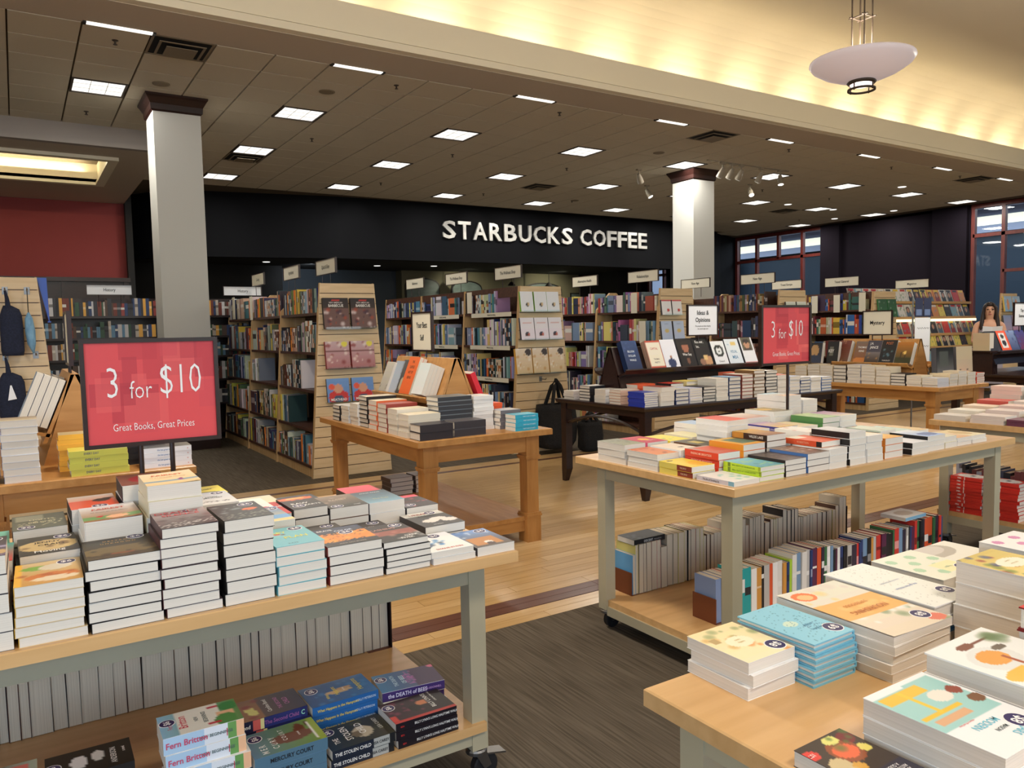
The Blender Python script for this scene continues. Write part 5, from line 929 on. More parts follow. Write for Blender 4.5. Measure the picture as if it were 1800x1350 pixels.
# ---- books on the wooden and dark tables
def pile(kind, x0, x1, y0, y1, z, n, h, desc, where, cov, spine, hard=1, rot=0, bg=None, stxt=None):
    stack(x0, x1, y0, y1, z, n, h, desc, where, dict(bg=bg or (cov, cov)), rot=rot, hard=hard, cov=cov, spine=spine, kind=kind, res=.03, stxt=stxt, jit=.005)
WT = 'Your Best Self table'; H_ = 'hardback'
for y0, y1, n, h, ds, cv, hd, bg in ((4.37, 4.525, 2, .10, 'charcoal-covered hardback, lowest pile at the near corner', (52, 46, 50), 1, (62, 58, 64)), (4.545, 4.70, 4, .15, 'ivory hardback in a neat pile', (226, 216, 196), 0, (238, 226, 196)), (4.715, 4.87, 5, .172, 'plain cream hardback in a neat pile', (230, 222, 206), 0, (240, 232, 206)), (4.885, 5.04, 6, .195, 'red-jacketed hardback', (150, 60, 50), 0, (170, 74, 60)), (5.06, 5.21, 6, .205, 'orange-edged paperback', (226, 110, 60), 0, (240, 228, 200)), (5.23, 5.39, 7, .225, 'black-boarded hardback with cream pages', (40, 36, 36), 1, (232, 220, 196)), (5.41, 5.57, 5, .16, 'white paperback', (236, 232, 226), 0, (240, 236, 230)), (5.6, 5.76, 5, .13, 'silver-grey paperback', (206, 206, 206), 0, (220, 220, 220)), (5.8, 5.96, 4, .12, 'black-boarded hardback', (44, 40, 40), 1, (230, 226, 220))):
    pile('hardcover_book', 2.09, 2.325, y0, y1, .79, n, h, ds, WT, cv, cv, hd, 90, (bg, bg))
pile('hardcover_book', 2.345, 2.58, 4.39, 4.545, .79, 2, .10, 'grey-jacketed hardback beside the charcoal one', WT, (90, 88, 92), (60, 56, 60), 1, 90, ((96, 92, 98),)*2)
pile('hardcover_book', 2.34, 2.60, 4.60, 4.78, .79, 8, .245, 'grey-blue jacketed hardback, tallest pile', WT, (130, 136, 140), (60, 60, 64), 1, 90, ((150, 160, 166), (120, 110, 100)))
pile('hardcover_book', 2.61, 2.77, 4.60, 4.78, .79, 9, .235, 'blank white hardback beside the tallest pile', WT, (238, 236, 232), (238, 236, 232), 0, 90)
pile('paperback', 2.80, 2.99, 4.37, 4.50, .79, 4, .11, 'turquoise-spined paperback at the near edge', WT, (60, 170, 196), (56, 176, 206), 0, 90, ((90, 190, 210), (70, 160, 190)), [('THIRTY DAYS OF HABITS', .4, .4, (220, 240, 246))])
pile('hardcover_book', 2.78, 2.95, 4.53, 4.68, .79, 5, .13, 'grey paperback behind the turquoise one', WT, (150, 146, 150), (120, 116, 120), 0, 90, ((190, 180, 170), (160, 170, 190)))
pile('hardcover_book', 2.74, 2.92, 4.72, 4.88, .79, 6, .165, 'bright orange hardback', WT, (236, 96, 50), (236, 96, 50), 1, 90)
pile('hardcover_book', 2.76, 2.92, 4.9, 5.05, .79, 8, .22, 'blue-jacketed hardback behind the orange one', WT, (70, 120, 190), (60, 100, 180), 1, 90)
for i_, x in enumerate((2.42, 2.64)): pile('hardcover_book', x, x+.2, 5.62, 5.8, .181, 4, .14, 'speckled grey hardback on the lower shelf, %s pile' % ('first' if i_ == 0 else 'second'), WT, (150, 140, 134), (90, 80, 76), 1, 0, ((160, 150, 140), (120, 110, 104)))
DT = 'Ideas & Opinions table'
for x0, y0, n, h, ds, cv, hd in ((4.41, 5.86, 3, .08, 'blush-topped paperback at the far end', (226, 214, 206), 0), (4.42, 5.62, 5, .14, 'black-boarded hardback near the far end', (44, 42, 46), 1), (4.42, 5.40, 4, .12, 'white paperback with orange seal', (232, 230, 228), 0), (4.41, 5.18, 5, .125, 'white-and-orange striped hardback', (216, 180, 160), 1), (4.66, 5.24, 4, .16, 'orange-jacketed hardback', (226, 96, 56), 1)):
    pile('hardcover_book', x0, x0+.215, y0, y0+.16, .80, n, h, ds, DT, cv, cv, hd, 90, ((226, 220, 214), (210, 206, 200)) if n != 4 or hd == 0 else ((232, 100, 60), (226, 96, 56)))
pile('paperback', 4.40, 4.555, 4.865, 5.075, .80, 7, .125, 'royal-blue spined paperback', DT, (50, 70, 170), (44, 62, 168), 0, 0, ((70, 90, 180), (50, 66, 160)))
fr = ((4.575, .16, 1, .16, 'ivory paperback with dark red top', (230, 220, 206), 0, (150, 60, 50)), (4.748, .155, 4, .13, 'navy-boarded hardback', (50, 64, 110), 1, (220, 216, 206)), (4.915, .155, 6, .13, 'lilac-white paperback', (206, 208, 236), 0, (210, 212, 236)), (5.08, .155, 5, .135, 'black-boarded hardback with grey top', (40, 40, 44), 1, (80, 78, 80)), (5.245, .155, 6, .20, 'blank white paperback', (236, 234, 226), 0, (236, 230, 220)), (5.41, .155, 6, .205, 'white hardback with navy boards', (70, 84, 120), 1, (150, 190, 220)), (5.575, .155, 7, .22, 'rust-boarded hardback', (150, 74, 62), 1, (236, 226, 210)), (5.74, .155, 8, .25, 'gold-topped hardback with brown boards', (130, 96, 60), 1, (220, 190, 120)), (5.905, .16, 8, .24, 'black-boarded white hardback', (36, 34, 36), 1, (226, 222, 214)), (6.075, .16, 5, .19, 'white paperback behind the red sign', (236, 230, 224), 0, (226, 110, 80)), (6.245, .155, 5, .17, 'powder-blue striped paperback', (190, 206, 236), 0, (200, 214, 240)), (6.41, .155, 5, .15, 'blue-and-black striped hardback', (60, 80, 120), 1, (220, 220, 220)), (6.575, .155, 5, .145, 'plain white paperback near the far corner', (230, 232, 240), 0, (236, 236, 240)), (6.74, .16, 5, .14, 'blue-striped hardback at the far corner', (90, 120, 170), 1, (230, 232, 236)))
for x, w_, n, h, ds, cv, hd, bg in fr: pile('hardcover_book', x, x+w_, 4.85, 5.08, .80, max(n, 4) if h > .14 else n, h, ds, DT, cv, cv, hd, 0, (bg, bg))
for i_, (x, n, h, cv, bg, ds) in enumerate(((4.93, 4, .16, (40, 40, 46), (200, 60, 50), 'red-topped hardback'), (5.13, 5, .17, (236, 220, 160), (240, 220, 120), 'yellow-topped hardback'), (5.32, 5, .18, (220, 222, 230), (214, 216, 226), 'pearl-white hardback'), (5.53, 5, .185, (60, 56, 56), (70, 60, 56), 'umber hardback'), (5.74, 5, .22, (230, 120, 90), (220, 110, 84), 'coral hardback'), (6.0, 4, .2, (190, 196, 206), (236, 232, 226), 'chalk-white hardback'), (6.3, 4, .18, (230, 226, 220), (226, 90, 60), 'vermilion-topped hardback'))):
    pile('hardcover_book', x, x+.165, 5.1, 5.29, .80, n, h, ds, DT, cv, cv, 1, 0, (bg, bg))
MT = 'Mystery table'
for y0, n, h, ds, cv, hd in ((4.36, 4, .095, 'chalky paperback at the corner', (216, 216, 222), 0), (4.535, 5, .115, 'ivory paperback near the corner', (232, 218, 190), 0), (4.71, 4, .13, 'black-boarded hardback', (40, 36, 38), 1), (4.885, 6, .195, 'cream novel with white hardback on top', (230, 214, 186), 0), (5.06, 6, .205, 'tan paperback', (226, 208, 178), 0), (5.235, 6, .21, 'lilac-grey paperback', (196, 194, 202), 0), (5.41, 5, .20, 'brown-boarded hardback', (60, 48, 44), 1), (5.585, 6, .19, 'buff paperback', (226, 206, 176), 0), (5.76, 6, .2, 'sand paperback at the far end', (222, 206, 178), 0), (5.935, 5, .18, 'ochre paperback at the far corner', (206, 176, 120), 0)):
    pile('hardcover_book', 7.955, 8.17, y0, y0+.165, .79, n, h, ds, MT, cv, cv, hd, 90)
for x, n, h, ds, cv in ((8.19, 4, .13, 'wheat-coloured paperback', (226, 206, 170)), (8.37, 5, .15, 'pale ivory paperback', (232, 216, 190)), (8.55, 4, .13, 'buttermilk paperback', (228, 210, 180)), (8.73, 5, .115, 'red-spined paperback', (220, 84, 60))):
    pile('paperback', x, x+.165, 4.37, 4.585, .79, n, h, ds, MT, cv, cv, 0, 0)
LTN = 'table by the navy bags'
for x, y, n, h, ds, cv, hd, bg in ((-.26, 4.37, 7, .19, 'pale blue-lit white paperback, lower front pile', (226, 228, 236), 0, (214, 200, 176)), (-.09, 4.39, 9, .30, 'white paperback with sepia photo top, tall pile', (222, 226, 238), 0, (200, 186, 160)), (-.26, 4.62, 8, .27, 'blue-edged paperback behind the tall pile', (150, 176, 220), 0, (160, 190, 170))):  # white covers are coloured bluish to carry the daylight tint
    pile('paperback', x, x+.155, y, y+.2, .79, n, h, ds, LTN, cv, (90, 120, 180), hd, 0, (bg, (150, 130, 110)))
pile('paperback', .19, .455, 4.395, 4.565, .79, 4, .125, 'lemon paperback with grey spine label', LTN, (206, 204, 96), (200, 198, 84), 0, 90, ((232, 222, 150), (226, 214, 90)), [('EVERY DAY', .62, .5, (90, 90, 110))])
pile('paperback', .15, .36, 4.60, 4.75, .79, 7, .19, 'golden-orange paperback with photo cover', LTN, (236, 180, 70), (240, 180, 60), 0, 90, ((210, 190, 150), (190, 170, 130)))
pile('paperback', .525, .765, 4.41, 4.56, .79, 4, .105, 'white-spined paperback with blue lettering', LTN, (232, 230, 232), (236, 236, 240), 0, 90, ((110, 100, 90), (60, 60, 70)), [('the last great story', .55, .45, (90, 130, 180)), ('o', .08, .5, (200, 90, 70))])
pile('paperback', .47, .66, 4.6, 4.75, .79, 5, .15, 'black paperback behind the white-spined pile', LTN, (40, 40, 48), (36, 38, 46), 0, 90)
# ================================================================ BOOKS LEANING ON RISERS, FACE OUT
def face_book(name, label, group, w, l, t, art, loc, rz, tilt, hard=0, cov=(230, 228, 222), spine=(80, 80, 86), res=.012, seed=1, txt=None, stxt=None):
    """a book standing face out: loc is the middle of its lower back edge"""
    me = cover_mesh(w, l, t, hard, cov, spine, art, res, seed); pg = pages_mesh(w, l, t, hard)
    o = link(name, me); link('page_block', pg, o)
    m4 = Matrix.Translation(loc) @ Matrix.Rotation(rz, 4, 'Z') @ Matrix.Rotation(math.radians(90-tilt), 4, 'X') @ Matrix.Translation((0, l/2, 0))
    o.matrix_basis = m4
    words_on(o, w, l, t, txt or (art or {}).get('txt', ()))
    if stxt: spine_words(o, w, l, t, stxt)
    return tag(o, label, 'book', group)
def on_riser(loc, rz, x, w, l, art, label, group, n=1, t=.03, **k):
    w *= 1.2; l *= 1.17
    a = math.radians(22); zl = .265 if loc[2] > .795 else .2; lo = Vector((x, -(.028+(.49-zl)/.37*.15), zl)); nrm = Vector((0, -math.cos(a), math.sin(a)))
    for i in range(n):
        p = Matrix.Rotation(rz, 4, 'Z') @ (lo+nrm*(t*1.03*i)) + Vector(loc)
        face_book('display_book', label if i == n-1 else '%s copy behind the %s' % (ORD(n-2-i), label), group if n > 1 else None, w, l, t, art, p, rz, 22, seed=int(abs(x)*100)+3, **k)
RL = (2.62, 5.32, .79)
for x, w, l, art, lb, n, t, kw in ((-.43, .12, .21, dict(bg=((190, 186, 176), (210, 206, 196)), sh=[('b', 0, 0, 1, .5, (120, 110, 100), 4)]), 'stone-grey book at the far end of the Your Best Self riser', 2, .025, {}), (-.30, .13, .225, dict(bg=((190, 200, 216), (170, 186, 206))), 'misty blue book on the Your Best Self riser', 1, .03, {}), (-.16, .13, .235, dict(bg=((60, 60, 66), (90, 90, 96)), sh=[('e', .5, .3, .25, .2, (190, 176, 150))]), 'slate book with pale figure on the Your Best Self riser', 1, .03, {}), (.0, .15, .25, dict(bg=((236, 104, 44), (238, 110, 50)), txt=[('THE', .5, .86, .09, (60, 40, 36)), ('SUBTLE', .5, .72, .1, (60, 40, 36)), ('ART OF', .5, .58, .1, (60, 40, 36)), ('BEING', .5, .44, .1, (60, 40, 36))]), 'bright orange book with dark lettering on the Your Best Self riser', 2, .03, dict(cov=(236, 104, 44), spine=(236, 104, 44))), (.17, .13, .21, dict(bg=((206, 196, 160), (196, 186, 150))), 'khaki book beside the orange one', 1, .03, {}), (.32, .14, .2, dict(bg=((230, 236, 236), (222, 232, 234))), 'pale mint-white book, near end of Your Best Self riser', 4, .028, {})):
    on_riser(RL, -PI/2, x, w, l, art, lb, 'copies on the Your Best Self riser', n, t, **kw)
face_book('display_book', 'red book with blue swirl leaning on the back of the Your Best Self riser', None, .15, .23, .04, dict(bg=((40, 60, 160), (214, 40, 56)), sh=[('r', 0, .3, 1, 1, (216, 40, 54))]), (2.82, 4.93, .95), PI/2, 22, cov=(214, 40, 56), spine=(214, 44, 60))
IL = (5.55, 5.55, .80)
for x, w, l, art, lb, n, kw in ((-.79, .15, .24, dict(bg=((24, 44, 84), (40, 70, 120)), sh=[('b', 0, .5, 1, 1, (60, 96, 150), 6)], txt=[('BILLION', .5, .62, .1, (220, 230, 240)), ('DOLLAR', .5, .47, .1, (220, 230, 240)), ('WHALE', .5, .32, .1, (220, 230, 240))]), 'navy Billion Dollar Whale book', 2, dict(cov=(30, 50, 90), spine=(30, 50, 90))), (-.50, .155, .235, dict(bg=((236, 228, 206), (238, 230, 210)), sh=[('r', 0, 0, 1, .05, (196, 80, 60)), ('r', 0, .95, 1, 1, (196, 80, 60)), ('r', 0, 0, .06, 1, (196, 80, 60)), ('r', .94, 0, 1, 1, (196, 80, 60))], txt=[('CAPITAL', .5, .7, .11, (196, 90, 70)), ('THOMAS', .5, .32, .08, (80, 60, 56)), ('PIKETTY', .5, .2, .08, (80, 60, 56))]), 'cream Capital book with red border', 2, dict(spine=(176, 140, 120))), (-.28, .155, .25, dict(bg=((236, 238, 244), (240, 240, 244)), sh=[('e', .5, .36, .1, .07, (180, 130, 100)), ('r', .3, 0, .7, .28, (50, 60, 100)), ('e', .5, .2, .3, .14, (50, 60, 100))]), 'white book with a small seated man in navy', 1, {}), (-.06, .165, .255, dict(bg=((36, 30, 30), (44, 38, 38)), sh=[('e', .5, .68, .22, .17, (170, 110, 84)), ('e', .5, .2, .5, .25, (28, 26, 30)), ('e', .5, .22, .12, .1, (120, 80, 64)), ('e', .5, .84, .22, .06, (50, 40, 36))], txt=[('Wise Guy', .5, .44, .12, WH)]), 'dark portrait book titled Wise Guy', 1, dict(cov=K)), (.16, .165, .26, dict(bg=((30, 28, 30), (36, 34, 36)), sh=[('e', .75, .2, .3, .16, (196, 150, 110)), ('e', .35, .15, .2, .12, (150, 110, 90)), ('e', .6, .3, .14, .09, (226, 190, 130))], txt=[('Kushner,', .42, .84, .13, WH), ('Inc.', .25, .68, .13, WH)]), 'black Kushner, Inc. book', 1, dict(cov=K)), (.39, .155, .22, dict(bg=((232, 234, 238), (236, 238, 240)), sh=[('e', .5, .6, .36, .25, (36, 44, 42)), ('e', .5, .6, .22, .16, (226, 230, 228)), ('e', .5, .63, .1, .1, (36, 44, 42)), ('e', .5, .66, .06, .05, (230, 232, 230))], txt=[('Onward', .5, .16, .11, (60, 66, 70))]), 'white Onward book with dark round emblem', 1, {}), (.60, .165, .235, dict(bg=((222, 230, 236), (226, 234, 240)), sh=[('r', .4, .75, .8, .9, (230, 200, 120))], txt=[('THE', .2, .78, .07, (110, 160, 190)), ('VISUAL', .5, .5, .15, (70, 130, 170), .75), ('MBA', .5, .28, .19, (70, 130, 170))]), 'pale Visual MBA book', 1, {}), (.82, .155, .245, dict(bg=((206, 60, 50), (226, 226, 230)), sh=[('r', 0, .06, 1, 1, (232, 232, 236)), ('r', .08, .5, .92, 1, (90, 84, 66)), ('e', .5, .74, .24, .16, (190, 140, 110)), ('r', .25, .5, .75, .6, (60, 44, 40)), ('e', .5, .86, .28, .08, (50, 36, 32))]), 'white book with portrait of a dark-haired woman', 1, {})):
    on_riser(IL, 0, x, w, l, art, lb+' on the dark riser', 'copies on the Ideas & Opinions riser', n, .03, **kw)
ML = (8.45, 5.3, .79)
for x, w, l, art, lb, n in ((-.37, .12, .23, dict(bg=((110, 70, 46), (120, 56, 44)), sh=[('b', 0, 0, 1, 1, (216, 170, 120), 6)]), 'brown novel with cream lettering', 2), (-.17, .145, .23, dict(bg=((150, 90, 50), (130, 110, 100)), sh=[('e', .5, .12, .5, .15, (206, 130, 60))], txt=[('THOMAS', .5, .72, .13, WH), ('KING', .5, .55, .13, WH)]), 'grey-tan novel lettered Thomas King', 1), (.0, .145, .23, dict(bg=((60, 44, 34), (200, 200, 206)), sh=[('b', 0, 0, 1, .4, (206, 150, 80), 5), ('r', 0, .5, 1, 1, (74, 70, 80))], txt=[('J.A.', .3, .86, .15, WH), ('JANCE', .5, .68, .16, WH)]), 'dusky novel lettered J.A. Jance', 2), (.18, .15, .235, dict(bg=((26, 30, 34), (40, 34, 32)), sh=[('b', .1, .3, .9, .7, (110, 160, 180), 6)], txt=[('POST', .5, .85, .16, (190, 110, 60)), ('TOM BRADY', .5, .1, .08, (200, 190, 180))]), 'black novel with teal light and rust title', 2), (.37, .155, .215, dict(bg=((60, 60, 30), (190, 120, 50)), sh=[('r', 0, 0, 1, .25, (58, 56, 30)), ('r', .3, .2, .34, .5, (60, 50, 30)), ('r', .6, .2, .63, .45, (60, 50, 30)), ('e', .55, .5, .1, .07, (240, 200, 110))]), 'orange sunset novel', 2)):
    on_riser(ML, -PI/2, x, w, l, art, lb+' on the Mystery riser', 'copies on the Mystery riser', n, .03)
face_book('display_book', 'novel with a bald man\'s face standing at the far end of the Mystery table', None, .2, .25, .05, dict(bg=((60, 66, 90), (40, 40, 44)), sh=[('e', .5, .6, .28, .28, (190, 150, 100)), ('e', .5, .2, .45, .2, (54, 60, 84))]), (8.22, 6.0, .985), -PI/2, 10, cov=K)
face_book('display_book', 'black thick novel standing beside the bald man\'s face', None, .15, .265, .05, dict(bg=((36, 36, 34), (30, 30, 30)), sh=[('r', .2, .35, .55, .75, (110, 110, 96))], txt=[('KEY', .35, .55, .2, WH)]), (8.26, 5.78, .985), -PI/2, 10, cov=K)
for x, lb, art in ((8.43, 'black hardback with grey panel standing open on the Mystery table', dict(bg=((110, 110, 112), (26, 26, 28)), sh=[('r', .15, .3, .7, .85, (84, 90, 84))])), (8.82, 'plain tan notebook standing beside the black hardback', dict(bg=((206, 190, 160), (210, 194, 164)), sh=[('r', .15, .05, .28, .13, (60, 56, 60)), ('r', .6, .05, .72, .13, (60, 56, 60))])),): face_book('display_book', lb, None, .33, .28, .06, art, (x, 4.60, .905), 0, 3, cov=K if x < 8.6 else (206, 190, 160), hard=1 if x < 8.6 else 0)
FL = (11.1, 5.05, .80)
for x, w, art, lb in ((-.83, .2, dict(bg=((40, 36, 40), (44, 44, 46)), sh=[('b', 0, 0, 1, 1, (70, 66, 74), 6)]), 'charcoal book with tall grey figure'), (-.56, .2, dict(bg=((238, 90, 50), (240, 92, 52)), sh=[('r', .2, .15, .75, .9, (230, 226, 222)), ('e', .48, .4, .2, .14, (40, 36, 40)), ('e', .48, .72, .18, .1, (50, 44, 46))]), 'orange book with black-white faces'), (-.33, .2, dict(bg=((60, 70, 110), (130, 150, 190)), sh=[('b', 0, 0, 1, 1, (40, 50, 100), 6)]), 'moonlit blue book'), (-.1, .22, dict(bg=((110, 40, 80), (60, 60, 130)), sh=[('b', 0, 0, 1, 1, (60, 80, 150), 7), ('b', 0, 0, 1, .5, (160, 40, 60), 5)]), 'violet book with red glow'), (.16, .2, dict(bg=((40, 36, 36), (60, 56, 50)), txt=[('NIGHT', .5, .2, .1, WH)]), 'black book with pale foot title')):
    on_riser(FL, 0, x, w, .235, art, lb+' on the dark riser before the woman', None, 1, .03, cov=K)
face_book('display_book', 'thick cream book propped at the end of the dark riser before the woman', None, .2, .22, .1, dict(bg=((214, 196, 160), (220, 200, 166))), (10.22, 5.02, 1.09), -PI/2, 0, cov=(206, 190, 160))
t = thing('display_pedestal', 'dark wooden block carrying the propped cream book beside the dark riser', 'stand', (10.235, 5.02, .80)); q = M(); q.hexa([(-.08, -.12, 0), (.05, -.12, 0), (.05, .12, 0), (-.08, .12, 0)], [(-.06, -.11, .27), (.04, -.11, .27), (.04, .11, .27), (-.06, .11, .27)]); q.build('block', DARKW, t); bx('top_plate', -.12, .055, -.12, .12, .27, .288, DARKW, t)
pile('hardcover_book', 10.45, 10.62, 4.3, 4.5, .80, 6, .2, 'plum-and-silver striped hardback', 'dark table before the woman', (110, 60, 80), (110, 60, 80), 1, 90, ((200, 196, 200),)*2)
pile('hardcover_book', 10.66, 10.86, 4.3, 4.5, .80, 6, .24, 'chalk-topped hardback beside the plum stripes', 'dark table before the woman', (206, 200, 196), (60, 60, 64), 1, 90, ((236, 234, 226),)*2)
TL = (.26, 5.35, .79)
on_riser(TL, -PI/2, .38, .15, .235, dict(bg=((150, 176, 210), (170, 190, 216)), sh=[('b', 0, 0, 1, 1, (60, 60, 80), 5)]), 'blue-white book on the riser by the navy bags', 'copies on the riser by the navy bags', 4, .035, cov=(60, 66, 90))
on_riser(TL, -PI/2, .18, .15, .24, dict(bg=((60, 60, 80), (90, 110, 140))), 'dusk-blue book farther along the riser by the navy bags', 'copies on the riser by the navy bags', 2, .03)
# ---- face-outs on the slatted ends
def ledge(panel_xc, x0, x1, z): 
    p = [o for o in S.objects if o.name.startswith('slatwall_panel') and abs(o.location.x-panel_xc) < .01][0]
    q = M(); q.box(x0-panel_xc, x1-panel_xc, -.13, 0, z-.006, z-.001); q.box(x0-panel_xc, x1-panel_xc, -.13, -.127, z-.006, z+.02); q.build('display_ledge', GLASS, p)
def slat_faces(panel, rows, where):
    for z, w, l, t, hard, specs in rows:
        xs = [s_[0] for s_ in specs]; ledge(panel, min(xs)-w/2, max(xs)+w/2, z)
        for x, art, lb, kw in specs: face_book('display_book', '%s on the %s' % (lb, where), None, w, l, t, art, (x, 7.64-.035, z), 0, 8, hard=hard, **kw)
bbq = dict(bg=((90, 60, 50), (40, 38, 40)), sh=[('r', 0, 0, 1, .66, (110, 80, 76)), ('b', 0, 0, 1, .62, (236, 226, 226), 7), ('b', 0, 0, 1, .62, (170, 70, 50), 7), ('b', .1, .05, .9, .6, (60, 40, 60), 5), ('r', .35, .92, .65, .95, (200, 60, 60))], txt=[('NEW AMERICAN', .5, .84, .075, (210, 200, 200), .8), ('BARBECUE', .5, .74, .125, WH, .85)])
bb2 = dict(bg=((170, 110, 110), (196, 170, 176)), sh=[('b', 0, 0, 1, 1, (130, 50, 50), 9), ('b', 0, 0, 1, 1, (236, 226, 216), 9), ('e', .8, .9, .14, .1, (226, 214, 80)), ('r', 0, .62, 1, .68, (110, 60, 60))])
meat = dict(bg=((90, 130, 190), (110, 150, 206)), sh=[('e', .5, .2, .45, .32, (196, 50, 44)), ('e', .5, .56, .2, .2, (206, 150, 120)), ('e', .5, .12, .22, .18, (60, 80, 110)), ('e', .22, .66, .13, .13, (226, 90, 60))], txt=[('MEATHEAD', .5, .1, .15, WH, .9)])
slat_faces(2.89, [(1.515, .265, .31, .04, 1, [(2.74, bbq, 'barbecue cookbook, first of two', dict(cov=(60, 50, 50), spine=(40, 36, 38))), (3.03, bbq, 'barbecue cookbook, second of two', dict(cov=(60, 50, 50), spine=(40, 36, 38)))]), (1.11, .25, .275, .04, 1, [(2.74, bb2, 'grilled-meat cookbook with red spine, first of two', dict(cov=(150, 60, 60), spine=(150, 40, 50))), (3.01, bb2, 'grilled-meat cookbook with red spine, second of two', dict(cov=(150, 60, 60), spine=(150, 40, 50)))]), (.77, .235, .24, .03, 0, [(2.735, meat, 'sky-blue cookbook with man in red, first of two', dict(spine=(60, 70, 90))), (3.0, meat, 'sky-blue cookbook with man in red, second of two', dict(spine=(60, 70, 90)))])], 'cooking end panel')
w1 = dict(bg=((232, 238, 246), (234, 238, 248)), sh=[('e', .55, .35, .16, .1, (60, 56, 60)), ('e', .6, .37, .07, .07, (214, 190, 150))])
w2 = dict(bg=((236, 230, 240), (238, 234, 244)), sh=[('e', .45, .3, .12, .08, (60, 70, 90)), ('e', .55, .24, .1, .07, (190, 110, 100)), ('e', .4, .22, .08, .06, (90, 50, 50)), ('r', .15, .75, .85, .79, (220, 180, 180))])
w3 = dict(bg=((214, 190, 150), (230, 216, 196)), sh=[('b', 0, 0, 1, .8, (200, 150, 90), 9), ('b', 0, 0, 1, 1, (244, 240, 236), 8), ('e', .8, .85, .2, .14, (70, 60, 60))])
slat_faces(5.3, [(1.675, .175, .235, .03, 0, [(5.055, w1, 'white book with green spine, first of three', dict(spine=(130, 190, 70))), (5.25, w1, 'white book with green spine, second of three', dict(spine=(130, 190, 70))), (5.43, w1, 'white book with green spine, last of three', dict(spine=(130, 190, 70)))]), (1.345, .19, .26, .03, 1, [(5.06, w2, 'white book with small fruits, first of three', dict(spine=(60, 60, 80))), (5.26, w2, 'white book with small fruits, second of three', dict(spine=(60, 60, 80))), (5.46, w2, 'white book with small fruits, last of three', dict(spine=(60, 60, 80)))]), (.945, .22, .30, .04, 0, [(5.0, w3, 'tan food-photo book, first of three', dict(spine=(226, 170, 70))), (5.235, w3, 'tan food-photo book, second of three', dict(spine=(226, 170, 70))), (5.47, w3, 'tan food-photo book, last of three', dict(spine=(226, 170, 70)))])], 'wellness end panel')
c1 = dict(bg=((236, 236, 240), (238, 238, 242)), sh=[('e', .65, .3, .14, .1, (206, 60, 56)), ('r', 0, .92, 1, 1, (210, 80, 90))])
c2 = dict(bg=((190, 206, 236), (196, 210, 238)), sh=[('e', .5, .5, .2, .12, (216, 196, 130))], txt=[('DESERT', .5, .85, .1, (150, 170, 200))])
slat_faces(7.52, [(1.62, .17, .2, .03, 0, [(7.27, c1, 'white book with red dot, first of two', {}), (7.46, c1, 'white book with red dot, second of two', {})]), (1.28, .19, .26, .03, 0, [(7.28, c2, 'powder-blue book with gold shape, first of two', {}), (7.5, c2, 'powder-blue book with gold shape, second of two', {})])], 'relationships end panel')
g1 = dict(bg=((60, 110, 70), (50, 90, 60)), sh=[('b', 0, 0, 1, 1, (190, 200, 190), 6)])
slat_faces(12.3, [(1.55, .24, .3, .03, 0, [(12.16, g1, 'leaf-green guide, first of two', dict(spine=(60, 130, 80))), (12.43, g1, 'leaf-green guide, second of two', dict(spine=(60, 130, 80)))])], 'travel end panel')
g2 = dict(bg=((110, 150, 110), (230, 230, 226)), sh=[('b', 0, 0, 1, .6, (90, 140, 80), 6)])
slat_faces(9.92, [(1.62, .22, .18, .03, 0, [(9.8, g2, 'green-white guide, first of two', {}), (10.05, g2, 'green-white guide, second of two', {})])], 'new age end panel')
b3 = dict(bg=((150, 190, 226), (170, 200, 232)), sh=[('e', .45, .45, .16, .36, (220, 160, 130)), ('b', 0, 0, 1, 1, (214, 230, 244), 5)])
slat_faces(16.46, [(1.62, .3, .3, .03, 0, [(16.3, b3, 'sky-blue book, first above', dict(spine=(226, 190, 90))), (16.62, b3, 'sky-blue book, second above', dict(spine=(226, 190, 90)))]), (1.25, .3, .3, .03, 0, [(16.3, dict(bg=((190, 170, 200), (150, 170, 214))), 'lilac book, first below', {}), (16.62, dict(bg=((206, 160, 190), (190, 180, 220))), 'lilac book, second below', {})])], 'slatted end beside the woman')
# ================================================================ BOOKS ON THE SHELVES
PAL = dict(cooking=[(214, 212, 210), (190, 186, 180), (236, 234, 232), (48, 60, 96), (60, 70, 80), (90, 70, 60), (230, 130, 60), (226, 200, 80), (120, 50, 46), (40, 40, 46), (200, 176, 150), (150, 160, 170), (70, 110, 130), (100, 120, 80)], wellness=[(150, 170, 200), (70, 90, 130), (222, 224, 230), (196, 206, 220), (50, 60, 84), (230, 120, 70), (206, 196, 170), (90, 140, 160), (160, 150, 190), (40, 40, 46), (226, 200, 120)], relationships=[(236, 232, 228), (214, 206, 190), (226, 214, 130), (200, 120, 150), (120, 160, 190), (180, 80, 70), (150, 120, 170), (230, 150, 110), (90, 120, 110), (60, 64, 90), (196, 190, 176)], new=[(90, 50, 46), (60, 44, 40), (110, 84, 60), (70, 70, 90), (150, 110, 70), (60, 80, 70), (130, 60, 50), (170, 150, 120), (50, 60, 100), (150, 120, 130)], travel=[(50, 80, 150), (60, 100, 170), (226, 224, 220), (200, 90, 60), (70, 120, 100), (220, 190, 80), (110, 60, 60), (60, 60, 90), (200, 190, 170), (220, 130, 80)], history=[(60, 60, 66), (36, 38, 46), (120, 60, 50), (206, 204, 206), (150, 70, 66), (52, 70, 110), (100, 140, 170), (90, 70, 60), (226, 170, 80), (190, 180, 170), (60, 90, 70)])
slots = []     # (distance, thickness, depth, height, colour, bands, location, rz, label, group)
RS = random.Random(4)
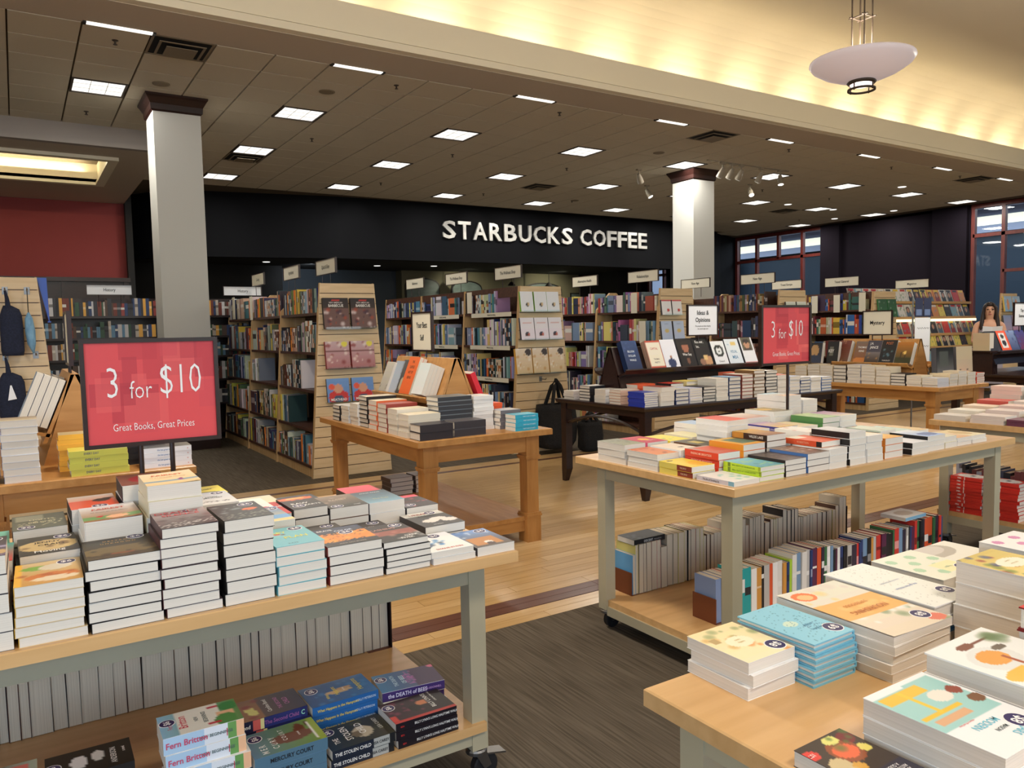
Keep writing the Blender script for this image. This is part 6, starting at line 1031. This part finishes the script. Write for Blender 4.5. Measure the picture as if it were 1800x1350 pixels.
def shelf_fill(xc, y0, pal, nm, bay, L=1.26, skip=.08, right=False):
    for si, z in enumerate(SHELF_Z):
        y = y0+L; k = 0; hmax = (SHELF_Z[si+1]-z-.05) if si < 4 else .31; hh = RS.uniform(.6, .9)*hmax
        gap = RS.random() < .5
        while y > y0+.04:
            t = RS.uniform(.015, .05)
            if RS.random() < .12: t = RS.uniform(.10, .17)
            if RS.random() < .3: hh = RS.uniform(.62, .93)*hmax
            if y-t < y0+.03: break
            if gap and k > 9 and RS.random() < .05: break
            c = RS.choice(pal); c = tuple(max(0, min(255, v+RS.randint(-14, 14))) for v in c)
            h = hh+RS.uniform(-.006, .006); b2 = RS.random()
            bands = ((RS.uniform(1, 4), c), (RS.uniform(.5, 2.5), RS.choice(((232, 230, 224), tuple(int(v*.6) for v in c), tuple(int(v+(255-v)*.5) for v in c), (44, 42, 46)))), (RS.uniform(2, 5), c)) if b2 < .65 else None
            d = min(.2, h*.72); x = xc-half(z)+.015+RS.uniform(0, .02)
            slots.append((x*x+y*y, t-.001, d, h, c, bands, (x, y, z), -PI/2, '%s%s book, %s along shelf %s, %s case of the %s row' % ('face-out ' if t > .09 else '', colour_name(c), ORD(k), 'abcde'[4-si], ORD(bay), nm), 'books in the %s row' % nm, t > .09))
            y -= t; k += 1
for nm, xc, nb in GOND:
    pal = PAL.get(nm.split()[0], PAL['travel'])
    for i in range(nb): shelf_fill(xc, 7.71+1.3*i, pal, nm, i)
slots.sort(key=lambda s_: s_[0]); mass = M(); n_sh = 0
def add_mass(t, d, h, c, bands, loc, rz):
    x0, y0, z0 = loc; cr, sr = round(math.cos(rz)), round(math.sin(rz))
    def P3(x, y, z): return (x0+cr*x-sr*y, y0+sr*x+cr*y, z0+z)
    pg = (206, 200, 186); z = h; bb = bands or ((1, c),); tot = sum(b_[0] for b_ in bb)
    for f, cc in bb:
        zz = z-h*f/tot; mass.face([P3(0, 0, zz), P3(t, 0, zz), P3(t, 0, z), P3(0, 0, z)], cc); z = zz
    mass.face([P3(0, d, 0), P3(0, 0, 0), P3(0, 0, h), P3(0, d, h)], c); mass.face([P3(t, 0, 0), P3(t, d, 0), P3(t, d, h), P3(t, 0, h)], c)
    mass.face([P3(0, 0, h), P3(t, 0, h), P3(t, d, h), P3(0, d, h)], pg); mass.face([P3(t, d, 0), P3(0, d, 0), P3(0, d, h), P3(t, d, h)], pg)
for dd, t, d, h, c, bands, loc, rz, lb, grp, fo in slots:
    if n_sh < 296 and loc[2] > .1 and loc[0] < 5.5:
        if fo:
            cc = bands[1][1] if bands else c
            q = M(); q.box(0, t, 0, .03, 0, h, c); 
            for i in range(5):
                for j in range(6): 
                    cj = RS.choice((c, c, cc, (230, 226, 220), (60, 50, 50), (190, 120, 70)))
                    q.face([(t*i/5, -.0005, h*j/6), (t*(i+1)/5, -.0005, h*j/6), (t*(i+1)/5, -.0005, h*(j+1)/6), (t*i/5, -.0005, h*(j+1)/6)], cj)
            o = link('shelved_book', q.mesh('shelved_book', PRINT), None, loc, rz)
        else: o = link('shelved_book', up_mesh(t, d, h, c, c, bands), None, loc, rz)
        tag(o, lb.replace('shelf a', 'the top shelf').replace('shelf b', 'the second shelf').replace('shelf c', 'the third shelf').replace('shelf d', 'the fourth shelf').replace('shelf e', 'the lowest shelf'), 'book', grp); n_sh += 1
    else: add_mass(t, d, h, c, bands, loc, rz)
for u in range(3):                                                   # history shelves face the aisle
    for z, zn in zip((.12, .52, .86, 1.19, 1.47, 1.755), (.52, .86, 1.19, 1.47, 1.755, 2.06)):
        x = -1.22+1.5*u; hh = .2
        while x < .22+1.5*u:
            t = RS.uniform(.018, .05); c = RS.choice(PAL['history']); hh = RS.uniform(.6, .92)*(zn-z-.04) if RS.random() < .35 else hh
            hb = min(hh, zn-z-.035)+RS.uniform(-.005, 0); bands = ((2, c), (1, RS.choice(((226, 222, 214), tuple(int(v*.6) for v in c), tuple(int(v+(255-v)*.4) for v in c)))), (3, c)) if RS.random() < .5 else None
            if z >= .5 and x > -.5: add_mass(t-.001, .15, hb, c, bands, (x, 11.56, z), 0)
            x += t
o = mass.build('shelved_books', PRINT); tag(o, 'rows of farther books filling the bookcases behind the tables', 'books', None, 'stuff')
# cream strips on the wellness shelf edges
wc = [o for o in S.objects if o.name.startswith('bookcase') and abs(o.location.x-5.3) < .01]
for o in wc:
    if o.location.y < 9.2:
        for z, s_ in ((1.685, 'Guided Journaling'), (1.28, 'Mindful Living'), (.89, 'Health & Fitness')):
            q = M(); x = -half(z)-.001; q.box(x-.003, x, .14, 1.1, z-.055, z-.002); lab = q.build('shelf_label', CARD, o)
            letter(s_, .034, INK, (x-.004, .6, z-.029), (0, -1, 0), (0, 0, 1), lab, sx=.8, bold=.006)
# tall cream section cards standing on shelf edges
for xc, y, z, h_ in ((12.3, 8.78, 1.65, .3), (12.3, 8.34, 1.65, .3), (12.3, 7.86, 1.65, .32), (7.52, 8.15, 1.66, .28), (7.52, 7.95, 1.25, .3), (5.3, 8.82, 1.69, .27), (2.89, 11.2, 1.69, .3), (2.89, 10.25, 1.66, .3)):
    cs = [o for o in S.objects if o.name.startswith('bookcase') and abs(o.location.x-xc) < .01 and o.location.y <= y <= o.location.y+1.3]
    q = M(); q.box(-half(z)-.012, -half(z)-.006, y-cs[0].location.y-.06, y-cs[0].location.y+.06, z, z+h_); q.build('section_card', CARD, cs[0])
# ================================================================ RED PAPERBACKS AND OTHERS ON THE FOURTH TROLLEY
W4 = 'fourth trolley'
for y0, lb in ((2.47, 'scarlet 1984 paperback, pile nearer the aisle'), (2.26, 'scarlet 1984 paperback, pile nearer the cookbooks')):
    stack(5.03, 5.17, y0, y0+.2, .25, 11, .235, lb, W4, dict(bg=((206, 60, 50), (210, 66, 56)), sh=[('e', .5, .5, .42, .42, (240, 236, 232)), ('r', .4, .4, .7, .5, (40, 40, 44))]), spine=(214, 56, 44), bands=((4, (216, 58, 46)), (.25, (240, 220, 216)), (5, (206, 50, 40))), stxt=[('1984', .72, .7, WH)], cov=(206, 50, 42), jit=.008, res=.012)
up_row(2.1, 2.75, 0, 0, -1, (.19, .23), 'unused', 'unused') if False else None
r_ = random.Random(31); y = 2.74; i = 0
while y > 1.95:
    t = r_.uniform(.018, .042); c = r_.choice([(150, 150, 160), (40, 40, 44), (190, 186, 180), (110, 60, 60), (206, 200, 190), (60, 66, 84)]); h = r_.uniform(.24, .29)
    o = link('standing_paperback', up_mesh(t-.001, .15, h, c, c), None, (5.24, y, .25), -PI/2); tag(o, '%s paperback standing behind the red piles, %s from the aisle end' % (colour_name(c), ORD(i)), 'book', 'row behind the red piles'); y -= t; i += 1
face_book('display_book', 'blue paperback facing out behind the red piles', None, .13, .2, .03, dict(bg=((60, 120, 90), (80, 140, 180)), sh=[('e', .5, .7, .2, .15, (40, 40, 50))]), (5.2, 2.73, .25), -PI/2, 0)
for k_, (x0, y0, n, h, c, ds) in enumerate(((4.99, 2.56, 1, .035, (214, 206, 196), 'grey-rimmed paperback with red smear'), (4.985, 2.33, 2, .05, (222, 206, 196), 'blush-paged paperback'), (4.985, 2.12, 3, .04, (110, 60, 80), 'plum-spined paperback'), (5.16, 2.56, 2, .055, (230, 222, 206), 'cream paperback in the second row'), (5.16, 2.33, 2, .07, (226, 208, 200), 'shell-pink paperback in the second row'), (5.34, 2.56, 2, .07, (236, 214, 190), 'peach paperback in the third row'), (5.34, 2.33, 3, .085, (230, 200, 190), 'salmon paperback in the third row'), (5.52, 2.56, 3, .095, (206, 90, 80), 'red-topped paperback toward the back'), (5.52, 2.33, 3, .1, (236, 222, 212), 'rosy white paperback toward the back'), (5.7, 2.56, 6, .18, (236, 210, 196), 'apricot-edged paperback, tall pile'), (5.7, 2.33, 6, .17, (232, 206, 196), 'rose-edged paperback, tall pile'), (5.88, 2.5, 5, .16, (238, 220, 206), 'ivory-edged paperback at the back'), (5.16, 2.1, 2, .06, (230, 210, 196), 'beige-rose paperback near the frame edge'), (5.34, 2.1, 3, .09, (220, 110, 90), 'coral-topped paperback near the frame edge'))):
    pile('softcover_book', x0, x0+.15, y0, y0+.2, .844-.004, n, h, ds, W4, (236, 226, 216) if n > 1 and k_ != 2 else c, c, 0, 0, (c, tuple(min(255, v+16) for v in c)))
# ================================================================ BAGS ON THE SLATWALLS
def hook(panel_xc, x, z):
    p = [o for o in S.objects if o.name.startswith('slatwall_panel') and abs(o.location.x-panel_xc) < .01][0]
    q = M(); q.tube([(x-panel_xc, 0, z), (x-panel_xc, -.11, z), (x-panel_xc, -.12, z+.015)], .005, 8); q.box(x-panel_xc-.02, x-panel_xc+.02, -.004, .0, z-.03, z+.03); q.build('chrome_hook', CHROME, p)
def soft_bag(name, label, loc, w, h, d, m_, handles, flare=.1):
    """soft bag hanging with its mouth up; loc: middle of its bottom"""
    t = thing(name, label, 'bag', loc); q = M(); q.smooth = True; n = 20
    rings = [(0, .55), (.04, .85), (.15, 1), (.5, 1.0), (.85, .95), (1, .9), (.97, .82), (.3, .8)]
    for z, f in rings:
        for j in range(n):
            a = 2*PI*j/n; ca, sa = math.cos(a), math.sin(a); e = 4
            rr = (abs(ca)**e+abs(sa)**e)**(-1/e); wob = 1+.04*math.sin(3*a+z*7)
            q.v.append((ca*rr*w/2*f*wob*(1+flare*(z-.5)), sa*rr*d/2*f*wob, z*h))
    for i in range(len(rings)-1):
        for j in range(n): q.f.append((i*n+j, i*n+(j+1) % n, (i+1)*n+(j+1) % n, (i+1)*n+j)); q.c.append(0); q.m.append(0)
    q.f.append(tuple(range(n))[::-1]); q.c.append(0); q.m.append(0); q.build('bag_body', m_, t)
    for s_ in (-1, 1):
        q = M(); q.tube([(-w*.22, s_*d*.3, h*.8), (-w*.2, s_*d*.32, h), (-w*.08, s_*.03, h+handles*.75), (0, s_*.012, h+handles), (w*.08, s_*.03, h+handles*.75), (w*.2, s_*d*.32, h), (w*.22, s_*d*.3, h*.8)], .022, 8); q.build('handle', m_, t)
    return t
hook(5.3, 5.27, .875)
soft_bag('tote_bag', 'large black tote bag hanging from a hook on the wellness end panel', (5.33, 7.42, .06), .52, .53, .22, BLACKF, .28)
soft_bag('tote_bag', 'black bag slumped on the carpet under the hanging tote', (5.74, 7.30, 0), .3, .36, .2, BLACKF, .1)
for x, z in ((-.055, 1.868), (.095, 1.868), (-.08, 1.335), (.13, 1.345)): hook(-.12, x, z)
def pouch(label, x, ztop, w, h, m_, tagc=False):
    t = thing('hanging_pouch', label, 'bag', (x, 7.40, ztop)); q = M(); q.tube([(0, 0, 0), (.01, 0, -.06), (.015, 0, -.13)], [.008, .014, .02], 8); q.build('strap', m_, t)
    q = M(); q.smooth = True; n = 14; prof = [(-.12, .35), (-.15, .75), (-.2, .95), (-.3, 1), (-h+.04, 1), (-h, .9)]
    for z, f in prof:
        for j in range(n):
            a = 2*PI*j/n; q.v.append((math.cos(a)*w/2*f+(.03 if z < -.14 else .01), math.sin(a)*.035*f, z))
    for i in range(len(prof)-1):
        for j in range(n): q.f.append((i*n+j, i*n+(j+1) % n, (i+1)*n+(j+1) % n, (i+1)*n+j)); q.c.append(0); q.m.append(0)
    q.f.append(tuple(range(n))); q.c.append(0); q.m.append(0); q.f.append(tuple(range((len(prof)-1)*n, len(prof)*n))); q.c.append(0); q.m.append(0); q.build('pouch_body', m_, t)
    if tagc: q = M(); q.hexa([(.0, -.05, -.34), (.06, -.05, -.33), (.06, -.046, -.33), (.0, -.046, -.34)], [(.02, -.05, -.22), (.03, -.05, -.22), (.03, -.046, -.22), (.02, -.046, -.22)]); q.build('price_tag', WHITECARD, t)
    return t
pouch('navy fabric pouch hanging from the upper chrome hook of the slatwall', -.055, 1.865, .16, .52, NAVYF)
pouch('navy fabric bag with white price tag on the lower chrome hook', -.08, 1.33, .19, .5, NAVYF, True)
FISH = mat('pale_blue_fabric', (130, 176, 206), .8, noise=.8, nscale=(30, 30, 12), col2=(96, 140, 176))
t = thing('hanging_fish_pouch', 'slim pale blue leaf-shaped pouch hanging beside the navy one', 'bag', (.095, 7.39, 1.86))
q = M(); q.tube([(0, 0, 0), (0, 0, -.19)], .004, 6); q.build('cord', INK, t)
q = M(); q.smooth = True; q.tube([(0, 0, -.17), (.0, 0, -.22), (.005, 0, -.32), (.01, 0, -.42), (.02, 0, -.5)], [.006, .028, .036, .03, .006], 12); q.build('pouch_body', FISH, t)
t = thing('poster_board', 'glossy blue board on the side of the slatwall with navy bags', 'board', (.17, 7.56, 1.62))
q = M(); q.hexa([(.07, 0, 0), (.075, 0, 0), (.075, .5, 0), (.07, .5, 0)], [(.0, 0, .36), (.07, 0, .36), (.07, .5, .36), (.0, .5, .36)]); q.box(.06, .085, -.01, .51, -.01, .0); q.build('board', mat('blue_gloss_board', (50, 90, 190), .3), t)
# ================================================================ MAGAZINES
rk = thing('magazine_rack', 'tiered rack of magazines with a lit shelf edge in front of the mall windows', 'rack', (15.1, 8.55, 0))
for z, dy in ((.62, -.34), (.95, -.24), (1.2, -.14), (1.53, -.04), (1.83, .06)):
    bx('tier', -2.2, 1.8, dy, dy+.12, z-.02, z, BROWNW, rk); bx('tier_lip', -2.2, 1.8, dy-.01, dy, z-.02, z+.03, MAPLE, rk)
bx('lit_edge', -2.2, 1.8, -.06, -.052, 1.46, 1.51, emit('shelf_light_strip', (255, 240, 200), 1.3), rk)
bx('back_panel', -2.2, 1.8, .2, .23, 0, 2.05, BROWNW, rk)
for x in (-2.2, -1.1, 0, 1.78): bx('upright', x, x+.02, -.36, .2, 0, .6, MAPLEZ, rk)
rm = random.Random(9); mg = {}
for ti, (z, dy) in enumerate(((.62, -.34), (.95, -.24), (1.2, -.14), (1.53, -.04), (1.83, .06))):
    x = 12.95; k_ = 0
    while x < 16.75:
        c0 = rm.choice(((236, 232, 228), (226, 220, 210), (210, 60, 56), (140, 180, 200), (220, 204, 176), (60, 54, 56), (236, 216, 110), (226, 150, 90), (180, 170, 160))); sk = (196, 150, 124)
        kind_ = rm.random()
        art = dict(bg=(c0, c0), sh=([('e', .5, .25, .4, .3, rm.choice(((40, 40, 44), (150, 60, 60), (90, 110, 130)))), ('e', .5, .6, .27, .24, (50, 36, 32)), ('e', .5, .57, .2, .19, sk)] if kind_ < .6 else [('b', 0, 0, 1, .8, rm.choice(((200, 120, 70), (90, 140, 90), (120, 160, 190))), 7)])+[('r', .1, .85, .9, .97, rm.choice(((206, 50, 50), (240, 236, 230), (30, 30, 34), (240, 210, 70))))])
        p = (x, 8.55+dy+.055, z+.001)
        me = cover_mesh(.22, .28, .008, 0, c0, c0, art, .02, int(x*100)+ti)
        o = link('magazine', me); o.matrix_basis = Matrix.Translation(p) @ Matrix.Rotation(math.radians(72), 4, 'X') @ Matrix.Translation((0, .14, 0))
        tag(o, '%s magazine, %s along the %s tier of the rack' % (colour_name(c0), ORD(k_), ('lowest', 'second', 'third', 'fourth', 'top')[ti]), 'magazine', 'magazines on the lit rack'); x += .235; k_ += 1
# clear stand with white notices
t = thing('notice_stand', 'clear acrylic stand with navy cards over white notices, behind the Mystery riser', 'stand', (10.18, 5.8, 0))
q = M()
for x in (-.2, .2): q.tube([(x, .02, 0), (x, .02, 1.8)], .01, 8)
q.box(-.25, .25, -.1, .14, 0, .015); q.build('frame', CHROME, t)
bx('acrylic_panel', -.21, .21, .0, .006, .85, 1.8, GLASS, t); bx('notice', -.19, .17, -.006, -.002, .9, 1.52, WHITECARD, t)
for i, x in enumerate((-.19, .01)):
    q = M(); q.box(x, x+.18, -.008, -.003, 1.53, 1.78, (52, 58, 84)); q.box(x+.02, x+.15, -.0085, -.008, 1.55, 1.63, (110, 130, 170)); q.build('card', PRINT, t)
for zz in (1.38, 1.14):                        # illegible pen lines
    q = M(); q.tube([(-.14+.02*i, -.0065, zz+.012*math.sin(i*2.3)) for i in range(15)], .0022, 4); q.build('pen_line', INK, t)
# ================================================================ THE WOMAN READING
SKIN = mat('skin', (206, 156, 128), .5); HAIR = mat('dark_brown_hair', (48, 32, 26), .5, noise=.8, nscale=(60, 60, 6), col2=(28, 18, 15)); TOP = mat('grey_lilac_top', (150, 146, 160), .85)
def skin_figure(name, verts, edges, m_, parent, sub=2):
    me = bpy.data.meshes.new(name); me.from_pydata([v[0] for v in verts], edges, []); me.materials.append(m_)
    o = link(name, me, parent); sk = o.modifiers.new('skin', 'SKIN'); sk.use_smooth_shade = True
    L = me.skin_vertices[0].data if me.skin_vertices else me.attributes and None
    return o
t = thing('person', 'woman with long dark hair, grey sleeveless top, reading a white booklet', 'person', (12.42, 6.05, 0), math.radians(-58))
import bmesh
V = []; E_ = []
def vtx(p, r, par=None):
    V.append((p, r)); i = len(V)-1
    if par is not None: E_.append((par, i))
    return i
pel = vtx((0, 0, .95), (.155, .11)); wst = vtx((0, .0, 1.10), (.12, .09), pel); chs = vtx((0, -.005, 1.29), (.135, .10), wst); shc = vtx((0, 0, 1.41), (.10, .075), chs); nk = vtx((0, -.005, 1.475), (.05, .05), shc); jaw = vtx((0, -.02, 1.545), (.062, .072), nk); hd = vtx((0, -.012, 1.625), (.078, .092), jaw); crn = vtx((0, 0, 1.69), (.06, .07), hd)
for s_ in (-1, 1):
    hip = vtx((s_*.09, 0, .88), (.09, .09), pel); kn = vtx((s_*.095, -.02, .48), (.055, .055), hip); an = vtx((s_*.095, 0, .09), (.036, .04), kn); ft = vtx((s_*.10, -.12, .035), (.04, .03), an)
    sh = vtx((s_*.165, 0, 1.40), (.052, .052), shc); el = vtx((s_*.21, -.06, 1.13), (.038, .038), sh); wr = vtx((s_*.10, -.25, 1.22), (.026, .024), el); pm = vtx((s_*.075, -.30, 1.25), (.034, .02), wr)
    for k_, (dx, ln) in enumerate(((.024, .06), (.009, .07), (-.006, .066), (-.02, .052))):
        a = vtx((s_*(.066+dx*.6), -.325, 1.262+dx*.5), (.0085, .0085), pm); b_ = vtx((s_*(.05+dx*.5), -.345-ln*.2, 1.275+dx*.8), (.008, .008), a); vtx((s_*(.03+dx*.4), -.34, 1.285+dx), (.007, .007), b_)
    a = vtx((s_*.05, -.29, 1.27), (.01, .01), pm); vtx((s_*.03, -.30, 1.29), (.008, .008), a)
me = bpy.data.meshes.new('body'); bm_ = bmesh.new(); lay = bm_.verts.layers.skin.verify()
bv = []
for i, (p, r) in enumerate(V):
    v = bm_.verts.new(p); v[lay].radius = r; v[lay].use_root = (i == 0); bv.append(v)
for a, b_ in E_: bm_.edges.new((bv[a], bv[b_]))
bm_.to_mesh(me); bm_.free(); me.materials.append(SKIN)
body = link('body', me, t); sk = body.modifiers.new('skin', 'SKIN'); sk.use_smooth_shade = True; sb_ = body.modifiers.new('smooth', 'SUBSURF'); sb_.levels = 2; sb_.render_levels = 2
q = M(); q.smooth = True; n = 24
def loft(rings):
    base = len(q.v)
    for z, cx, cy, rx, ry in rings:
        for j in range(n): a = 2*PI*j/n; q.v.append((cx+rx*math.cos(a), cy+ry*math.sin(a), z))
    for i in range(len(rings)-1):
        for j in range(n): q.f.append((base+i*n+j, base+i*n+(j+1) % n, base+(i+1)*n+(j+1) % n, base+(i+1)*n+j)); q.c.append(0); q.m.append(0)
loft([(.45, 0, .0, .2, .17), (.8, 0, 0, .185, .15), (.97, 0, 0, .17, .125), (1.1, 0, 0, .135, .105), (1.25, 0, -.005, .155, .118), (1.33, 0, -.005, .15, .11), (1.36, 0, -.005, .13, .10)]); q.build('dress', TOP, t)
q = M(); q.smooth = True                       # long hair: crown, back and two front falls
n = 20
loft([(1.738, 0, -.005, .02, .025), (1.722, 0, -.01, .058, .08), (1.69, 0, .008, .08, .096), (1.66, 0, .03, .085, .09), (1.6, 0, .04, .088, .085), (1.5, 0, .055, .10, .07), (1.38, 0, .07, .115, .05), (1.27, 0, .075, .095, .04), (1.24, 0, .075, .03, .02)])
for s_ in (-1, 1): q.tube([(s_*.03, -.075, 1.715), (s_*.075, -.06, 1.66), (s_*.09, -.04, 1.56), (s_*.10, -.05, 1.45), (s_*.105, -.06, 1.35), (s_*.10, -.06, 1.27)], [.016, .022, .022, .03, .03, .01], 10)
q.build('hair', HAIR, t)
q = M(); q.smooth = True
for s_ in (-1, 1): q.lathe([(.001, -.009), (.014, -.005), (.017, 0), (.014, .005), (.001, .009)], 10, (s_*.034, -.093, 1.628)); q.tube([(s_*.015, -.104, 1.65), (s_*.035, -.102, 1.655), (s_*.05, -.092, 1.648)], .004, 6)
q.build('eyes', mat('dark_eyes', (40, 28, 26), .3), t)
q = M(); q.smooth = True; q.tube([(0, -.10, 1.635), (0, -.118, 1.6), (0, -.105, 1.59)], [.008, .014, .01], 8); q.build('nose', SKIN, t)
q = M(); q.smooth = True; q.tube([(-.024, -.088, 1.556), (0, -.098, 1.555), (.024, -.088, 1.556)], [.003, .008, .003], 8); q.build('lips', mat('lips', (176, 92, 88), .4), t)
bk = thing('booklet', 'white open booklet with green print held by the woman', 'book', (12.42, 6.05, 0), math.radians(-58))
for s_ in (-1, 1):
    q = M(); q.hexa([(0, -.335, 1.19), (s_*.125, -.355, 1.19), (s_*.125, -.35, 1.19), (0, -.33, 1.19)][::s_], [(0, -.40, 1.37), (s_*.125, -.42, 1.38), (s_*.125, -.415, 1.38), (0, -.395, 1.37)][::s_]); q.build('cover', WHITECARD, bk)
m_g = mat('green_ink', (40, 110, 84), .5)
for k_, s_ in enumerate(('VEG', 'BOOK')): letter(s_, .05, m_g, (-.085, -.375+.0-k_*-.013, 1.33-k_*.05), (1, .1, 0), (0, -.36, 1), bk)
